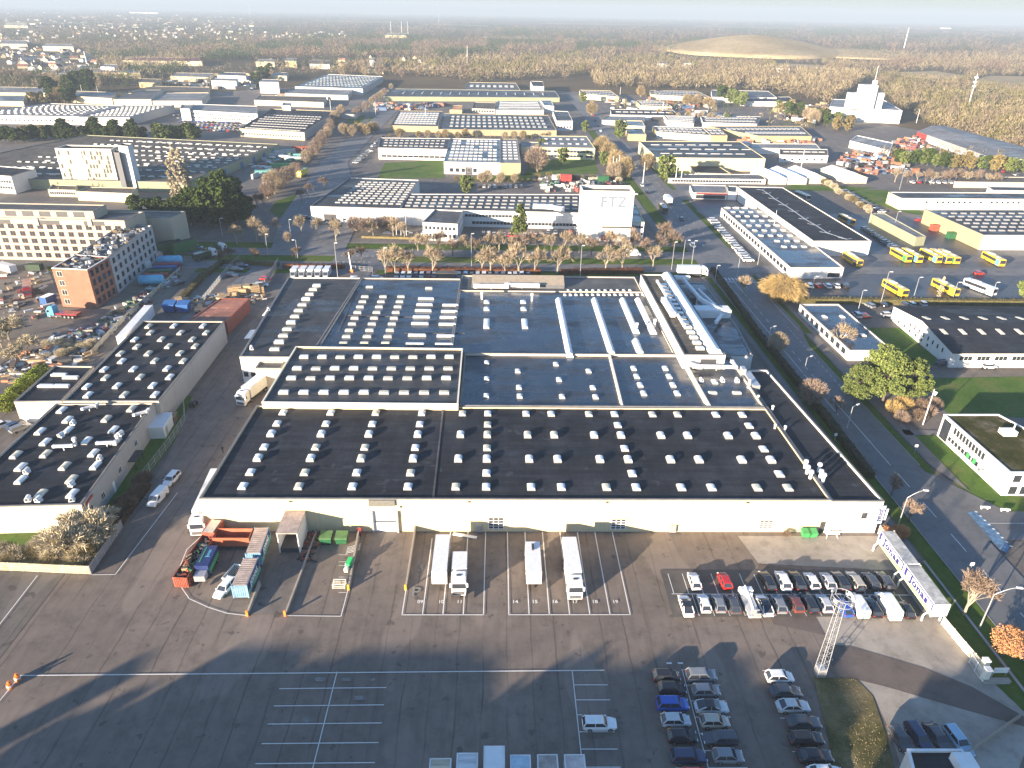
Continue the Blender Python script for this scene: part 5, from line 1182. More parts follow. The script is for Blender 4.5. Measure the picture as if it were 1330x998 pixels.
# lorries
def cab_into(t, x0, col=WH):
    """day cab with sleeper, nose at x0 + 2.3"""
    b = MB(); hw = 1.24; secs = []
    for x, z0, z1, k in ((x0, .9, 3.55, 1), (x0+.2, .9, 3.75, 1), (x0+1.3, .9, 3.7, 1), (x0+1.9, .5, 3.2, 1), (x0+2.02, .4, 2.6, 1), (x0+2.25, .35, 1.7, .99), (x0+2.32, .4, 1.2, .97)):
        w = hw*k; secs.append([(x, w, z0), (x, w, z1-.25), (x, w*.86, z1), (x, -w*.86, z1), (x, -w, z1-.25), (x, -w, z0)])
    b.loft(secs)
    for s_ in (-1, 1): b.box(x0+1.9, s_*1.24, 1.9, x0+2.1, s_*1.55, 2.7)
    b.box(x0+2.32, -1.15, .4, x0+2.36, 1.15, .8)
    c = b.build('cab', PAINT, t, world=False); set_col(c, col)
    b = MB(); b.hexa([(x0+2.21, -1.12, 1.85), (x0+2.3, -1.12, 1.85), (x0+2.3, 1.12, 1.85), (x0+2.21, 1.12, 1.85), (x0+2.0, -1.1, 2.65), (x0+2.09, -1.1, 2.65), (x0+2.09, 1.1, 2.65), (x0+2.0, 1.1, 2.65)])
    b.build('windscreen', GLASS, t, world=False)
    for s_ in (-1, 1):
        b = MB(); b.box(x0+1.15, s_*1.235-.02, 1.8, x0+1.95, s_*1.235+.02, 2.55); b.build('side_window', GLASS, t, world=False)
    b = MB(); b.box(x0+.95, -.38, 3.735, x0+1.35, .38, 3.80); b.build('roof_hatch', DARK, t, world=False)
    b = MB(); b.box(x0+2.34, -.95, .55, x0+2.38, .95, 1.25); b.build('grille', mat('grille_grey', (.10, .10, .105), .5), t, world=False)
def semi(name, label, loc, rz, col=WH, tl=13.6, txt=None, with_cab=True, h=4.0, group=None, open_rear=False):
    t = thing(name, label, 'lorry' if with_cab else 'trailer', loc, rz, group)
    # trailer nose near x = +3.2, rear at 3.2 - tl ; cab in front
    f = 3.2; r_ = f-tl
    b = MB(); b.box(r_, -1.275, 1.15, f, 1.275, h); 
    for k in range(int(tl/1.2)): b.box(r_+.6+1.2*k-.02, -1.29, 1.2, r_+.6+1.2*k+.02, 1.29, h-.05)
    o = b.build('trailer_body', PAINT, t, world=False); set_col(o, col)
    b = MB(); b.box(r_+.3, -.5, .85, f-1, .5, 1.147); b.box(r_+5.2, -1.2, .35, r_+8.5, -1.12, 1.0); b.box(r_+5.2, 1.12, .35, r_+8.5, 1.2, 1.0); b.box(r_-.02, -1.2, .5, r_+.08, 1.2, .65); b.build('chassis', DARK, t, world=False)
    for k in range(3):
        for s_ in (-1, 1): wput(wheel_mesh(.5, .38), t, (r_+1.6+1.3*k, s_*1.05, .5))
    if with_cab:
        b = MB(); b.box(f-.6, -.45, .7, f+2.6, .45, 1.0); b.build('tractor_frame', DARK, t, world=False)
        cab_into(t, f+.55, WH)
        for x in (f-.2, f+1.9):
            for s_ in (-1, 1): wput(wheel_mesh(.5, .36), t, (x+.2, s_*1.02, .5))
    else:
        for s_ in (-1, 1): b = MB(); b.box(f-2.5, s_*.8-.06, 0.02, f-2.38, s_*.8+.06, 1.15); b.build('landing_leg', DARK, t, world=False)
    if txt:
        o = text_at('trailer_lettering', txt, .75, mat('faded_lettering', (.40, .42, .47), .6), None, (0, 0, 0), (pi/2, 0, 0), .01, .02); o.parent = t; o.location = ((f+r_)/2+1.5, -1.30, 3.2)
    return t
def nosed(name, label, front, rear, rz=None, **kw):
    a_, c_ = G(*front, .4), G(*rear, kw.get('h', 4.0)); d_ = Vector((a_.x-c_.x, a_.y-c_.y)); l_ = d_.length; d_.normalize(); return semi(name, label, (a_.x-6.05*d_.x, a_.y-6.05*d_.y, .10), atan2(d_.y, d_.x), WH, l_-6.05+3.2, **kw)
nosed('semi_truck', 'white articulated lorry backed up to the warehouse wall, rightmost of the four', (747, 779), (739, 698))
# tractor nose toward viewer; rear close to the wall
v = at(573, 732, 2); semi('box_trailer', 'white box trailer without a lorry, left of the white truck', (v[0], v[1]-1.0, .10), DN_, WH, 9.5, with_cab=False, h=3.9)
nosed('box_truck', 'white box truck parked in its bay right of the lone trailer', (596, 774), (597.5, 717), h=3.7)
v = at(692, 729, 2); t = semi('box_trailer', 'short white trailer with a vent on its roof, centre bays', (v[0], v[1]-1.6, .10), DN_, WH, 7.6, with_cab=False, h=3.9)
b = MB(); b.box(-3.6, -.2, 4.0, -2.0, .2, 4.18); b.build('roof_vent', DARK, t, world=False)
# lorry along the hall's left wall
nosed('semi_truck', 'white articulated lorry squeezed along the left wall of the cream hall', (257, 696), (282, 609))
v = G(313, 527, .4); t = semi('semi_truck', 'white articulated lorry turning out of the loading house on the left lane', (v.x-6.05*cos(-1.86), v.y-6.05*sin(-1.86), .10), -1.86, WH, 10.0, 'Transport')
v = at(905, 352, 2); b_ = semi('delivery_truck', 'white delivery truck turning right at the traffic lights', (v[0]-2, v[1], .16), RTW, WH, 8.5, h=3.8)
v = at(868, 260, 2); semi('delivery_truck', 'white box truck queuing on the main road beside a dark bus', (v[0], v[1], .16), UP_, WH, 7.5, h=3.8)
v = at(394, 224.5, 2)
t = semi('delivery_truck', 'yellow double-deck lorry turning on the small road near the lawn', (v[0], v[1], .20), DN_-.2, (.80, .62, .05), 7, h=4.0)
for c in t.children:
    if c.name.startswith('cab'): set_col(c, (.80, .62, .05))
# five white delivery box vans
def step_van(label, loc, rz):
    t = thing('delivery_van', label, 'van', loc, rz, 'white box vans behind the rear hall')
    b = MB(); b.box(-3.0, -1.05, .5, 1.6, 1.05, 3.0); o = b.build('cargo_box', PAINT, t, world=False); set_col(o, WH)
    b = MB(); b.loft([[(1.62, .95, .4), (1.62, .95, 2.5), (1.62, -.95, 2.5), (1.62, -.95, .4)], [(2.3, .93, .4), (2.3, .93, 2.2), (2.3, -.93, 2.2), (2.3, -.93, .4)], [(3.1, .85, .4), (3.1, .85, 1.1), (3.1, -.85, 1.1), (3.1, -.85, .4)]]); o = b.build('cab', PAINT, t, world=False); set_col(o, (.35, .36, .38))
    b = MB(); b.hexa([(3.0, -.75, 1.2), (3.04, -.75, 1.2), (3.04, .75, 1.2), (3.0, .75, 1.2), (2.33, -.8, 2.15), (2.37, -.8, 2.18), (2.37, .8, 2.18), (2.33, .8, 2.15)]); b.build('windscreen', GLASS, t, world=False)
    for x in (-1.9, 2.1):
        for s_ in (-1, 1): wput(wheel_mesh(.38, .25), t, (x, s_*.88, .38))
for i, x in enumerate((382.5, 393.5, 404, 414, 424.5)):
    v = G(x, 354, 1.5); step_van(f'white box van, {ORD[i]} from the left in the rear row', (v.x, v.y, .13), DN_)
# rear row of parked cars
cols = [SIL, WH, WH, DGR, SIL, BRN, GRY, GRY, LBL, BLK, SIL, WH, DGR, BLK, DBL, WH, SIL, WH, BLK]
for i, x in enumerate((515.4, 523.4, 531.7, 540, 547.7, 556.4, 564, 596, 604.6, 612.7, 620.4, 628.6, 636.3, 644.8, 653.3, 662, 669, 677.6, 686)):
    v = G(x, 357.5, .8); c = cols[i]; mini_car(('hatch', 'wagon', 'suv')[i % 3], c, f'{CN[c]} car, {ORD[i]} from the left in the row behind the rear halls', (v.x, v.y, .13), DN_, 'cars behind the rear halls')
cols = [BLK, GRY, RDC, WH, BLK, DGR, SIL, BLK, WH, DGR]
for i, x in enumerate((730, 738.3, 747, 755, 765, 773, 783, 792, 799, 807)):
    v = G(x, 365, .8); c = cols[i]; mini_car('hatch', c, f'{CN[c]} car, {ORD[i]} from the left in the half-hidden row right of the hedge gap', (v.x, v.y, .13), DN_, 'cars behind the rear halls')
for x, y, kd, c, lb, a_ in ((490, 361.5, 'wagon', WH, 'white estate car standing crosswise beside the skip enclosure', 0), (462, 363, 'suv', WH, 'white SUV at the corner of the rear hall roof', 0), (478, 362.5, 'hatch', DBL, 'dark blue car between the two white cars behind the rear hall', 0),
                            (345, 362, 'hatch', RDC, 'small red car near the grey fence by the pallet yard', 0), (333, 372, 'hatch', WH, 'white car beside the stacked timber crates', 0), (340, 370, 'wagon', SIL, 'silver car next to the stacked timber crates', 0),
                            (315, 345, 'wagon', DBL, 'dark blue car, nearest in the diagonal row by the pallets', 0), (308, 350, 'wagon', DGR, 'dark grey car, middle of the diagonal row by the pallets', 0), (302, 357, 'wagon', DBL, 'dark blue car, frontmost of the diagonal row by the pallets', 0),
                            (232, 367.5, 'hatch', DBL, 'dark blue car on the narrow street along the tanks', 1.0), (257, 321, 'hatch', SIL, 'silver car behind the green huts', 0), (20, 553, 'hatch', DBL, 'dark car parked before the side extension, centre', 1), (2, 552, 'hatch', WH, 'white car parked before the side extension, left', 1), (27, 556, 'wagon', GRY, 'grey car parked before the side extension, right', 1)):
    v = at(x, y); mini_car(kd, c, lb, (v[0], v[1], .2), a_+RND.uniform(-.05, .05), 'cars parked on the left')
# traffic and car rows on the right, px rows
def row(n, x0, y0, x1, y1, rz, lab, grp, z=.16, pal=None, kd=None, name='parked_car'):
    for i in range(n):
        t = i/max(1, n-1); c = (pal or [WH, SIL, BLK, GRY, DGR, DBL, WH, SIL, RDC, BLK])[RND.randrange(len(pal) if pal else 10)]
        v = at(x0+(x1-x0)*t, y0+(y1-y0)*t); mini_car(kd or RND.choice(('hatch', 'sedan', 'wagon', 'suv')), c, f'{CN[c]} car, {ORD[i]} {lab}', (v[0], v[1], z), rz+RND.uniform(-.04, .04), grp, name)
for x, y, kd, c, lb, a_ in ((900, 319.5, 'suv', SIL, 'silver SUV driving away before the traffic lights', DN_), (885.5, 285, 'hatch', DGR, 'dark grey car driving behind the queueing trucks', DN_), (834, 240.7, 'suv', SIL, 'silver car turning at the far crossing', DN_), (840.6, 250, 'hatch', BLK, 'black car following the silver car at the far crossing', DN_),
                            (823, 252, 'wagon', WH, 'white car waiting at the left kerb of the far crossing', RTW), (1113, 409.5, 'suv', SIL, 'silver car, left of the red one behind the flat office', UP_), (1123, 410.5, 'hatch', RDC, 'red car behind the flat-roofed office', RTW), (1153, 409, 'hatch', WH, 'white car at the corner of the gabled workshop', RTW),
                            (1128.6, 396.5, 'wagon', GRY, 'grey car left below the long hedge', UP_+.3), (1147, 396, 'hatch', BLK, 'black car below the long hedge', UP_), (1174, 395.5, 'hatch', DGR, 'dark car, left of three below the hedge by the workshop', UP_), (1184, 395.5, 'hatch', WH, 'white car, middle of three below the hedge by the workshop', UP_), (1197.5, 394.5, 'suv', SIL, 'silver car, right of three below the hedge by the workshop', UP_),
                            (1226, 471.5, 'wagon', DBL, 'dark blue estate car at the lawn corner of the workshop', .2), (1285, 476, 'hatch', WH, 'white car standing before the workshop front', 0), (1272, 355, 'hatch', RDC, 'red car far right in the depot yard', 0), (1194, 286, 'hatch', RDC, 'red car left of the yellow-sided works', 0)):
    v = at(x, y); mini_car(kd, c, lb, (v[0], v[1], .2), a_, 'cars on the right', 'moving_car' if 'driving' in lb or 'turning' in lb else 'parked_car')
row(5, 1051, 370.5, 1098, 371.5, UP_, 'from the left under the white showroom end', 'cars under the showroom end', pal=[RDC, BLK, WH, DGR, WH])
row(9, 1098, 249, 1146, 275, .35, 'from the back along the grass strip behind the depot', 'cars along the depot grass strip', .2)
row(10, 1124, 297, 1163, 322, .3, 'from the back beside the narrow shed in the depot', 'cars beside the narrow shed', .2, [DGR, BLK, GRY, WH, DBL])
row(17, 926, 286, 972, 338, .0, 'from the back in the line outside the white showroom', 'cars for sale outside the showroom', .2, [WH, WH, SIL, WH, GRY])
row(9, 622, 242, 677, 242.5, UP_, 'from the left along the green strip behind the factory', 'cars behind the factory', .15)
row(12, 628, 303.5, 702, 306, UP_, 'from the left before the two-storey factory front', 'cars before the factory', .12)
row(5, 712, 301, 750, 303, UP_, 'from the left before the blank factory front', 'cars before the factory', .12)
row(6, 770, 238, 806, 239, UP_, 'from the left in the machinery yard behind the tower', 'cars in the machinery yard', .15)
row(9, 1185, 236.5, 1250, 237, UP_, 'from the left in the car park right of the low huts', 'cars in the far right car park', .15, [WH, WH, SIL, BLK, RDC])
row(10, 1220, 229, 1290, 230, UP_, 'from the left in the back row of the far right car park', 'cars in the far right car park', .15, [WH, WH, SIL, GRY])
row(8, 1302, 222, 1330, 229, 0, 'at the far right edge beyond the conifers', 'cars at the right edge', .1)
row(6, 462, 211, 480, 196, 0, 'from the front beside the small road', 'cars beside the small road', .15, [WH, GRY, DGR, SIL])
row(3, 398, 283, 420, 289, .4, 'from the left at the bay of the striped roof factory', 'cars at the factory bay', .12, [WH, WH, BLK])
row(3, 505, 302.5, 553, 303, 0, 'from the left among the trees before the factory', 'cars before the factory', .12, [WH, DGR, SIL])
for j in range(6): row(13, 225+j*5, 150+j*3.6, 300+j*4, 152.5+j*3.6, UP_, f'from the left in row {ORD[j]} of the upper left car yard', 'cars in the upper left car yard', .1, [WH, SIL, BLK, BLC, GRY, RDC])
row(8, 325, 213, 366, 226, .5, 'from the left in the yard beside the striped warehouse', 'cars beside the striped warehouse', .1, [WH, SIL, LBL, GRY])
row(9, 388, 118.5, 440, 120, UP_, 'from the left among works in the left distance', 'distant parked cars', .1)
row(8, 497, 178, 470, 206, 1, 'from the back on the small road left of the white hall', 'cars on the small road', .25, [WH, SIL, GRY, DGR])
row(7, 790, 190, 770, 150, UP_, 'from the front on the far stretch of the main road', 'distant traffic', .25, name='moving_car')
# buses
def bus(label, loc, rz, col, front, L_=12, end=None):
    t = thing('yellow_bus' if col[0] > .5 and col[2] < .3 else 'coach', label, 'bus', loc, rz, 'buses in the depot yard')
    b = MB(); secs = []
    for x, z0, z1, k in ((-L_/2, .5, 2.9, .96), (-L_/2+.15, .35, 3.05, 1), (L_/2-.2, .35, 3.05, 1), (L_/2, .45, 2.85, .95)):
        w = 1.27*k; secs.append([(x, w, z0), (x, w, z1-.15), (x, w*.88, z1), (x, -w*.88, z1), (x, -w, z1-.15), (x, -w, z0)])
    b.loft(secs); o = b.build('body', PAINT, t, world=False); set_col(o, col)
    for s_ in (-1, 1):
        b = MB(); b.box(-L_/2+.5, s_*1.265-.02, 1.45, L_/2-2.6, s_*1.265+.02, 2.55)
        b.build('side_windows', GLASS, t, world=False)
        b = MB(); b.box(L_/2-2.5, s_*1.27-.02, .45, L_/2-.25, s_*1.27+.025, 2.75); b.build('end_panel', front, t, world=False)
    b = MB(); b.box(L_/2-.03, -1.1, 1.3, L_/2+.03, 1.1, 2.7); b.build('windscreen', GLASS, t, world=False)
    b = MB(); b.box(-3.2, -.8, 3.05, -.6, .8, 3.3); b.box(2, -.5, 3.05, 3.2, .5, 3.2); b.build('roof_unit', CREAM, t, world=False)
    for x in (-L_*.27, L_*.27):
        for s_ in (-1, 1): wput(wheel_mesh(.48, .3), t, (x, s_*1.12, .48))
BY = (.80, .50, .03); BW = (.80, .80, .79)
for x, y, a_, fr, lb, c in ((1170, 332, -1.52, LGREEN, 'yellow bus with green nose, leftmost of the five side by side', BY), (1184, 332.5, -1.52, SKYB, 'yellow bus with light blue nose, second of the five side by side', BY), (1208.6, 333, -1.52, SKYB, 'yellow bus with light blue nose, third of the five side by side', BY),
                            (1221, 333.5, -1.52, NAVY, 'yellow bus with dark blue nose, fourth of the five side by side', BY), (1231.6, 334, -1.52, LGREEN, 'yellow bus with green nose, rightmost of the five side by side', BY), (1290, 337, -1.58, SKYB, 'yellow bus with light blue nose alone at the right', BY),
                            (1107, 337.5, -1.52, DARK, 'yellow bus with dark rear beside the white depot hall end', BY), (1162.5, 375, -1.46, YELLOW, 'yellow bus behind the tall lamp post above the hedge', BY), (1227.7, 374, -1.46, YELLOW, 'yellow bus behind the bare tree above the hedge', BY), (1272.5, 373.5, -1.25, WHITE, 'white coach above the hedge in the depot yard', BW),
                            (1099, 286, -1.5, SKYB, 'orange and blue bus between the depot hall and the parked cars', (.70, .34, .03)), (1042, 255, -1.4, DARK, 'pale bus at the back corner of the depot hall', (.55, .50, .40)), (861, 271, DN_, DARK, 'dark bus queuing beside the white box truck', (.16, .11, .07))):
    v = at(x, y, 1.5); bus(lb, (v[0], v[1], .16), a_, c, fr)
# mobile work platform in the parking row
v = at(975, 788, 1); t = thing('cherry_picker', 'white cherry picker truck with folded boom in the nearer row', 'work truck', (v[0], 86.3, .19), UP_)
b = MB(); b.box(-3, -1, .6, 3, 1, 1.0); o = b.build('flatbed', PAINT, t, world=False); set_col(o, SIL)
b = MB(); b.loft([[(1.6, .95, .6), (1.6, .95, 2.2), (1.6, -.95, 2.2), (1.6, -.95, .6)], [(2.6, .95, .6), (2.6, .95, 2.1), (2.6, -.95, 2.1), (2.6, -.95, .6)], [(3.3, .9, .6), (3.3, .9, 1.3), (3.3, -.9, 1.3), (3.3, -.9, .6)]]); o = b.build('cab', PAINT, t, world=False); set_col(o, WH)
b = MB(); b.bar((-2.4, .2, 1.6), (2.6, .2, 2.3), .2); b.bar((-2.4, -.2, 1.4), (2.2, -.2, 1.9), .2); b.tube((-2.2, 0, 1.0), (-2.2, 0, 1.7), .4); b.build('boom', WHITE, t, world=False)
b = MB(); b.box(-3.6, -.6, 1.2, -2.7, .6, 1.3); b.box(-3.6, -.6, 1.3, -3.54, .6, 2.2); b.box(-2.76, -.6, 1.3, -2.7, .6, 2.2); b.build('basket', GALV, t, world=False)
for x in (-1.9, 2.1):
    for s_ in (-1, 1): wput(wheel_mesh(.4, .28), t, (x, s_*.88, .4))
# containers, sign trailers, skips
def container(name, label, loc, rz, m, top=None, L_=12.2, h=2.6, z=0, side=None, letters=None, legs=False, rib=True, group=None):
    t = thing(name, label, 'container', loc, rz, group)
    b = MB(); hw = 1.22
    b.box(-L_/2, -hw, z+.1, L_/2, hw, z+h, 0, 1)
    n = int(L_/.5)
    for i in range(n):
        x = -L_/2+L_*(i+.5)/n
        if rib:
            for s_ in (-1, 1): b.box(x-.11, min(s_*hw, s_*(hw+.05)), z+.25, x+.11, max(s_*hw, s_*(hw+.05)), z+h-.15)
        if rib: b.box(x-.08, -hw+.1, z+h+.002, x+.08, hw-.1, z+h+.03, 1)
    for s_ in (-1, 1):
        for i in range(7):
            y = -hw+.2+i*(2*hw-.4)/6; b.box(min(s_*L_/2, s_*(L_/2+.05)), y-.08, z+.25, max(s_*L_/2, s_*(L_/2+.05)), y+.08, z+h-.15)
    b.build('shell', [m, top or m], t, world=False)
    b = MB()
    for sx in (-1, 1):
        for sy in (-1, 1): b.box(sx*L_/2-.09, sy*hw-.09, z+.02, sx*L_/2+.09, sy*hw+.09, z+h+.06)
    b.build('corner_posts', m, t, world=False)
    if side:
        for (z0, z1, mm) in side:
            b = MB(); b.box(-L_/2+.15, -hw-.10, z+z0, L_/2-.15, -hw-.055, z+z1); b.build('side_panel', mm, t, world=False)
    if letters:
        tx_, sz, mm, zz = letters[:4]
        o = text_at('side_lettering', tx_, sz, mm, None, (0, 0, 0), (pi/2, 0, 0), .02, .06, 1.05); o.parent = t; o.location = (0, -hw-.13, z+zz)
    return t
RTOP = mat('rusty_grey_top', (.40, .34, .30), .8, .4, .8, fine=.3); BTOP = mat('weathered_container_top', (.45, .36, .31), .85, .3, .7, fine=.3)
SIDE = [(.1, 1.25, TEAL), (1.25, 2.4, NAVY)]
# two long blue and teal containers; lettered long side faces right
v = G(340, 742, 0); w_ = G(318, 779, 0)
def line_at(pa, pb, z): a_, c_ = G(*pa, z), G(*pb, z); return a_, c_, atan2(c_.y-a_.y, c_.x-a_.x)
a_, c_, an = line_at((310, 762), (326, 724.5), 3.1); mid_ = (a_+c_)/2
container('shipping_container', 'nearer grey-topped container with teal side and white lettering', (mid_.x, mid_.y, .45), an, mat('container_blue', (.17, .30, .42), .6, .25), BTOP, (c_-a_).length-.3, 2.7, 0, [(.1, 1.25, TEAL), (1.25, 2.4, NAVY)], ('JONAS', 1.25, WHITE, 1.75))
a_, c_, an = line_at((328, 720), (340.3, 685), 3.1); mid_ = (a_+c_)/2
container('shipping_container', 'farther grey-topped container with teal side and white lettering', (mid_.x, mid_.y, .45), an, mat('container_blue2', (.18, .32, .44), .6, .25), BTOP, (c_-a_).length-.3, 2.7, 0, [(.1, 1.25, TEAL), (1.25, 2.4, NAVY)], ('JONAS', 1.25, WHITE, 1.75))
# long rusty open container filled with scrap
a_, c_, an = line_at((244, 744), (276, 697), 1.2); mid_ = (a_+c_)/2
t = thing('scrap_container', 'long rusty red open container heaped with scrap, inside the curved line', 'container', (mid_.x, mid_.y, .1), an)
Lc = 14.5; b = MB()
for s_ in (-1, 1):
    b.box(-Lc/2, s_*1.2-.05, .15, Lc/2-3.6, s_*1.2+.05, 2.3); b.box(Lc/2-3.6, s_*1.2-.05, .15, Lc/2, s_*1.2+.05, 2.9)
    for i in range(22): x = -Lc/2+.4+Lc*i/22.5; b.box(x, s_*1.29-.045, .2, x+.25, s_*1.29+.045, 2.2)
b.box(-Lc/2, -1.15, .15, -Lc/2+.08, 1.15, 2.3); b.box(-Lc/2+.08, -1.15, .1, Lc/2-3.7, 1.15, .25)
for i in range(8): b.box(-Lc/2-.06, -1.1+i*.29, .2, -Lc/2-.003, -.95+i*.29, 2.2)
b.build('shell', RUST, t, world=False)
b = MB(); b.box(Lc/2-3.6, -1.15, .2, Lc/2, 1.15, 2.9); b.box(Lc/2-3.5, -.9, 2.9, Lc/2-.1, .9, 3.0, 1); b.build('closed_end', [RUST, MAT['galvanised_steel']], t, world=False)
b = MB()
for i in range(110): x, y = RND.uniform(-Lc/2+.5, Lc/2-4), RND.uniform(-1, 1); s_ = RND.uniform(.15, .7); b.obox((x, y), RND.uniform(0, 3), s_*2, s_*.5, .3+RND.uniform(0, 1.2), 1.0+RND.uniform(.3, 1.5), RND.choice((0, 0, 1, 2, 3)))
b.build('scrap_heap', [DARK, GREEN, RUST, WOOD], t, world=False)
# orange skip by the wall
v0, v1 = G(291, 693), G(337, 692); t = thing('open_skip', 'orange open skip on a trailer frame against the cream wall', 'skip', ((v0.x+v1.x)/2, 101.5, .1))
w_ = (v1.x-v0.x)/2; b = MB()
b.hexa([(-w_, -1.1, .9), (w_, -1.1, .9), (w_, -1.0, .9), (-w_, -1.0, .9), (-w_, -1.35, 2.9), (w_, -1.35, 2.9), (w_, -1.25, 2.9), (-w_, -1.25, 2.9)])
b.hexa([(-w_, 1.0, .9), (w_, 1.0, .9), (w_, 1.1, .9), (-w_, 1.1, .9), (-w_, 1.25, 2.9), (w_, 1.25, 2.9), (w_, 1.35, 2.9), (-w_, 1.35, 2.9)])
for s_ in (-1, 1): b.box(s_*w_-.05, -1.2, .9, s_*w_+.05, 1.2, 2.9)
b.box(-w_, -1.1, .8, w_, 1.1, .9); b.build('skip_body', mat('orange_skip', (.40, .11, .055), .6, .2), t, world=False)
b = MB(); b.box(-w_+.5, -1.0, .45, w_-1, 1.0, .75)
for x in (-w_+1, -w_+2.2, w_-2): 
    for s_ in (-1, 1): b.tube((x, s_*.85, .45), (x, s_*1.1, .45), .45, .45, 10)
b.build('trailer_frame', DARK, t, world=False)
# navy and green small truck body and flat trailer
a_, c_, an = line_at((263, 747), (277, 718), 1.2); mid_ = (a_+c_)/2
t = thing('box_wagon', 'navy and green box wagon beside the scrap container', 'trailer', (mid_.x, mid_.y, .1), an)
b = MB(); b.box(-2.6, -1.1, .8, 2.6, 1.1, 2.9); b.build('box_body', NAVY, t, world=False)
b = MB(); b.box(-2.3, -1.16, 1.0, 2.4, -1.103, 1.9); b.box(-1.6, .5, 2.91, 2.2, .7, 2.95); b.build('green_stripe', LGREEN, t, world=False)
o = text_at('roof_lettering', 'Jonas', .9, SKYB, None, (0, 0, 0), (0, 0, 0), .01); o.parent = t; o.location = (.6, -.25, 2.92)
b = MB(); b.box(-4.2, -.9, .9, -2.7, .9, 2.0); b.build('grey_hood', GALV, t, world=False); b = MB(); b.bar((-4.1, 0, .6), (-5.4, 0, .5), .25); b.build('drawbar', DARK, t, world=False)
for x in (-1.5, 1.5):
    for s_ in (-1, 1): wput(wheel_mesh(.42, .28), t, (x, s_*.95, .42))
v = at(303, 744, .8); t = thing('car_trailer', 'small white trailer loaded with pipes behind the white estate car', 'trailer', (v[0], v[1], .1), UP_-.28)
b = MB(); b.box(-1.8, -.95, .5, 1.8, .95, .6)
for s_ in (-1, 1): b.box(-1.8, s_*.95-.03, .6, 1.8, s_*.95+.03, .95)
for s_ in (-1, 1): b.box(s_*1.8-.03, -.92, .6, s_*1.8+.03, .92, .95)
b.build('tray', WHITE, t, world=False); b = MB()
for i in range(5): b.tube((-1.5, -.7+.3*i, .75), (1.5, -.6+.3*i, .8), .09)
b.build('pipes', DARK, t, world=False)
for s_ in (-1, 1): wput(wheel_mesh(.3, .2), t, (0, s_*1.08, .3))
# sign trailers
for i, (y0, y1) in enumerate(((100.9, 92.2), (91.8, 82.8))):
    yc = (y0+y1)/2; L_ = y0-y1
    t = container('sign_trailer', ('farther' if i == 0 else 'nearer')+' raised white sign container lettered Jonas above the fence', (71.4, yc, .13), -pi/2, WHITE, mat('stained_white_top', (.42, .42, .40), .7, .4, .8), L_, 4.1, 0, rib=False, group='sign containers')
    for c in list(t.children): 
        if c.type == 'MESH': pass
    for ch in t.children: 
        if ch.name.startswith('shell'):
            for vv in ch.data.vertices:
                if vv.co.z < .5: vv.co.z = 1.5
        if ch.name.startswith('corner_posts'):
            for vv in ch.data.vertices:
                if vv.co.z < .5: vv.co.z = 1.45
    b = MB(); b.box(-L_/2+.2, -1.36, 1.7, L_/2-.2, -1.25, 2.5); b.build('green_band', mat('pale_green_band', (.22, .55, .33) if i else (.50, .68, .25), .5, .15), t, world=False)
    b = MB(); b.box(-L_/2+.2, -1.36, 2.503, L_/2-.2, -1.25, 3.95); b.build('navy_board', mat('sign_navy', (.03, .03, .18), .5), t, world=False)
    b = MB(); b.box(-L_/2+.9, -1.40, 2.62, L_/2-.35, -1.365, 3.85); b.build('white_board', WHITE, t, world=False)
    o = text_at('sign_lettering', 'Jonas', 1.75, MAT['sign_navy'], None, (0, 0, 0), (pi/2, 0, 0), .02, .07, 1.12); o.parent = t; o.location = (.3, -1.43, 3.22); o.scale = (1.3, 1, 1)
    for x in (-L_/2+.6, L_/2-.6): 
        b = MB(); b.box(x-.12, -2.1, 0, x+.12, -1.9, 1.3); b.bar((x, -2.0, 1.2), (x, -1.2, 2.2), .18); b.box(x-.12, .9, 0, x+.12, 1.1, 1.6); b.build('support_leg', WHITE, t, world=False)
# green bins
def bin_(label, x, y, s_=1, col=GREEN, rz=0, z=.1, grp='green waste containers'):
    t = thing('waste_container', label, 'waste container', (x, y, z), rz, grp)
    b = MB(); b.loft([[(-.9*s_, -.7*s_, .15), (.9*s_, -.7*s_, .15), (.9*s_, .7*s_, .15), (-.9*s_, .7*s_, .15)], [(-1.1*s_, -.95*s_, 1.5*s_), (1.1*s_, -.95*s_, 1.5*s_), (1.1*s_, .95*s_, 1.5*s_), (-1.1*s_, .95*s_, 1.5*s_)]]); b.build('bin_body', col, t, world=False)
    b = MB(); b.hexa([(-1.12*s_, -.98*s_, 1.5*s_), (1.12*s_, -.98*s_, 1.5*s_), (1.12*s_, 1.0*s_, 1.52*s_), (-1.12*s_, 1.0*s_, 1.52*s_), (-1.12*s_, -.9*s_, 1.6*s_), (1.12*s_, -.9*s_, 1.6*s_), (1.12*s_, 1.0*s_, 1.95*s_), (-1.12*s_, 1.0*s_, 1.95*s_)]); b.build('lid', mat('dull_green_lid', (.07, .15, .05), .6, .3, 1) if col is GREEN else col, t, world=False)
    for sx in (-.8, .8):
        for sy in (-.6, .6): b = MB(); b.tube((sx*s_-.05, sy*s_, .1), (sx*s_+.05, sy*s_, .1), .1, .1, 8); b.build('castor', BLACK, t, world=False)
    return t
v = G(425, 708); bin_('green waste container with navy front, left of its lettered twin', v.x-.2, v.y+.6, 1.0); v = G(443, 708); bin_('green waste container with pink and white front, against the wall', v.x+.1, v.y+.6, 1.0)
for px, l_ in ((1043, 'left'), (1051, 'right')): v = G(px, 693); bin_(f'{l_} of two bright green bins at the cream wall by the annex', v.x, 104.3, .75, LGREEN, z=.13)
v = G(437, 757); 
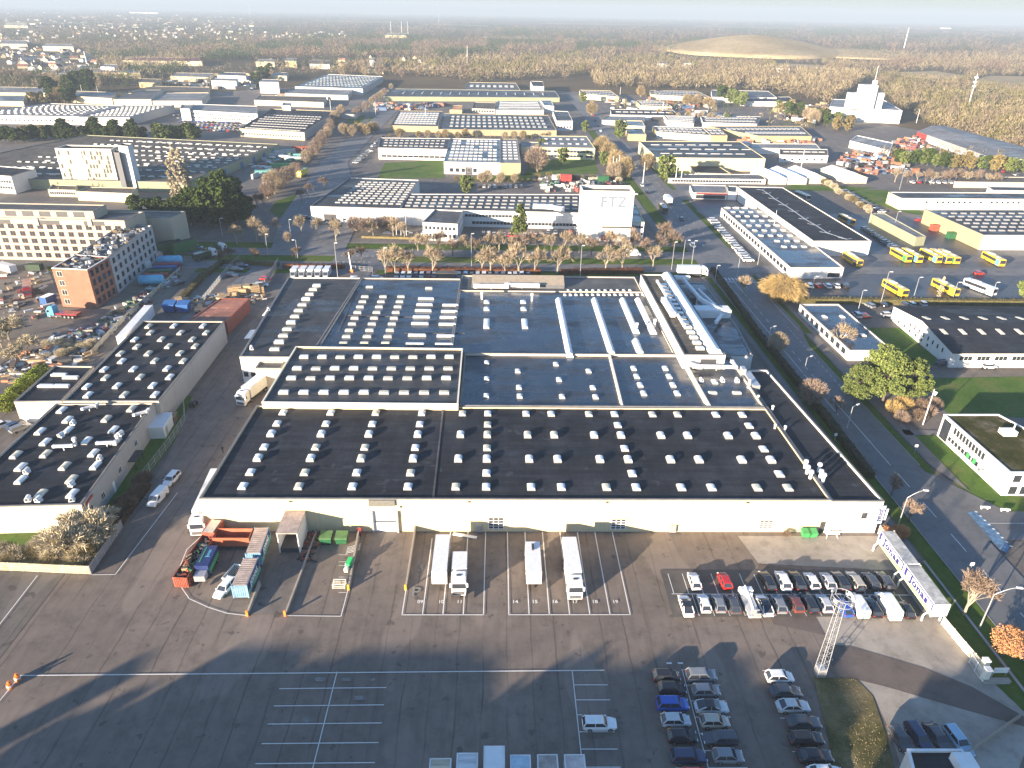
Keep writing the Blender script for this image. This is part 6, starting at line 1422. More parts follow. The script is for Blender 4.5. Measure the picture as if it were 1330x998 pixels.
# loading dock shelter with open front
v0, v1 = G(370, 704), G(396, 704); xm = (v0.x+v1.x)/2; w_ = (v1.x-v0.x)/2
t = thing('dock_shelter', 'white open-fronted loading dock box standing out from the cream wall', 'loading dock', (xm, 102.4, .1))
for q_ in (-w_, w_-.15): b = MB(); b.box(q_, -3, .1, q_+.15, 3, 4.6); b.build('side_wall', WHITE, t, world=False)
b = MB(); b.hexa([(-w_-.05, -3.2, 4.6), (w_+.05, -3.2, 4.6), (w_+.05, 3, 4.603), (-w_-.05, 3, 4.603), (-w_-.05, -3.2, 4.8), (w_+.05, -3.2, 4.8), (w_+.05, 3, 4.9), (-w_-.05, 3, 4.9)]); b.build('shelter_roof', BTOP, t, world=False)
b = MB(); b.box(-w_+.2, 2.6, .1, w_-.2, 2.9, 4.5); b.box(-w_+.2, -2.8, .1, w_-.2, 2.5, 1.1); b.build('dock_platform', DARK, t, world=False)
# ramp walls between the bays
def lowwall(px0, px1, h0, h1, name, label, w=.3, m=None, red=True):
    a_, c_ = G(*px0), G(*px1); t = thing(name, label, 'ramp wall', (a_.x, a_.y, .1)); b = MB()
    d = (c_-a_); u = Vector((-d.y, d.x, 0)).normalized()*w/2
    b.hexa([a_-u, c_-u, c_+u, a_+u, a_-u+Vector((0, 0, h0)), c_-u+Vector((0, 0, h1)), c_+u+Vector((0, 0, h1)), a_+u+Vector((0, 0, h0))]); b.build('retaining_wall', m or A_CONC, t)
    b = MB(); b.box(a_.x-.18, a_.y-.3, .1, a_.x+.18, a_.y-.05, 1.3)
    b.build('bumper_post', ORANGE if red else YELLOW, t)
lowwall((322, 800), (338, 762), .8, 1.3, 'ramp_wall', 'left wall of the sunken ramp with red bumper post')
lowwall((371, 800), (412, 692), .6, .7, 'ramp_wall', 'right wall of the sunken ramp with red bumper post')
lowwall((453, 766), (467, 693), .6, 1.5, 'ramp_wall', 'left kerb wall of the plain ramp up to the loading door', red=False)
lowwall((527, 766), (540, 690), .6, 1.5, 'ramp_wall', 'right kerb wall of the plain ramp up to the loading door', red=False)
sheet('ramp_floor', [Q([(322, 800), (371, 800), (411, 694), (352, 694)])], .225, A_OLD)
# bottom-edge lorries seen from above, centre
tops = [(562.5, 597, 586, BTOP, 'rust-stained white trailer top'), (597, 632, 978, None, ''), ]
for i, (x0, x1, y, mm, lb, hh) in enumerate(((559, 586, 985.5, mat('slatted_top', (.52, .44, .32), .8, .5, .5, stretch=(.2, 3, 1)), 'trailer with slatted timber-brown roof, leftmost at the bottom edge', 3.2), (594, 620.5, 978.5, mat('slatted_white_top', (.62, .62, .62), .7, .4, .5, stretch=(.2, 3, 1)), 'trailer with slatted white roof, second from the left at the bottom edge', 3.4),
    (629, 655, 969.5, WHITE, 'tall trailer with plain white roof at the bottom edge', 4.0), (663, 688.5, 981, mat('blue_white_top', (.40, .52, .58), .6, .35, .5), 'trailer with faded blue roof at the bottom edge', 3.3), (698, 723.5, 980.5, MAT['rusty_grey_top'], 'trailer with rust-stained roof, second from the right at the bottom edge', 3.4), (733, 758.5, 980.5, mat('mauve_stained_top', (.45, .38, .36), .8, .45, .5), 'trailer with mottled roof, rightmost at the bottom edge', 3.4))):
    a_, c_ = G(x0, y, hh), G(x1, y, hh); L_ = 9
    t = thing('parked_trailer', lb, 'trailer', ((a_.x+c_.x)/2, a_.y-L_/2, .1), 0, 'trailers cut by the bottom edge'); w_ = (c_.x-a_.x)/2
    b = MB(); b.box(-w_, -L_/2, 1.1, w_, L_/2, hh-.1); b.build('trailer_body', WHITE, t, world=False)
    b = MB(); b.box(-w_+.12, -L_/2+.1, hh-.097, w_-.12, L_/2-.1, hh-.06); b.build('roof_sheet', mm, t, world=False)
    b = MB()
    for s_ in (-1, 1): b.box(s_*w_-.06, -L_/2, hh-.1, s_*w_+.06, L_/2, hh)
    b.box(-w_, L_/2-.1, hh-.1, w_, L_/2, hh); b.build('roof_rail', WHITE, t, world=False)
    for y_ in (-L_/2+1.5, -L_/2+2.8):
        for s_ in (-1, 1):
            o = wput(wheel_mesh(.48, .35), t, (s_*(w_-.2), y_, .48), pi/2)
    b = MB(); b.box(-.4, -L_/2+.3, .7, .4, L_/2-.3, 1.097); b.build('chassis', DARK, t, world=False)
# ---------------------------------------------------------------- vegetation
def rv(r): 
    while True:
        v = Vector((RND.uniform(-1, 1), RND.uniform(-1, 1), RND.uniform(-1, 1)))
        if v.length <= 1: return v*r
def sliver(b, c, d, l, w, m=0):
    """thin twig-like face from c along d"""
    d = d.normalized(); u = d.cross(rv(1)+Vector((.01, .02, .3)))
    if u.length < 1e-4: u = Vector((1, 0, 0))
    u.normalize(); e = c+d*l; s = u*w/2
    b.face([c-s, c+s, e+s*.4, e-s*.4], m)
def leafq(b, c, s, m=0):
    u = rv(1).normalized(); w = u.cross(rv(1)); 
    if w.length < 1e-4: return
    w.normalize(); k = s*RND.uniform(.6, 1.2); b.face([c-u*k-w*k*.6, c+u*k-w*k*.6, c+u*k*.8+w*k*.7, c-u*k*.8+w*k*.7], m)
def grow(tb, tw, p, d, l, r, lev, maxlev, tws, spread, up=.25):
    q = p+d*l; tb.tube(p, q, r, r*.62, 5 if lev < 2 else 3, 0, False)
    if lev >= maxlev:
        for i in range(tws):
            c = p+d*l*RND.uniform(.2, 1.0); dd = (d+rv(1.0)+Vector((0, 0, up))); sliver(tw, c, dd, l*RND.uniform(.6, 1.5), .07)
        return
    n = 4 if lev == 0 else 3
    for i in range(n+(RND.random() < .5)):
        dd = (d+rv(spread)+Vector((0, 0, up*.6))).normalized()
        grow(tb, tw, p+d*l*RND.uniform(.55, 1), dd, l*RND.uniform(.62, .85), r*.55, lev+1, maxlev, tws, spread, up)
def bare(key, h=10, lev=4, tws=7, spread=.75, tm=TWIG_T, bm=PBARK, trunk=.22, up=.25, wid=1.0):
    k = ('bare', key)
    if k in BM: return BM[k]
    tb, tw = MB(), MB(); grow(tb, tw, Vector((0, 0, -.1)), Vector((RND.uniform(-.06, .06), RND.uniform(-.06, .06), 1)).normalized(), h*.20, h*.020, 0, lev, tws, spread, up)
    zm = max(v[2] for v in tw.v); s = h/zm
    for q in (tb, tw): q.v = [(x*s*wid, y*s*wid, z*s) for x, y, z in q.v]
    BM[k] = (tb.mesh('trunk', bm), tw.mesh('crown', tm)); return BM[k]
def leafy(key, h, w, m, n=1500, ls=.28, trunk=.25, shape='round', bm=BARK, clumps=46, z0=.18, cr_=1.0):
    k = ('leafy', key)
    if k in BM: return BM[k]
    tb, cr = MB(), MB(); tb.tube((0, 0, -.1), (0, 0, h*.75), h*.022+.05, .06, 6, 0, False)
    cs = []
    for i in range(clumps):
        t = RND.random()
        if shape == 'cone': z = z0+(1-z0)*t; rr = w/2*(1-t)**.8*RND.uniform(.55, 1)+.15; zz = z*h
        elif shape == 'column': zz = h*(z0+(1-z0)*t); rr = w/2*(sin(pi*min(1, t*.85+.15))**.5)*RND.uniform(.3, 1)
        elif shape == 'umbrella': zz = h*(.22+.74*t); rr = w/2*(1-abs(t-.35)*.95)*RND.uniform(.3, 1)
        else: zz = h*(z0+(1-z0)*t); rr = w/2*sqrt(max(.05, 1-(2*t-1)**2))*RND.uniform(.35, 1)
        a = RND.uniform(0, 2*pi); c = Vector((rr*cos(a), rr*sin(a), zz)); cs.append((c, w*RND.uniform(.09, .17)*cr_))
        if RND.random() < .5: tb.tube((0, 0, max(.3, zz*.75)), c, .07, .03, 3, 0, False)
    for c, r in cs:
        for i in range(n//clumps):
            v = rv(1); v = v.normalized()*(v.length**.4); p = c+Vector((v.x*r, v.y*r, v.z*r*.75)); leafq(cr, p, ls)
    BM[k] = (tb.mesh('trunk', bm), cr.mesh('crown', m)); return BM[k]
def twiggy(key, h, w, m, n=2600, bm=PBARK, droop=0, sl=1.1, sw=.07):
    """dense fine-twigged round crown (willows, shrubs)"""
    k = ('twiggy', key)
    if k in BM: return BM[k]
    tb, cr = MB(), MB()
    for i in range(7):
        a = 2*pi*i/7+RND.random(); e = Vector((w*.32*cos(a), w*.32*sin(a), h*RND.uniform(.55, .85))); tb.tube((0.1*cos(a), .1*sin(a), -.1), e, h*.02+.04, .04, 4, 0, False)
    for i in range(n):
        v = rv(1); v = v.normalized()*(v.length**.5)
        p = Vector((v.x*w*.46, v.y*w*.46, h*.54+v.z*h*.42)); k_ = 1+.18*sin(p.x*1.7+p.y)+.12*cos(p.y*2.3)
        p.x *= k_; p.y *= k_
        d = Vector((v.x, v.y, v.z*.5+.5-droop*1.6))+rv(.5); sliver(cr, p, d, sl*RND.uniform(.5, 1.2), sw)
    BM[k] = (tb.mesh('trunk', bm), cr.mesh('crown', m)); return BM[k]
def plant(pair, name, label, px, py, s, group=None, cat='tree', rz=None, sx=1, z=0, xy=None):
    v = G(px, py) if xy is None else Vector((*xy, 0)); t = thing(name, label, cat, (v.x, v.y, z), RND.uniform(0, 6.28) if rz is None else rz, group); t.scale = (s*sx, s*sx, s)
    put(pair[0], 'trunk', t, (0, 0, 0), world=False); put(pair[1], 'crown', t, (0, 0, 0), world=False); return t
def pick(l): return l[RND.randrange(len(l))]
ST = [bare(f'st{i}', 10, 4, 5, .86, TWIG_T) for i in range(4)]
SR = [bare(f'sr{i}', 10, 4, 7, .86, TWIG_R, BARK) for i in range(3)]
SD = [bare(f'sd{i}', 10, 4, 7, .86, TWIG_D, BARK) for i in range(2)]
TWIG_P = mat_leaf('pale_twigs', (.36, .31, .21), (.54, .47, .33))
NEAR = bare('near', 10, 5, 8, .62, TWIG_R, PBARK, up=.3)
NEARO = leafy('nearo', 7, 6.5, LEAF_O, 4200, .13, shape='round', clumps=70, z0=.3)
TWIG_G = mat_leaf('dull_gold_twigs', (.25, .19, .10), (.38, .30, .17))
TH = [bare(f'th{i}', 8, 5, 6, .9, TWIG_P, PBARK, wid=1.35) for i in range(2)]
SH = [twiggy(f'sh{i}', 3, 4.2, m, 1500, sl=.8, sw=.06) for i, m in enumerate((TWIG_P, TWIG_R, LEAF_OL, TWIG_D))]
WIL = twiggy('wil', 9, 14, TWIG_Y, 9000, droop=.55, sl=1.5, sw=.075); GOLD = twiggy('gold', 10, 7.5, TWIG_G, 2600, sl=1.5, sw=.14)
TANR = twiggy('tanr', 10, 8.5, TWIG_R, 2600, sl=1.5, sw=.12); TAND = twiggy('tand', 10, 8, TWIG_T, 2600, sl=1.5, sw=.12)
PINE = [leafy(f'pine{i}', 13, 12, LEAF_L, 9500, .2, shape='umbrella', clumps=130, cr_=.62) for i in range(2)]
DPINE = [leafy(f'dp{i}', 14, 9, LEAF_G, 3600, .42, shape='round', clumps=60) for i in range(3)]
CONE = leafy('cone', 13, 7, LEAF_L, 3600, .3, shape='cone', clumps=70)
OLIVE = [leafy(f'ol{i}', 10, 7, m, 1500, .5, shape='round', clumps=40) for i, m in enumerate((LEAF_OL, LEAF_G, LEAF_L))]
POP = [leafy(f'pop{i}', 20, 4.2, TWIG_P, 3200, .24, shape='column', clumps=70, z0=.05) for i in range(2)]
for i, (x, y, h) in enumerate(((501, 362, 11), (513.6, 361, 12), (530, 361, 10), (562, 362, 12), (626, 359, 10), (637, 361, 11), (656, 361, 9), (674, 362, 13), (694, 361, 11), (723.6, 361, 12), (786, 358, 11), (808, 358, 11), (848, 352, 9))):
    plant(pick(ST), 'street_tree', f'bare tan street tree, {ORD[i]} from the left beside the brown hedge', x, y-5, h/10, 'bare trees along the near side of the avenue')
for i, x in enumerate((543, 556, 571, 588, 603, 617, 632, 648, 664, 683, 699, 716, 733, 752, 768, 790, 806, 822, 838, 857)):
    plant(pick(ST+SR), 'street_tree', f'bare tree, {ORD[i]} from the left in the factory side row of the avenue', x, RND.uniform(326, 334), RND.uniform(.75, 1.1), 'bare trees along the factory side of the avenue')
for i, (x, y, h) in enumerate(((308, 318, 9), (334, 313, 11), (345, 318, 8), (360, 306, 8), (376, 320, 7), (392, 304, 9), (411, 306, 9), (437, 314, 10), (440, 306, 8), (485, 307, 8), (511, 308, 9), (526, 310, 8))):
    plant(pick(ST), 'street_tree', f'bare tan tree, {ORD[i]} from the left on the western stretch of the avenue', x, y, h/10, 'bare trees on the western avenue')
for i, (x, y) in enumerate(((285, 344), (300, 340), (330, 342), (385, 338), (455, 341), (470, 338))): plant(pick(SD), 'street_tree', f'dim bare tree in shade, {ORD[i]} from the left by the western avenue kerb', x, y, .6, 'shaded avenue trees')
for i, (x, y) in enumerate(((463, 300), (480, 301), (501, 299), (510, 300))): plant(SH[1], 'shrub', f'round reddish shrub, {ORD[i]} from the left in the factory lawn', x, y, 1.9, 'reddish shrubs', 'shrub')
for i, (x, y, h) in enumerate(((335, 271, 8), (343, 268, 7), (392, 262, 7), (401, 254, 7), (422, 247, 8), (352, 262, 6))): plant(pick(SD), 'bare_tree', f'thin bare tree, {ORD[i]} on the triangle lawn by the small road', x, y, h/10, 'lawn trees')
plant(SR[0], 'bare_tree', 'reddish bushy tree at the traffic junction verge', 874, 326, .95); plant(SR[1], 'bare_tree', 'pale bare tree at the traffic junction beside the flagpoles', 862, 318, 1.1); plant(ST[1], 'bare_tree', 'bare tree between the white poles at the traffic lights', 966, 383, .8)
plant(WIL, 'willow_tree', 'large golden willow at the corner of the white showroom', 1014, 391, 1.0, None)
plant(TAND, 'round_tree', 'compact round bare tree on the verge beside the dashed road line', 1008, 458, .60)
plant(TANR, 'round_tree', 'orange-brown round tree in the hedge beside the annex', 1051, 527, .70); plant(SR[2], 'bare_tree', 'small twiggy tree on the verge below the orange-brown one', 1086, 538, .5)
plant(SR[0], 'bare_tree', 'reddish bare tree on the verge opposite the mossy office', 1157, 645, .55); plant(SR[1], 'bare_tree', 'bare reddish tree beside the curved lamp post', 1180, 678, .55)
plant(ST[2], 'bare_tree', 'spreading bare tree in front of the small flat office', 1087, 452, .85, sx=1.2)
plant(NEAR, 'bare_tree', 'tall yellow-stemmed bare tree on the verge beside the sign containers', 1252, 799, .95, rz=1.0)
plant(NEARO, 'orange_tree', 'orange-leaved round tree beside the lamp post at the right edge', 1301, 853, .80)
for i, (x, y, h) in enumerate(((1110, 522, 10), (1146, 523, 13.5), (1176, 521, 11.5), (1134, 512, 13.5))): plant(PINE[i % 2], 'pine_tree', f'sunlit spreading pine, {("leftmost", "front middle", "rightmost", "back middle")[i]} of the clump by the lawn', x, y, h/13, 'pines by the lawn')
for i, (x, y, s) in enumerate(((1160, 536, .9), (1172, 531, .9))): plant(twiggy('yb', 3, 5, TWIG_Y, 1500, sl=.8, sw=.07), 'shrub', ('left' if i == 0 else 'right')+' yellow shrub under the pines', x, y, s, None, 'shrub')
for i, (x, y) in enumerate(((1170, 548), (1192, 546), (1204, 540), (1212, 530), (1196, 532))): plant(SH[(1, 3, 1, 1, 3)[i]], 'shrub', f'dark round shrub, {ORD[i]} of the group beside the flagpole', x, y, .85, 'round shrubs by the flagpole', 'shrub')
for i, (x, y) in enumerate(((1154, 699), (1168, 697))): plant(twiggy('ob', 2.2, 4, LEAF_O, 2200, sl=.4, sw=.09), 'shrub', ('left' if i == 0 else 'right')+' rust-brown clipped shrub at the annex corner', x, y, .9, None, 'shrub')
# left foreground thicket
for i, (x, y, s) in enumerate(((104, 722, 1.05), (125, 716, .9), (82, 722, .8), (137, 700, .8))): plant(TH[i % 2], 'bare_tree', f'pale many-stemmed bare tree, {ORD[i]} in the thicket behind the corner fence', x, y, s, 'thicket trees')
for i in range(26):
    x = RND.uniform(0, 128); y = RND.uniform(716, 736)
    plant(pick(SH[:1]+SH[2:3]+SH[:1]), 'shrub', 'tan twiggy shrub in the tangle behind the corner fence', x, y, RND.uniform(.6, .95), 'thicket shrubs', 'shrub')
for i in range(14):
    x = 160+RND.uniform(-14, 14); y = 655+i*3.2-8; t_ = i/13
    v = G(190-45*t_+RND.uniform(-6, 6), 625+60*t_); plant(SH[3], 'shrub', 'dark brown shrub along the foot of the grey warehouse wall', 0, 0, RND.uniform(.55, .8), 'dark wall shrubs', 'shrub', xy=(v.x, v.y))
for i in range(9): plant(leafy('yh', 3, 4.5, mat_leaf('yellow_green_leaf', (.14, .19, .02), (.30, .34, .05)), 1500, .16, clumps=30, z0=.05), 'hedge_shrub', f'yellow-green hedge bush, {ORD[i]} up the slope beside the side extension', 8+i*5.8, 534-i*5.6, 1.1, 'yellow-green hedge', 'shrub')
# trees around the building site
for i, (x, y, s) in enumerate(((12, 442, .95), (36, 462, .75), (22, 470, .6), (3, 452, .8))): plant(TH[i % 2], 'bare_tree', f'pale bare tree, {ORD[i]} at the front left of the building site', x, y, s, 'bare trees at the building site')
for i in range(12): plant(SH[0], 'shrub', 'dry tan shrub along the site boundary', RND.uniform(60, 122), RND.uniform(448, 466), RND.uniform(.5, .8), 'dry boundary shrubs', 'shrub')
# dark pines and poplars left
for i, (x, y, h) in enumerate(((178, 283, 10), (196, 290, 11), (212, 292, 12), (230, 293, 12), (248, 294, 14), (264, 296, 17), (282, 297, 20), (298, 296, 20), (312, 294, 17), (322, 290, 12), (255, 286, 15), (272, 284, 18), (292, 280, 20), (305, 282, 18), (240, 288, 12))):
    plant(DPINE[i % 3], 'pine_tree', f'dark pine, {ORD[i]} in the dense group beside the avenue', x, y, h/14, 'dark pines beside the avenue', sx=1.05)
for i, (x, y) in enumerate(((227, 262), (236, 264), (244, 264), (250, 262))): plant(POP[i % 2], 'poplar_tree', f'tall narrow tan poplar, {ORD[i]} from the left of the cluster', x, y, (1.0, 1.4, 1.3, 1.0)[i], 'poplars', sx=.85)
for i, (x, y, h) in enumerate(((357, 252, 12), (366, 245, 11), (348, 258, 8), (374, 238, 9), (385, 230, 8))): plant(TANR if i else TAND, 'bare_tree', f'round brown tree, {ORD[i]} along the strip by the small road', x, y, h/10, 'brown roadside trees')
for i in range(16): t_ = i/15; plant(pick([TANR, TANR, SH[1], TAND]), 'bare_tree', f'reddish bare tree, {ORD[i]} from the front in the strip up the small road', 400+t_*44+RND.uniform(-3, 3), 212-t_*62, .75 if RND.random() < .7 else .9, 'reddish strip trees')
for i in range(8): plant(pick([GOLD, TAND, OLIVE[0]]), 'bare_tree', f'olive-brown tree, {ORD[i]} in the clump left of the sawtooth shed', 446+i*6, 176+RND.uniform(-5, 6), .8, 'clump trees')
for i in range(12): plant(pick([TANR, TAND, SH[0]]), 'bare_tree', f'tan tree, {ORD[i]} along the far stretch of the small road', 462+i*4.2, 152-i*3.2, .7, 'far strip trees')
for i, (x, y, h, p, lb) in enumerate(((697, 224, 15, TANR, 'large pinkish birch on the lawn left of the yellow-banded block'), (731, 213, 10, OLIVE[2], 'dark green tree before the yellow-banded block'), (703, 198, 9, OLIVE[2], 'green tree at the left end of the yellow-banded block'),
        (781, 203, 13, GOLD, 'golden bare tree, rearmost of the roadside golden clump'), (789, 212, 13, GOLD, 'golden bare tree in the middle of the roadside golden clump'), (800, 224, 13, GOLD, 'golden bare tree at the front of the roadside golden clump'), (812, 232, 12, GOLD, 'golden bare tree nearest the far crossing'), (797, 234, 10, TAND, 'tan bare tree behind the white flagpoles'), (784, 216, 9, OLIVE[2], 'green tree among the golden roadside clump'),
        (804, 181, 14, OLIVE[2], 'broad green tree beside the yellow-walled unit'), (760, 172, 9, OLIVE[2], 'green tree at the small white roadside block'), (768, 150, 12, GOLD, 'golden tree at the far roadside'), (757, 134, 11, OLIVE[2], 'dark green tree at the far roadside'), (840, 221, 10, GOLD, 'golden tree at the left wall of the cream warehouse'),
        (864, 236, 15, OLIVE[2], 'full green tree in front of the cream warehouse'), (875, 232, 7, OLIVE[1], 'small dark tree right of the full green tree'), (675, 313, 15, CONE, 'tall pointed conifer before the white factory wing'), (606, 253, 10, OLIVE[2], 'dark green bushy pine behind the factory'), (832, 126, 12, GOLD, 'golden tree left of the cream works below the wood'),
        (1218, 388, 8, POP[0], 'slim leaning bare poplar above the hedge between buses'), (1328, 388, 7, OLIVE[2], 'green tree at the right edge above the hedge'))):
    plant(p, 'roadside_tree', lb, x, y, h/(20 if p in POP else 13 if p is CONE else 10), None)
def trow(n, x0, y0, x1, y1, pal, s, lb, grp, j=3):
    for i in range(n):
        t = i/max(1, n-1); plant(pick(pal), 'tree', f'{lb}, {ORD[i]} from the left', x0+(x1-x0)*t+RND.uniform(-j, j), y0+(y1-y0)*t+RND.uniform(-j*.5, j*.5), s*RND.uniform(.8, 1.2), grp)
trow(22, 66, 182, 188, 185, [OLIVE[1], OLIVE[1], DPINE[0]], .95, 'dark conifer in the row before the white factory', 'dark conifers before the white factory')
trow(14, 0, 185, 62, 183, [OLIVE[0], OLIVE[1]], .9, 'olive tree at the left edge before the white factory', 'olive trees left')
trow(12, 202, 184, 256, 182, [OLIVE[2], OLIVE[1]], 1.0, 'green tree beside the upper left car yard', 'green trees by the car yard')
trow(8, 40, 134, 66, 134, [OLIVE[1], OLIVE[0]], .9, 'dark tree beside the blue roofed hut', 'trees by the hut')
trow(6, 66, 132, 96, 134, [GOLD, OLIVE[1], DPINE[0]], 1.6, 'tall tree between the left works', 'tall trees between the left works')
trow(5, 98, 120, 120, 122, [DPINE[1], OLIVE[1]], 1.5, 'tall dark tree by the three poles', 'tall trees by the poles')
trow(16, 0, 106, 130, 112, [TANR, TAND], 1.2, 'brown tree in the belt at the upper left', 'upper left belt')
trow(12, 333, 108, 352, 100, [DPINE[0], OLIVE[1], TAND], 1.1, 'dark tree beside the white cube', 'trees by the cube')
trow(20, 1010, 146, 1100, 172, [OLIVE[2], OLIVE[1], OLIVE[0], TAND], 1.2, 'olive-green tree around the brown heap', 'trees around the brown heap', 6)
trow(6, 936, 132, 962, 138, [OLIVE[1], OLIVE[2]], 1.5, 'green pine before the stepped halls', 'pines before the stepped halls')
trow(22, 1166, 214, 1335, 226, [OLIVE[2], OLIVE[0], OLIVE[1]], .95, 'olive conifer in the row before the grey roofed hall', 'conifers before the grey hall')
trow(12, 1165, 238, 1290, 240, [SR[0], ST[0]], .8, 'bare tree by the far right car park', 'bare trees by the far right car park')
trow(14, 595, 236, 700, 237, [SH[2], SH[0], TAND], .6, 'olive thicket bush behind the factory', 'thicket behind the factory')
trow(18, 505, 178, 715, 181, [SH[2], TAND, GOLD], .6, 'tan tree in the hedge row before the dark shed', 'hedge row before the dark shed')
trow(8, 700, 232, 800, 236, [SH[2], SH[0]], 1.0, 'tan shrub at the machinery yard edge', 'machinery yard shrubs')
trow(14, 1058, 232, 1130, 278, [SH[0], SH[2]], .9, 'tan shrub along the bank behind the depot hall', 'bank shrubs behind the depot', 2)
trow(10, 890, 136, 925, 140, [GOLD, TAND], 1.0, 'golden tree between the cream works', 'golden trees')
trow(8, 858, 152, 945, 160, [GOLD, TAND, OLIVE[2]], .7, 'tree among the white works in the right distance', 'trees among works')
trow(20, 440, 96, 620, 100, [TAND, TANR, GOLD], 1.1, 'brown tree in the belt behind the sheds', 'belt behind the sheds', 5)
# hedges
def hedge(name, label, pts, w, h, m, n=None, cat='hedge'):
    a0 = G(*pts[0]); t = thing(name, label, cat, (a0.x, a0.y, 0)); b = MB()
    P = [G(*p) for p in pts]
    for a_, c_ in zip(P, P[1:]):
        L_ = (c_-a_).length; u = (c_-a_).normalized(); s = Vector((-u.y, u.x, 0))
        b.hexa([a_-s*w*.42, c_-s*w*.42, c_+s*w*.42, a_+s*w*.42, a_-s*w*.38+Vector((0, 0, h*.85)), c_-s*w*.38+Vector((0, 0, h*.85)), c_+s*w*.38+Vector((0, 0, h*.85)), a_+s*w*.38+Vector((0, 0, h*.85))])
        for i in range(int(L_*w*h*(n or 14))):
            p = a_+u*RND.uniform(0, L_)+s*RND.uniform(-w/2, w/2); z = h*RND.uniform(.1, 1.0)+.05*sin(p.x*2); leafq(b, Vector((p.x, p.y, z)), .17)
    b.build('foliage', m, t); return t
hedge('beech_hedge', 'long red-brown beech hedge left of the car park gap', [(503, 352.5), (702, 355)], 3.4, 1.9, HEDGEB, 8)
hedge('beech_hedge', 'red-brown beech hedge right of the car park gap', [(728, 356), (835, 354.5)], 3.0, 1.9, HEDGEB, 8)
hedge('beech_hedge', 'dim beech hedge at the left end of the avenue car park', [(368, 348), (448, 349)], 2.4, 1.7, HEDGEB, 8)
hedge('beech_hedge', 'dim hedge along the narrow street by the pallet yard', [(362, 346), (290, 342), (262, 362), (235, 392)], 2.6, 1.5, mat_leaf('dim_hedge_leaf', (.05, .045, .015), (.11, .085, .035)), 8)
hedge('road_hedge', 'dark hedge running between the annex and the main road footpath', [(925, 352), (985, 437), (1072, 545), (1130, 622)], 2.0, 1.9, mat_leaf('dark_hedge_leaf', (.03, .028, .012), (.075, .06, .028)), 10)
hedge('depot_hedge', 'long clipped hedge between the bus depot and the offices', [(1040, 394), (1330, 397), (1420, 398)], 2.6, 2.3, mat_leaf('clipped_hedge_leaf', (.06, .055, .02), (.14, .12, .05)), 8)
hedge('low_hedge', 'low hedge along the avenue before the factory', [(470, 309), (545, 311)], 1.6, 1.0, LEAF_OL, 8)
hedge('thicket_hedge', 'dark shrub bank against the foot of the grey warehouse', [(188, 632), (150, 684)], 3.2, 1.6, mat_leaf('thicket_leaf', (.035, .02, .012), (.09, .055, .03)), 8)
hedge('fence_hedge', 'tan overgrown hedge behind the corner fence', [(0, 733), (112, 737)], 3.2, 1.7, mat_leaf('tan_hedge_leaf', (.13, .11, .05), (.26, .22, .10)), 12)
hedge('fence_hedge', 'overgrown hedge behind the right leg of the corner fence', [(118, 735), (150, 690)], 1.6, 1.4, mat_leaf('tan_hedge_leaf2', (.11, .09, .045), (.22, .17, .09)), 10)
# the grassy mound of litter and tufts on the mossy patch
b = MB()
for i in range(1100):
    x, y = RND.uniform(1060, 1172), RND.uniform(882, 998)
    if x > 1112+ (y-882)*.45 or x < 1062+(y-882)*.12: continue
    p = G(x, y); sliver(b, Vector((p.x, p.y, .19)), rv(1)+Vector((0, 0, .8)), RND.uniform(.08, .25), .05)
tag(b.build('grass_tufts', TWIG_T), kind='stuff')
# woods: many small faces, falling to clumps as they recede
FB = [mat_leaf('wood_brown', (.13, .10, .066), (.22, .175, .115)), mat_leaf('wood_tan', (.18, .145, .088), (.28, .23, .14)), mat_leaf('wood_red', (.13, .09, .065), (.21, .15, .11)), mat_leaf('wood_green', (.022, .04, .016), (.06, .085, .03)), mat_leaf('wood_olive', (.10, .09, .04), (.21, .18, .08))]
def inpoly(x, y, P):
    r = False; j = len(P)-1
    for i in range(len(P)):
        if (P[i][1] > y) != (P[j][1] > y) and x < (P[j][0]-P[i][0])*(y-P[i][1])/(P[j][1]-P[i][1])+P[i][0]: r = not r
        j = i
    return r
CLEAR = [[(868, 74), (880, 66), (925, 52), (990, 47), (1050, 56), (1092, 74), (1150, 78), (1160, 84), (1060, 82), (900, 80)],
         [(1150, 94), (1215, 92), (1262, 100), (1235, 107), (1180, 102)], [(1252, 109), (1284, 99), (1400, 100), (1400, 120), (1290, 115)], [(1000, 81), (1080, 84), (1070, 92), (1010, 92)],
         [(735, 100), (765, 98), (790, 140), (755, 140)], [(0, 100), (0, 60), (100, 62), (140, 90), (60, 100)]]
def wood(name, regions, label):
    b = MB()
    for (P, n, h0, h1, pal, nf) in regions:
        xs = [p[0] for p in P]; ys = [p[1] for p in P]; k = 0; tries = 0
        while k < n and tries < n*12:
            tries += 1
            x, y = RND.uniform(min(xs), max(xs)), RND.uniform(min(ys), max(ys))
            if not inpoly(x, y, P) or any(inpoly(x, y, c) for c in CLEAR): continue
            k += 1; v = G(x, y); dist = v.y; nz = sin(x*.045+y*.21)+sin(x*.013-y*.33+2)+sin(x*.11+y*.05)*.6
            m = pal[0] if nz > .9 else pal[1] if nz > -.4 else pal[2]
            if RND.random() < .12: m = RND.choice(pal)
            h = RND.uniform(h0, h1); w = max(h*.65, dist*.0028*RND.uniform(.8, 1.3)); sc = max(.55, w*.16)
            b.tube((v.x, v.y, 0), (v.x, v.y, h*.7), .22, .1, 3, m if m != 3 else 4, False)
            for i in range(nf):
                q = rv(1); q = q.normalized()*(q.length**.4); p = Vector((v.x+q.x*w/2, v.y+q.y*w/2, h*.60+q.z*h*.40))
                if i % 2: sliver(b, p, q+Vector((0, 0, .9)), sc*3.0, sc*.55, m)
                else: leafq(b, p, sc*.75, m)
    o = b.build(name, FB); tag(o, label, 'wood', None, 'stuff'); return o
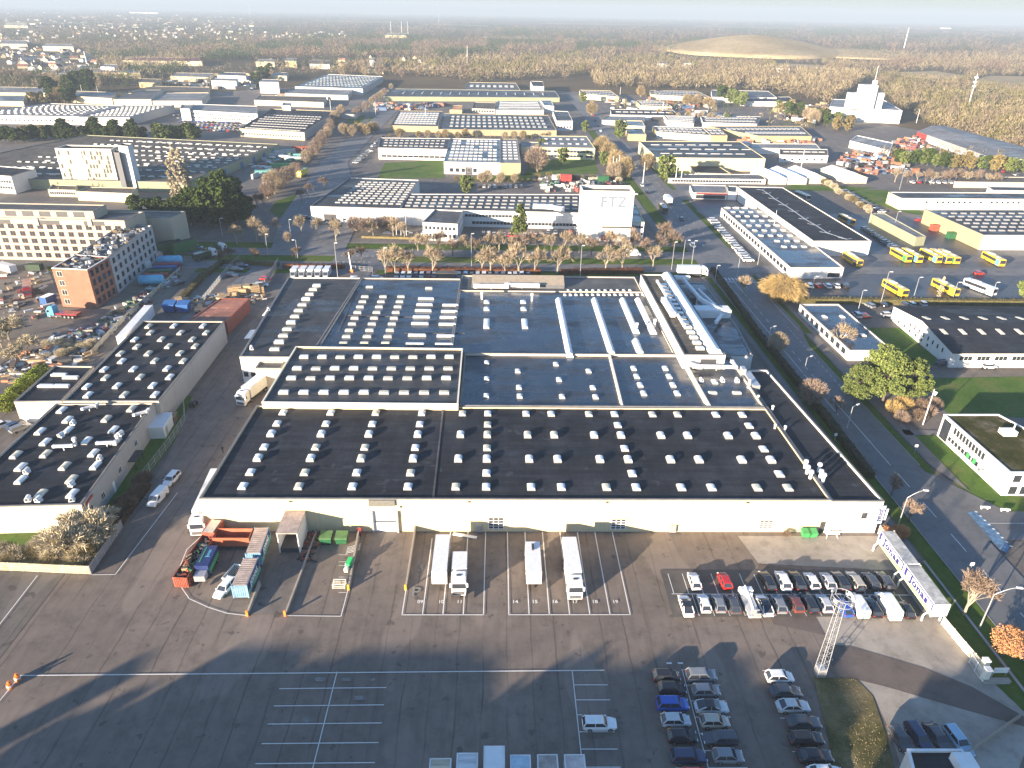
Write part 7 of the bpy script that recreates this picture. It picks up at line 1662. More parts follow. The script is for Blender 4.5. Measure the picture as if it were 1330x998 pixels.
wood('wood', [
 ([(725, 100), (800, 92), (900, 91), (1000, 93), (1100, 96), (1135, 98), (1078, 135), (1010, 122), (925, 116), (840, 116), (750, 113)], 1500, 9, 14, (1, 1, 0), 26),
 ([(1120, 96), (1330, 96), (1340, 190), (1210, 162), (1150, 130), (1140, 110)], 1700, 6, 11, (1, 4, 0), 22),
 ([(1190, 158), (1330, 150), (1340, 204), (1230, 168)], 500, 5, 9, (4, 1, 0), 22)], 'brown leafless wood spreading behind the right-hand works')
wood('wood', [
 ([(620, 108), (760, 100), (900, 88), (900, 76), (740, 72), (560, 78), (440, 88), (440, 96), (520, 98)], 1500, 9, 15, (1, 0, 4), 20),
 ([(230, 85), (330, 78), (560, 76), (700, 70), (700, 54), (320, 54), (240, 70)], 2600, 10, 15, (2, 0, 3), 14),
 ([(700, 70), (860, 74), (900, 58), (700, 54)], 700, 10, 15, (2, 0, 3), 14)], 'wide brown wood across the middle distance')
wood('wood', [
 ([(1090, 92), (1335, 96), (1335, 70), (1090, 70)], 1400, 9, 14, (2, 0, 1), 12),
 ([(880, 92), (1100, 92), (1100, 80), (900, 80)], 900, 7, 12, (1, 4, 0), 14),
 ([(640, 54), (1335, 72), (1335, 46), (1000, 38), (640, 36)], 3800, 10, 16, (3, 2, 0), 8)], 'reddish brown wood beyond the grassy hill')
wood('wood', [
 ([(0, 66), (240, 70), (330, 54), (640, 54), (640, 30), (0, 14)], 6000, 10, 16, (0, 0, 3), 7),
 ([(0, 112), (130, 112), (240, 95), (240, 70), (0, 62)], 1500, 6, 12, (0, 1, 3), 14),
 ([(0, 16), (500, 24), (1330, 44), (1330, 34), (665, 22), (0, 8)], 3600, 12, 20, (0, 3, 2), 6)], 'patchwork of woods fading into the haze on the left')
wood('wood', [
 ([(640, 48), (760, 50), (762, 42), (650, 36)], 500, 12, 17, (3, 3, 3), 9), ([(375, 56), (560, 55), (555, 50), (380, 50)], 400, 12, 16, (3, 3, 3), 8),
 ([(1060, 48), (1160, 49), (1150, 40), (1060, 40)], 350, 12, 18, (3, 3, 3), 8), ([(985, 50), (1035, 50), (1030, 40), (990, 40)], 200, 12, 18, (3, 3, 3), 8),
 ([(820, 66), (875, 68), (905, 56), (820, 55)], 160, 10, 14, (4, 3, 3), 8), ([(270, 80), (340, 78), (330, 58), (265, 60)], 420, 10, 15, (0, 3, 3), 10),
 ([(1180, 120), (1260, 145), (1330, 140), (1320, 125)], 110, 7, 11, (3, 4, 3), 18)], 'dark evergreen blocks among the brown woods')
wood('scrub', [
 ([(0, 125), (60, 125), (230, 118), (330, 98), (330, 84), (130, 86), (0, 108)], 230, 5, 10, (0, 1, 3), 16), ([(330, 100), (500, 94), (500, 80), (330, 82)], 200, 6, 12, (1, 0, 3), 18),
 ([(745, 118), (840, 120), (1090, 150), (1050, 172), (850, 148), (760, 140)], 110, 4, 8, (1, 4, 3), 18), ([(1080, 205), (1330, 214), (1330, 206), (1200, 200)], 60, 4, 8, (1, 4, 0), 16),
 ([(100, 214), (230, 236), (170, 262), (60, 256)], 25, 2, 4, (1, 4, 0), 14)], 'scattered scrub and small trees between the works')
sheet('far_field', [Q([(x0, y0), (x1, y0+(x1-x0)*.022), (x1-8, y0+(x1-x0)*.022-t_), (x0+10, y0-t_)]) for x0, x1, y0, t_ in ((20, 120, 30, 2), (180, 330, 26, 1.5), (400, 520, 28, 2), (560, 640, 33, 1.6), (700, 860, 31, 1.5), (900, 1040, 35, 1.5), (1180, 1320, 38, 1.6), (620, 700, 50, 3))], .8, mat_ground('pale_field', (.16, .15, .07), (.22, .19, .10), (.30, .25, .15), .002))
# ---------------------------------------------------------------- street furniture, yards and small things
def lamp_post(label, px, py, h, arm=(1.6, 0), name='street_lamp', group='street lamps', m=GALV, curved=False):
    v = G(px, py); t = thing(name, label, 'street lamp', (v.x, v.y, 0), 0, group)
    b = MB(); b.tube((0, 0, 0), (0, 0, h*(.8 if curved else 1)), .13, .08, 6); top = Vector((0, 0, h*(.8 if curved else 1)))
    if curved:
        prev = top
        for i in range(1, 6):
            t_ = i/5; q = Vector((arm[0]*t_, arm[1]*t_, h*(.8+.2*sin(t_*pi/2)))); b.tube(prev, q, .07, .06, 5); prev = q
        head = prev
    else: head = Vector((arm[0], arm[1], h)); b.tube(top, head, .06, .05, 5)
    b.build('pole', m, t, world=False)
    b = MB(); a_ = atan2(arm[1], arm[0]); b.obox((head.x, head.y), a_, .9, .32, head.z-.06, head.z+.12); b.build('lamp_head', WHITE, t, world=False)
for i, (x, y, h, a_, c) in enumerate(((439, 363, 13.5, 0, 0), (387, 336, 7.4, -1, 0), (501, 362, 11.5, 0, 0), (612.5, 347, 13, 0, 0), (753, 366, 13.5, 0, 0), (289, 308, 8, 1, 0), (348, 330, 8, 0, 0), (378, 308, 7.5, 0, 0), (885, 352, 12, 1.5, 0), (897, 353, 12, 0, 0), (872, 351, 11, 0, 0), (957, 360, 9, -1, 0), (984, 344, 9, -1, 0), (928, 369, 7, 0, 0))):
    lamp_post(f'pale lamp post, {ORD[i]} counted along the avenue and traffic lights', x, y, h, (a_ or .6, 0))
lamp_post('curved-arm lamp post beside the annex corner', 1165, 687, 9.2, (2.9, -.2), curved=True)
lamp_post('curved-arm lamp post in the verge by the orange tree', 1272, 816, 9.0, (3.2, -.4), curved=True)
lamp_post('short two-armed road lamp opposite the pines', 1100, 557, 6.0, (1.8, 1.2)); lamp_post('road lamp on the west kerb by the round bare tree', 996, 452, 6.5, (1.6, 1)); lamp_post('road lamp near the dashed lane above the orange tree', 1042, 493, 6.5, (1.6, 1))
for i, (x, y, h) in enumerate(((1113.5, 407, 8), (1143, 397, 12), (1187, 385, 7), (1237.5, 388, 6), (1287, 388, 6), (1053, 384, 7), (1160, 300, 9), (1128, 292, 8), (1168, 247, 12), (1297, 218, 8))): lamp_post(f'slim lamp post, {ORD[i]} around the bus depot yard', x, y, h, (.8, 0), group='depot lamps')
for i, (x, y) in enumerate(((795, 230), (799, 233), (803, 228), (877, 238), (884, 238), (860, 150), (805, 128), (430, 147), (488, 150), (108, 126), (129, 128), (93, 126), (553, 158), (835, 238), (1190, 160), (1040, 220))):
    v = G(x, y); t = thing('flagpole', f'white pole, {ORD[i]} of the scattered tall poles in the distance', 'pole', (v.x, v.y, 0), 0, 'tall white poles'); b = MB(); b.tube((0, 0, 0), (0, 0, 12), .22, .14, 6); b.build('pole', WHITE, t, world=False)
for i, (x, y) in enumerate(((573, 306), (580, 306), (567, 305), (1113, 305))):
    v = G(x-52 if i < 3 else x-110, y); 
    t = thing('flagpole', f'white flagpole, {ORD[i]} from the left before the factories', 'flagpole', (v.x, v.y, 0)); b = MB(); b.tube((0, 0, 0), (0, 0, 11), .12, .07, 6); b.build('pole', WHITE, t, world=False)
v = G(1198.5, 552); t = thing('flagpole', 'leaning-looking white flagpole with furled flag beside the mossy office', 'flagpole', (v.x, v.y, 0)); b = MB(); b.tube((0, 0, 0), (0, 0, 9.8), .13, .07, 8); b.build('pole', WHITE, t, world=False)
b = MB(); b.loft([[(.08, -.1, 9.3), (.9, -.2, 9.0), (.9, -.05, 9.0), (.08, .1, 9.3)], [(.08, -.1, 8.3), (.5, -.3, 8.2), (.5, -.1, 8.2), (.08, .1, 8.3)]]); b.build('flag', WHITE, t, world=False)
# lattice mast
v = G(1064, 877); t = thing('lattice_mast', 'tall white lattice floodlight mast with ring platform beside the mossy patch', 'mast', (v.x, v.y, .19)); b = MB(); hh = 14.6; w0, w1 = .62, .36; n = 17
def cr(z): w = w0+(w1-w0)*z/hh; return [(-w, -w, z), (w, -w, z), (w, w, z), (-w, w, z)]
for i in range(n):
    A_, B_ = cr(hh*i/n), cr(hh*(i+1)/n)
    for k_ in range(4): b.bar(A_[k_], B_[k_], .07); b.bar(A_[k_], A_[(k_+1) % 4], .035)
    if i % 2: b.bar(A_[0], B_[1], .035); b.bar(A_[2], B_[3], .035)
b.build('lattice', GALV, t, world=False)
b = MB(); b.box(-.55, -.55, .02, .55, .55, 1.4); b.build('base_cabinet', GALV, t, world=False)
b = MB(); R1 = 1.5
for z in (hh, hh+1.0):
    for i in range(14): a_, c_ = 2*pi*i/14, 2*pi*(i+1)/14; b.bar((R1*cos(a_), R1*sin(a_), z), (R1*cos(c_), R1*sin(c_), z), .09)
for i in range(7): a_ = 2*pi*i/7; b.bar((R1*cos(a_), R1*sin(a_), hh), (R1*cos(a_), R1*sin(a_), hh+1.0), .06); b.bar((0, 0, hh), (R1*cos(a_), R1*sin(a_), hh), .06)
b.build('ring_platform', GALV, t, world=False)
for i in range(4):
    a_ = pi/2*i+.5; b = MB(); b.obox((1.6*cos(a_), 1.6*sin(a_)), a_, .25, .7, hh+.5, hh+.95); b.build('floodlight', GALV, t, world=False)
# far masts
for lb, x, y, h, w in (('red and white telecom mast with pale dishes in front of the wooded slope', 1256, 143, 36, .55), ('slender pale mast in the brown wood, centre distance', 607, 84, 30, .6), ('thin tall radio mast near the horizon, centre', 570, 30, 150, 2.0), ('leaning-looking white chimney in the left distance', 114, 88, 23, 1.1), ('pale pylon in the reddish wood, right distance', 1174, 63, 60, 1.6), ('thin pale turbine mast near the left horizon', 325, 22, 120, 1.5)):
    v = G(x, y); t = thing('distant_mast', lb, 'mast', (v.x, v.y, 0)); b = MB(); b.tube((0, 0, 0), (0, 0, h), w, w*.5, 6); b.build('mast_shaft', GALV if 'radio' in lb else WHITE, t, world=False)
    if 'dishes' in lb:
        for z, r_ in ((23, 1.2), (27, 1.3), (31.5, 1.4)): b = MB(); b.box(-r_, -1.0, z, r_, 1.0, z+1.7); b.build('dish_cluster', WHITE, t, world=False)
for i, x in enumerate((508, 522, 530)): v = G(x, 45); t = thing('distant_mast', f'thin substation gantry mast, {ORD[i]} from the left, centre distance', 'mast', (v.x, v.y, 0)); b = MB(); b.tube((0, 0, 0), (0, 0, 45), .8, .5, 5); b.build('mast_shaft', WHITE, t, world=False)
# fences
def fence(label, pts, h, every=2.6, name='mesh_fence', m=GALV, mesh=True, solid=None, z=0.1, leftlit=0):
    P = [G(*p) for p in pts]; t = thing(name, label, 'fence', (P[0].x, P[0].y, z)); n = 0; w = MB()
    for a_, c_ in zip(P, P[1:]):
        L_ = (c_-a_).length; k = max(1, round(L_/every)); u = (c_-a_)/k
        for i in range(k):
            p, q = a_+u*i, a_+u*(i+1)
            b = MB(); b.box(p.x-.05, p.y-.05, z, p.x+.05, p.y+.05, z+h+.1)
            if n < 90: b.build('fence_post', m, t)
            n += 1
            if solid: w.bar((p.x, p.y, z+h/2+.05), (q.x, q.y, z+h/2+.05), .06, 0, h-.1)
            else:
                for zz in (.15, h*.5, h-.02): w.bar((p.x, p.y, z+zz), (q.x, q.y, z+zz), .045)
                if mesh:
                    L2 = (q-p).length; ns = int(L2/.22)
                    for j in range(ns): r_ = p+(q-p)*(j+.5)/ns; w.box(r_.x-.012, r_.y-.012, z+.1, r_.x+.012, r_.y+.012, z+h)
    w.build('fence_panel', solid or m, t); return t
WOVEN = mat('woven_screen', (.40, .36, .24), .9, .25, 1.0, fine=.3)
fence('screened fence along the front of the bare thicket, left edge', [(0, 742), (30, 743), (70, 745), (118, 747)], 1.9, 2.4, solid=WOVEN)
fence('grey screened fence running up the left lane from the thicket corner', [(119, 747), (160, 686)], 1.9, 2.4, solid=mat('grey_screen', (.22, .23, .23), .8, .2))
fence('wire fence on the grass strip beside the left lane', [(188, 622), (222, 578), (241, 548), (240, 528)], 2.0, 2.8, m=GALV, solid=None)
fence('pale picket fence leading down to the entrance gate from the sign containers', [(1222, 812), (1250, 846), (1276, 876)], 1.8, 2.2, name='picket_fence', m=mat('cream_fence', (.60, .57, .47), .7, .1), solid=mat('cream_fence2', (.52, .49, .40), .7, .2))
fence('white barred gate fence between annex corner and sign containers', [(1140, 694), (1155, 716)], 2.0, 2.0, name='bar_fence', m=WHITE)
fence('white wall fence fading into the yard at the bottom right', [(1250, 986), (1324, 934)], 1.3, 3.0, name='low_wall', m=A_CONC, solid=A_CONC)
fence('grey board fence between car park and rear lane', [(345, 372), (362, 343)], 2.2, 2.5, m=GALV, solid=mat('grey_board', (.20, .21, .23), .7, .2), name='board_fence')
fence('grey fence down the narrow street by the pallet yard', [(262, 395), (300, 348), (312, 338)], 1.9, 2.6, m=GALV)
fence('pale fence along the building site edge', [(120, 462), (150, 428), (190, 392), (235, 352)], 1.6, 3.0, m=GALV, solid=mat('site_screen', (.36, .33, .27), .9, .3), name='site_fence')
fence('white fence round the skip enclosure behind the rear hall', [(457, 351.5), (484, 353.5), (484, 358)], 1.8, 1.6, m=GALV, name='enclosure_fence')
fence('white sliding gate at the yard entrance', [(1258, 862), (1272, 884)], 1.9, 1.4, name='sliding_gate', m=WHITE)
fence('low rail fence along the depot hedge top', [(1040, 391), (1200, 394), (1330, 396)], 1.2, 4, m=GALV, mesh=False)
for px, py, l_ in ((1275, 872, 'upper'), (1277, 884, 'lower')): 
    v = G(px, py); t = thing('gate_pillar', f'{l_} pale gate pillar at the entrance', 'gate', (v.x, v.y, .1)); b = MB(); b.box(-.4, -.4, 0, .4, .4, 2.3); b.build('pillar', CREAM, t, world=False); b = MB(); b.box(-.45, -.45, 2.303, .45, .45, 2.45); b.build('pillar_cap', WHITE, t, world=False)
v = G(1296, 880); t = thing('notice_board', 'white notice board on two posts in the entrance lawn', 'sign', (v.x, v.y, .1)); b = MB(); b.box(-1.1, -.05, .9, 1.1, .05, 1.9); b.build('board', WHITE, t, world=False)
for s_ in (-1, 1): b = MB(); b.box(s_-.05, -.045, 0, s_+.05, .045, .9); b.build('sign_post', GALV, t, world=False)
v = G(1293, 887); t = thing('concrete_bench', 'long low concrete kerb block beside the entrance', 'bench', (v.x, v.y, .1)); b = MB(); b.box(-1.9, -.35, 0, 1.9, .35, .45); b.build('block', KERB, t, world=False); b = MB(); b.box(-2.0, -.4, .453, 2.0, .4, .55); b.build('top_slab', A_CONC, t, world=False)
for x, y, lb in ((1278, 662, 'white curved bench-like barrier on the grass by the side road'), (1304, 665, 'white post with a round hoop at the mouth of the side road')):
    v = G(x, y); t = thing('barrier', lb, 'barrier', (v.x, v.y, .1)); b = MB(); b.bar((-.9, 0, .6), (.9, -.2, .6), .3); b.build('rail', WHITE, t, world=False); b = MB(); b.box(-.7, -.1, 0, -.55, .1, .45); b.box(.5, -.2, 0, .65, .05, .45); b.build('foot', WHITE, t, world=False)
# bike lane sign etc
for x, y, lb in ((1187, 590, 'small square road sign on the east verge'), (1083, 575, 'triangular road sign beside the annex hedge'), (1258, 745, 'small grey cabinet in the lawn beside the sign containers')):
    v = G(x, y); t = thing('road_sign', lb, 'road sign', (v.x, v.y, .1)); b = MB(); b.tube((0, 0, 0), (0, 0, 2.2), .05, .05, 6); b.build('sign_post', GALV, t, world=False); b = MB(); b.box(-.35, -.03, 1.7, .35, .03, 2.4); b.build('sign_plate', WHITE, t, world=False)
# barriers on the yard left
for x, y, lb in ((24, 884, 'upper'), (14, 894, 'lower')):
    v = G(x, y); t = thing('traffic_barrel', f'{lb} orange marker barrel at the corner of the long white line', 'barrel', (v.x, v.y, .1)); b = MB(); b.tube((0, 0, 0), (0, 0, .9), .42, .36, 10); b.tube((0, 0, .9), (0, 0, 1.3), .2, .16, 8); b.build('barrel_body', ORANGE, t, world=False); b = MB(); b.tube((0, 0, .35), (0, 0, .6), .43, .41, 10); b.build('white_band', WHITE, t, world=False)
# forklift-like green pallet mover on the ramp wall
v = G(455, 740); t = thing('green_machine', 'small green wheeled machine standing on the ramp kerb wall', 'machine', (v.x-.2, v.y+.5, .1), -.2)
b = MB(); b.loft([[(-.45, -.9, .5), (.45, -.9, .5), (.45, .9, .5), (-.45, .9, .5)], [(-.4, -.8, 1.4), (.4, -.8, 1.4), (.4, .85, 1.6), (-.4, .85, 1.6)]]); b.build('machine_body', mat('bright_green', (.03, .42, .12), .5, .1), t, world=False)
b = MB(); b.box(-.3, -1.7, .3, .3, -.95, 1.1); b.box(-.05, -1.5, 1.1, .05, -1.4, 2.1); b.build('mast', WHITE, t, world=False)
for sx in (-.5, .5):
    for sy in (-.7, .6): b = MB(); b.tube((sx-.08, sy, .3), (sx+.08, sy, .3), .3, .3, 8); b.build('wheel', BLACK, t, world=False)
v = G(441, 762); t = thing('pallet_cage', 'pale tubular cage on the parking bay beside the green machine', 'cage', (v.x, v.y, .1)); b = MB()
for z in (.15, .55, .95): 
    for a_, c_ in (((-1, -.6), (1, -.6)), ((1, -.6), (1, .6)), ((1, .6), (-1, .6)), ((-1, .6), (-1, -.6))): b.bar((*a_, z), (*c_, z), .08)
for a_ in ((-1, -.6), (1, -.6), (1, .6), (-1, .6)): b.bar((*a_, 0), (*a_, 1.0), .09)
b.build('cage_frame', CREAM, t, world=False)
v = G(445, 712); t = thing('steel_rack', 'folded grey steel rack lying beside the green containers', 'rack', (v.x+2.2, v.y-1, .1)); b = MB()
for i in range(5): b.bar((-1.2, -.8+.4*i, .2), (1.2, -.6+.4*i, .9), .09)
b.bar((-1.2, -.9, .15), (-1.2, 1, .15), .1); b.build('rack_bars', GALV, t, world=False)
v = G(468, 692); t = thing('red_tank', 'small red drum at the foot of the ramp wall', 'drum', (v.x, 104.6, .1)); b = MB(); b.tube((-.4, 0, .9), (.4, 0, .9), .6, .6, 12); b.build('drum', RED, t, world=False); b = MB(); b.box(-.3, -.4, 0, .3, .4, .35); b.build('drum_stand', DARK, t, world=False)
b = MB()
for i in range(90):
    x, y = RND.uniform(394, 414), RND.uniform(688, 730); p = G(x-(y-700)*.25, y); s_ = RND.uniform(.1, .5); b.obox((p.x, p.y), RND.uniform(0, 3), s_*3, s_*.4, .12, .15+RND.uniform(.05, .5), RND.choice((0, 0, 1, 2)))
o = b.build('scrap_heap', [DARK, RUST, WOOD]); tag(o, 'heap of thin scrap bars beside the dock box', 'scrap', None, 'stuff')
v = G(1035, 694); t = thing('white_table', 'white trestle table against the cream wall right of the green bins', 'table', (G(1077, 695).x, 104.1, .13)); b = MB(); b.box(-1.3, -.4, .9, 1.3, .4, 1.0); b.build('tabletop', WHITE, t, world=False)
for s_ in (-1, 1): b = MB(); b.bar((s_*1.1, -.5, 0), (s_*.8, .2, .897), .09); b.build('leg', WHITE, t, world=False)
v = G(1018, 694); t = thing('bush', 'small brown plant tub against the cream wall left of the green bins', 'plant', (v.x, 104.2, .13)); put(SH[3][1], 'crown', t, (0, 0, 0), world=False).scale = (.35, .3, .4)
v = G(610, 692); t = thing('timber_board', 'long white board lying before the louvred wall window', 'board', (G(604, 695).x, 104.3, .13), -.25); b = MB(); b.box(-2.3, -.35, 0, 2.3, .35, .12); b.build('board', WHITE, t, world=False)
# things by the left warehouse
a_, c_ = G(192, 575), G(217, 558); t = thing('white_hut', 'pale blue-white hut against the grey warehouse wall', 'hut', ((a_.x+c_.x)/2, (a_.y+c_.y)/2+2, .1), .1)
b = MB(); b.box(-2.2, -3.4, 0, 2.0, 3.0, 2.9); b.build('hut_body', mat('pale_blue_panel', (.58, .64, .64), .6, .08), t, world=False); b = MB(); b.box(-2.35, -3.55, 2.903, 2.15, 3.15, 3.05); b.build('hut_roof', WHITE, t, world=False); b = MB(); b.box(2.003, -2.4, .2, 2.05, -1.2, 2.2); b.build('hut_door', GALV, t, world=False)
v = G(174, 604); t = thing('dark_shelter', 'dark open shelter on the grass by the grey warehouse', 'shelter', (v.x, v.y, .1), .1); b = MB(); b.box(-1.6, -2.2, 2.0, 1.6, 2.2, 2.2); b.build('shelter_roof', DARK, t, world=False)
for sx in (-1.4, 1.4):
    for sy in (-2, 2): b = MB(); b.bar((sx, sy, 0), (sx, sy, 1.997), .12); b.build('leg', DARK, t, world=False)
v = G(221, 548); t = thing('timber_box', 'brown timber box behind the pale hut', 'box', (v.x, v.y, .1), .1); b = MB(); b.box(-1.5, -1.5, 0, 1.5, 1.5, 1.7); b.build('box_body', BARK, t, world=False); b = MB(); b.box(-1.6, -1.6, 1.703, 1.6, 1.6, 1.8); b.build('lid', WOOD, t, world=False)
v = G(252, 528); t = thing('quad_bike', 'small dark tractor on the left lane beside the wire fence', 'tractor', (v.x, v.y, .1), 1.5); b = MB(); b.box(-1.1, -.4, .5, 1.1, .4, 1.0); b.box(-1.0, -.5, 1.0, .0, .5, 1.5); b.build('machine_body', DARK, t, world=False)
for sx in (-.8, .8):
    for sy in (-.55, .55): b = MB(); b.tube((sx, sy-.12, .4), (sx, sy+.12, .4), .4, .4, 10); b.build('wheel', BLACK, t, world=False)
for i, (x, y) in enumerate(((274, 487), (258, 503), (300, 462), (283, 470))):
    pass
# a man on the left lane
def person(label, loc, rz, cloth, legs, h=1.78):
    """one continuous skinned figure, mid-stride"""
    J = [(0, 0, .95), (0, 0, 1.15), (0, 0, 1.42), (0, .01, 1.53), (0, .02, 1.66), (-.18, 0, 1.44), (-.25, -.08, 1.17), (-.22, .08, .93), (.18, 0, 1.44), (.25, .08, 1.17), (.24, .16, .94), (-.1, 0, .90), (-.11, .16, .50), (-.11, .10, .08), (-.11, .26, .03), (.1, 0, .90), (.11, -.06, .50), (.11, -.28, .10), (.11, -.14, .03)]
    E_ = [(0, 1), (1, 2), (2, 3), (3, 4), (2, 5), (5, 6), (6, 7), (2, 8), (8, 9), (9, 10), (0, 11), (11, 12), (12, 13), (13, 14), (0, 15), (15, 16), (16, 17), (17, 18)]
    Rr = [.15, .14, .16, .06, .11, .075, .055, .04, .075, .055, .04, .10, .07, .05, .045, .10, .07, .05, .045]
    me = bpy.data.meshes.new('person'); me.from_pydata([(x, y, z*h/1.78) for x, y, z in J], E_, []); o = bpy.data.objects.new('person', me); COL.objects.link(o)
    md = o.modifiers.new('skin', 'SKIN'); o.modifiers.new('sub', 'SUBSURF').levels = 1; o.modifiers['sub'].render_levels = 1
    if not me.skin_vertices: 
        bm_ = __import__('bmesh').new(); bm_.from_mesh(me); bm_.verts.layers.skin.verify(); bm_.to_mesh(me); bm_.free()
    for i, r_ in enumerate(Rr): me.skin_vertices[0].data[i].radius = (r_, r_*.8)
    me.skin_vertices[0].data[0].use_root = True
    me.materials.append(cloth); o.location = loc; o.rotation_euler = (0, 0, rz); tag(o, label, 'person')
    b = MB(); b.tube((0, .02, 1.68), (0, .02, 1.79), .105, .07, 10); hr = b.build('hair', DARK, o, world=False); return o
v = G(290, 589); person('person in dark clothes walking on the left lane', (v.x, v.y, .10), .4, mat('dark_clothes', (.02, .02, .022), .9, .2), None)
# skylight-like canopies and small items behind rear hall
v = G(457, 354); t = thing('crane_arm', 'slim white loader arm pointing up behind the rear hall', 'crane', (v.x, v.y, .13)); b = MB(); b.bar((0, 0, 0), (-.6, 0, 7.5), .35); b.build('arm', WHITE, t, world=False); b = MB(); b.box(-.6, -.6, 0, .6, .6, 1.0); b.build('base', ORANGE, t, world=False)
v0, v1 = G(567, 354, 2.6), G(594, 354, 2.6); t = thing('bike_shelter', 'grey roofed bicycle shelter in the hedge line', 'shelter', ((v0.x+v1.x)/2, v0.y, .1)); w_ = (v1.x-v0.x)/2
b = MB(); b.hexa([(-w_, -1.3, 2.4), (w_, -1.3, 2.4), (w_, 1.3, 2.7), (-w_, 1.3, 2.7), (-w_, -1.3, 2.5), (w_, -1.3, 2.5), (w_, 1.3, 2.8), (-w_, 1.3, 2.8)]); b.build('shelter_roof', R_GREY, t, world=False)
for s_ in (-1, -.33, .33, 1): b = MB(); b.box(s_*(w_-.2)-.06, 1.0, 0, s_*(w_-.2)+.06, 1.1, 2.6); b.build('shelter_post', DARK, t, world=False)
# building site: tanks, huts, machines, clutter
def tank(label, x, y, m, L_=9, r_=1.5, an=.75, z=0):
    v = G(x, y); t = thing('storage_tank', label, 'tank', (v.x, v.y, z+.1), an); b = MB(); secs = []
    for i, (xx, k_) in enumerate(((-L_/2-.5, .35), (-L_/2-.3, .75), (-L_/2, 1), (L_/2, 1), (L_/2+.3, .75), (L_/2+.5, .35))):
        secs.append([(xx, r_*k_*cos(a_), r_+.3+r_*k_*sin(a_)) for a_ in [j*2*pi/14 for j in range(14)]])
    b.loft(secs); b.build('tank_shell', m, t, True, world=False)
    for s_ in (-L_*.3, L_*.3): b = MB(); b.box(s_-.3, -r_*.7, 0, s_+.3, r_*.7, .7); b.build('saddle', DARK, t, world=False)
tank('light blue tank nearest in the diagonal row of tanks', 198, 371, SKYB, 7.5, 1.7, .12); tank('light blue tank at the back of the diagonal row of tanks', 222, 345, SKYB, 8, 1.7, .1)
for x, y, m, lb in ((204, 364, RUST, 'rusty red skip container between the blue tanks'), (210, 359, GREEN, 'green skip container between the blue tanks'), (216, 354, BLUE, 'dark blue skip container between the blue tanks'), (220, 350, RED, 'red skip container between the blue tanks')):
    v = G(x, y); container('skip_container', lb, (v.x, v.y, .1), .12, m, None, 8, 2.3)
for x, y, m, lb, tp in ((220, 329, GREEN, 'green hut container with white window on the site', R_MID), (240, 328, mat('cabin_green', (.05, .16, .05), .6), 'tall green container with timber end on the site', R_MID)):
    v = G(x, y); t = container('site_hut', lb, (v.x, v.y, .1), .95, m, tp, 10, 4.6)
for x, y, lb in ((262, 333, 'dark green army-like truck on the site edge, left'), (275, 326, 'dark green army-like truck on the site edge, right')):
    v = at(x, y, 1.5); t = semi('parked_truck', lb, (v[0], v[1], .1), .9, (.05, .07, .04), 6.5, h=3.0)
for x, y, lb, s_ in ((176, 352, 'white site tent canopy, left beside the grey wing', 1), (192, 340, 'pinkish site container stack beside the grey wing', 0)):
    v = G(x, y); container('site_container', lb, (v.x, v.y, .1), .85, WHITE if s_ else mat('pinkish_panel', (.62, .40, .35), .7, .2), None, 11, 2.6)
v = at(38, 377, 1.6); semi('semi_truck', 'dark red articulated lorry on the building site', (v[0]-1, v[1]+1, .1), -1.05, (.22, .02, .02), 9, h=3.3)
for c in COL.objects[-40:]:
    if c.name.startswith('cab') and c.parent and 'dark red' in str(c.parent.get('label')): set_col(c, (.22, .02, .02))
v = at(88, 408, 1.2); t = semi('semi_truck', 'blue-cab lorry with red low loader on the building site', (v[0], v[1], .1), pi-.12, (.25, .02, .03), 7, h=1.6)
for c in t.children:
    if c.name.startswith('cab'): set_col(c, (.10, .38, .62))
v = G(10, 352); container('site_container', 'white and pink container at the left edge of the site', (v.x, v.y, .1), -.5, WHITE, None, 8, 2.6)
v = G(64, 394); container('site_container', 'small stacked blue and white cabins beside the brick building', (v.x, v.y, .1), 1.3, BLUE, WHITE, 4, 2.6)
v = G(46, 351); container('site_container', 'dark green cabin before the unfinished apartment block', (v.x, v.y, .1), 0, mat('cabin_dark_green', (.03, .06, .03), .7), None, 5, 2.2)
for x, y, k_, lb in ((260, 398, BLUE, 'left'), (240, 400, BLUE, 'leftmost')): pass
for x, lb in ((256-34, 'left'), (256-16, 'right')): v = G(x, 405); bin_(f'{lb} dark blue waste container behind the left warehouse', v.x, v.y, 1.7, BLUE, grp='blue waste containers')
v = at(262, 402, 1); t = thing('dark_loader', 'black wheeled loader beside the blue waste containers', 'machine', (v[0], v[1], .1), .3); b = MB(); b.box(-2, -1, .8, 1.5, 1, 1.8); b.box(-.9, -.8, 1.8, .5, .8, 2.9); b.bar((1.2, 0, 1.4), (3.4, 0, .6), .5); b.box(3.2, -1.1, .2, 3.7, 1.1, 1.0); b.build('machine_body', DARK, t, world=False)
for sx in (-1.3, 1.2):
    for sy in (-1.05, 1.05): b = MB(); b.tube((sx, sy-.2, .6), (sx, sy+.2, .6), .6, .6, 10); b.build('wheel', BLACK, t, world=False)
v0 = G(192, 410, 2); v1 = G(160, 447, 2); m_ = (v0+v1)/2; container('white_container', 'long white trailer parked along the left side of the grid roof warehouse', (m_.x-1.2, m_.y+3, .1), atan2(v0.y-v1.y, v0.x-v1.x), WHITE, None, 24, 3.6, rib=False)
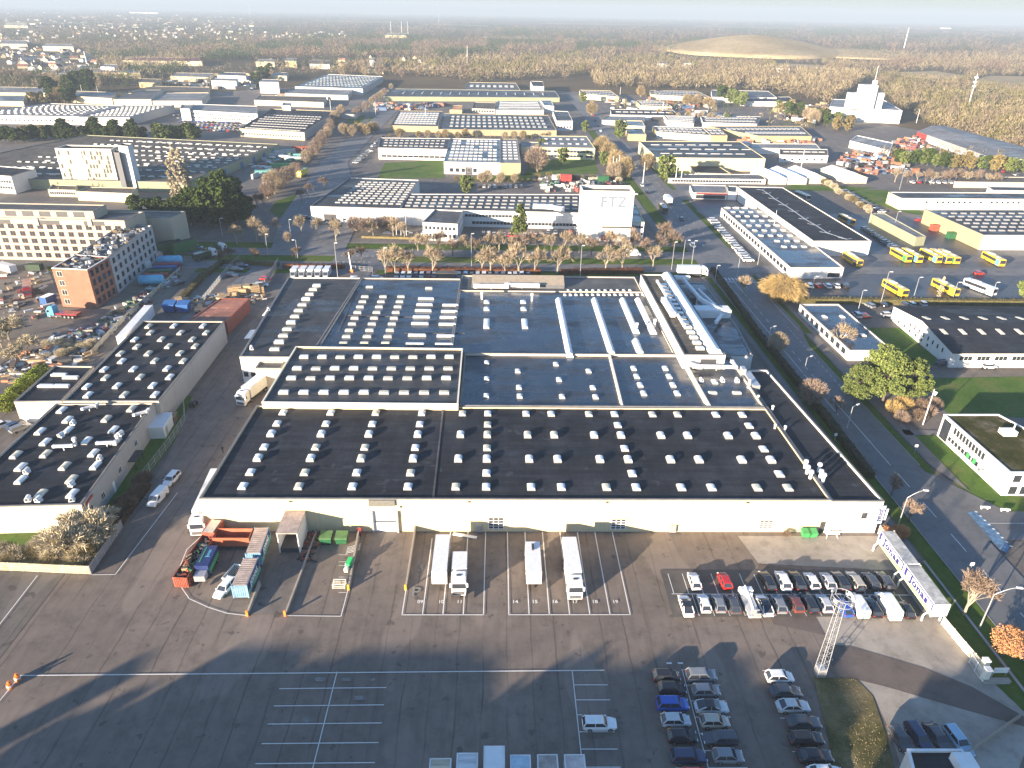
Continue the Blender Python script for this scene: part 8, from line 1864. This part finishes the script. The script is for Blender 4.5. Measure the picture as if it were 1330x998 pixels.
# timber crates
for i, (x, y, s_) in enumerate(((302, 381, 3), (309, 382, 3.2), (317, 383, 3), (324, 381, 3.4), (332, 381, 3.2), (338, 380, 3), (306, 385, 2), (233, 395, 2.4), (241, 393, 2.2), (249, 396, 2), (262, 397, 2.2), (275, 392, 1.6), (289, 394, 3), (296, 391, 2.4), (288, 387, 2.2))):
    v = G(x, y); t = thing('timber_crates', f'stack of timber crates, {ORD[i]} in the pallet yard', 'crates', (v.x, v.y, .1), RND.uniform(-.4, .6), 'timber crate stacks'); b = MB()
    k_ = int(s_*1.3)
    for j in range(k_): b.box(-s_*.45, -s_*.4, j*.75+.04, s_*.45, s_*.4, j*.75+.68)
    b.build('crate_stack', WOOD, t, world=False)
DULLS = {RED: mat('dull_red', (.20, .06, .05), .7, .3), BLUE: mat('dull_blue', (.07, .12, .22), .7, .3), ORANGE: mat('dull_orange', (.33, .15, .08), .7, .3), GREEN: mat('dull_green', (.05, .11, .07), .7, .3), RUST: mat('dull_rust', (.22, .10, .07), .8, .3), WHITE: mat('dull_white', (.48, .48, .46), .7, .25), CREAM: mat('dull_cream', (.42, .38, .30), .7, .25)}
def litter(name, label, poly, n, smin, smax, hmax, mats, z=.1, thin=1):
    mats = [DULLS.get(q, q) for q in mats]
    b = MB(); xs = [p[0] for p in poly]; ys = [p[1] for p in poly]; k_ = 0
    while k_ < n:
        x, y = RND.uniform(min(xs), max(xs)), RND.uniform(min(ys), max(ys))
        if not inpoly(x, y, poly): continue
        k_ += 1; p = G(x, y); s_ = RND.uniform(smin, smax); b.obox((p.x, p.y), RND.uniform(0, 3.1), s_*RND.uniform(.8, 2.2), s_*RND.uniform(.25, .8), z, z+RND.uniform(.1, hmax), RND.randrange(len(mats)))
    tag(b.build(name, mats), label, 'litter', None, 'stuff')
litter('building_materials', 'jumble of building materials on the left construction site', [(60, 440), (120, 425), (190, 375), (230, 352), (235, 360), (195, 392), (130, 445), (100, 448)], 210, .5, 2.2, 1.3, [WHITE, RED, GALV, WOOD, GREEN, DARK, GALV, BLUE, CREAM])
litter('building_materials', 'scattered materials before the unfinished block', [(0, 345), (60, 350), (66, 400), (30, 430), (0, 430)], 90, .4, 1.8, .8, [GALV, WOOD, DARK, RED, WHITE, BARK])
litter('building_materials', 'boards and dark scrap behind the side extension', [(0, 462), (128, 446), (120, 470), (0, 500)], 160, .5, 2.6, 1.0, [DARK, WOOD, ORANGE, BARK, GALV, WHITE])
litter('pallet_litter', 'loose pallets and boards in the pallet yard', [(225, 398), (260, 385), (345, 378), (350, 388), (300, 400), (262, 404)], 130, .5, 2.0, .5, [WOOD, WHITE, WOOD, GALV, DARK])
litter('machinery_yard_goods', 'hired machinery and crates in the yard behind the lettered tower', [(700, 232), (790, 232), (812, 246), (770, 250), (705, 250)], 150, .8, 3.2, 2.4, [RED, WHITE, GREEN, GALV, CREAM, DARK, WHITE])
litter('machinery_yard_goods', 'red farm machinery before the grey roofed hall', [(1160, 184), (1195, 176), (1215, 200), (1165, 200)], 130, 1.0, 4.0, 2.6, [RED, RED, DARK, GALV, ORANGE])
litter('scrap_yard_goods', 'orange containers and scrap beside the white tents', [(1105, 195), (1160, 200), (1190, 225), (1120, 228), (1082, 215)], 170, 1.0, 5.0, 2.8, [RUST, ORANGE, GALV, DARK, WHITE, BLUE])
litter('scrap_yard_goods', 'goods stored between white works, right distance', [(960, 178), (1060, 180), (1070, 188), (970, 186)], 90, 1.5, 6.0, 2.8, [ORANGE, WHITE, BLUE, RUST, GALV])
litter('scrap_heap', 'grey-brown heap of scrap before the white mill', [(1008, 142), (1070, 138), (1080, 155), (1050, 165), (1010, 155)], 260, 2.0, 6.0, 5.0, [BARK, DARK, GALV, BARK, WOOD])
litter('storage_yard_goods', 'orange racks and white containers among the sheds, centre distance', [(490, 137), (585, 137), (560, 142), (490, 144)], 130, 1.5, 7.0, 3.6, [ORANGE, WHITE, DARK, GALV, BLUE, RUST])
litter('storage_yard_goods', 'vans and goods among the works in the left distance', [(380, 118), (465, 118), (440, 128), (405, 132), (350, 130)], 110, 1.5, 6.0, 3.0, [WHITE, ORANGE, GALV, DARK, BLUE])
litter('storage_yard_goods', 'small works clutter below the speckled blue roof', [(220, 100), (330, 98), (330, 118), (220, 112)], 150, 2, 9.0, 4.5, [WHITE, CREAM, GALV, DARK, BLUE, WOOD])
litter('storage_yard_goods', 'mixed goods among the right distance works', [(780, 128), (900, 130), (960, 150), (900, 165), (800, 150)], 150, 1.5, 7.0, 3.4, [WHITE, CREAM, GALV, DARK, BLUE, RUST])
litter('storage_yard_goods', 'containers between the left works', [(340, 200), (400, 196), (395, 212), (330, 232)], 60, 1.5, 8.0, 2.8, [WHITE, TEAL, GALV, RUST, GREEN])
litter('roof_top_houses', 'far suburb roofs too small to tell apart near the left horizon', [(0, 34), (330, 44), (330, 24), (0, 12)], 260, 8, 20, 8, [CREAM, CREAM, W_BEIGE, W_DGREY])
for x, y, m, lb in ((1220, 300, RUST, 'rust red container beside the yellow-walled works'), (1242, 310, GREEN, 'green tank container beside the yellow-walled works'), (347, 228, TEAL, 'long teal container in the yard by the striped warehouse'), (384, 210, WHITE, 'white trailer in the yard by the striped warehouse'), (392, 196, RUST, 'orange-red container in the yard by the striped warehouse'), (366, 219, LGREEN, 'long green-edged trailer in the yard by the striped warehouse')):
    v = G(x, y); container('container', lb, (v.x, v.y, .1), .1 if x > 1000 else .15, m, None, 9 if x > 1000 else 13, 2.9)
v = G(760, 235); 
for x, y, m, lb in ((783, 238, GREEN, 'dark teal container behind the lettered tower'), (735, 236, RED, 'red container behind the factory roof'), (985, 183, BLUE, 'blue container before the white works')):
    v = G(x, y); container('container', lb, (v.x, v.y, .1), 0, m, None, 6, 4)
v = G(862, 326); t = make_van(WH, 'white van on the avenue before the lettered tower', (G(822, 332).x, 278, .16), 0.0, 6.2, 2.6, 'moving_van')
v = at(1001, 402, .5)
# unseen stand-in trees and blocks added behind the viewpoint to shade the yard
def stand_in_tree(px, py, y0, i, w=1.0):
    x, h = caster(px, py, y0); t = plant(OLIVE[i % 3], 'stand_in_tree', f'broad unseen stand-in tree behind the viewpoint, {ORD[i]} of its row', 0, 0, h/11.4, 'unseen stand-in trees behind the viewpoint', xy=(x, y0), sx=w)
sh = [(262, 868, 1.2), (445, 838, 1.0), (478, 845, 1.1), (520, 838, 1.2), (560, 846, 1.0), (600, 834, 1.1), (632, 836, .9), (652, 856, .8), (790, 838, 1.0), (815, 826, 1.1), (842, 824, 1.0), (868, 836, 1.0), (884, 850, .9), (915, 823, .8), (948, 824, .7), (965, 846, .9), (1050, 832, .9), (1068, 846, .9)]
for i, (x, y, w) in enumerate(sh): stand_in_tree(x, y, -4-(i % 3)*3, i, w)
for i, (x, y) in enumerate(((12, 938), (22, 902), (1120, 868), (1010, 722), (1042, 726), (1075, 722), (1105, 722), (1130, 724))):
    if x < 500: pass
for i, (p0, p1, y0) in enumerate((((420, 850), (650, 850), -16), ((795, 860), (885, 862), -16), ((905, 850), (970, 858), -16), ((1035, 850), (1085, 862), -16))):
    block('shade_block', f'plain unseen stand-in block behind the viewpoint, {ORD[i]} behind the stand-in trees', (p0, p1), y0)
# ---------------------------------------------------------------- light, air and camera
W = bpy.data.worlds.new('World'); S.world = W; W.use_nodes = True
nt = W.node_tree; bg = nt.nodes['Background']; sky = nt.nodes.new('ShaderNodeTexSky'); sky.sky_type = 'NISHITA'; sky.sun_disc = False
sky.sun_elevation = SUN_EL; sky.sun_rotation = radians(180+47); sky.altitude = 0; sky.air_density = 1.0; sky.dust_density = .5; sky.ozone_density = 1.5
tc = nt.nodes.new('ShaderNodeTexCoord'); sxyz = nt.nodes.new('ShaderNodeSeparateXYZ'); nt.links.new(tc.outputs['Generated'], sxyz.inputs[0])
low = ramp(nt, sxyz.outputs[2], [(0.0, (.27, .34, .44)), (.12, (.33, .43, .58)), (.35, (.62, .82, 1.05))])
nt.links.new(mixc(nt, 1.0, sky.outputs[0], low, 'MULTIPLY'), bg.inputs[0]); bg.inputs[1].default_value = .08
sl = bpy.data.lights.new('sun', 'SUN'); sl.energy = 5.0; sl.angle = radians(.53); sl.color = (1.0, .82, .62)
so = bpy.data.objects.new('sun', sl); COL.objects.link(so); so.location = (-100, -100, 200)
d = Vector((sin(SUN_AZ)*cos(SUN_EL), cos(SUN_AZ)*cos(SUN_EL), -sin(SUN_EL))); so.rotation_euler = d.to_track_quat('-Z', 'Y').to_euler()
b = MB(); b.box(-15500, -390, -1.5, 15500, 15500, 200)
m = bpy.data.materials.new('haze_air'); m.use_nodes = True; n_ = m.node_tree; n_.nodes.remove(n_.nodes['Principled BSDF'])
pv = n_.nodes.new('ShaderNodeVolumePrincipled'); pv.inputs['Color'].default_value = (.42, .51, .62, 1); pv.inputs['Density'].default_value = .00017; pv.inputs['Anisotropy'].default_value = 0.0
n_.links.new(pv.outputs[0], n_.nodes['Material Output'].inputs['Volume'])
HZ = b.build('haze', m); HZ['kind'] = 'stuff'
cd = bpy.data.cameras.new('camera'); cam = bpy.data.objects.new('camera', cd); COL.objects.link(cam)
cd.sensor_width = 36; cd.lens = FPX/1330*36; cd.clip_start = .5; cd.clip_end = 40000
M = Matrix((RT, UP, -_fw)).transposed().to_4x4(); M.translation = Vector((0, 0, H)); cam.matrix_world = M; S.camera = cam
S.view_settings.view_transform = 'Standard'; S.view_settings.look = 'None'; S.view_settings.exposure = 2.15; S.view_settings.gamma = 1
S.cycles.volume_bounces = 1; S.cycles.max_bounces = 6; S.cycles.diffuse_bounces = 3; S.cycles.use_denoising = True
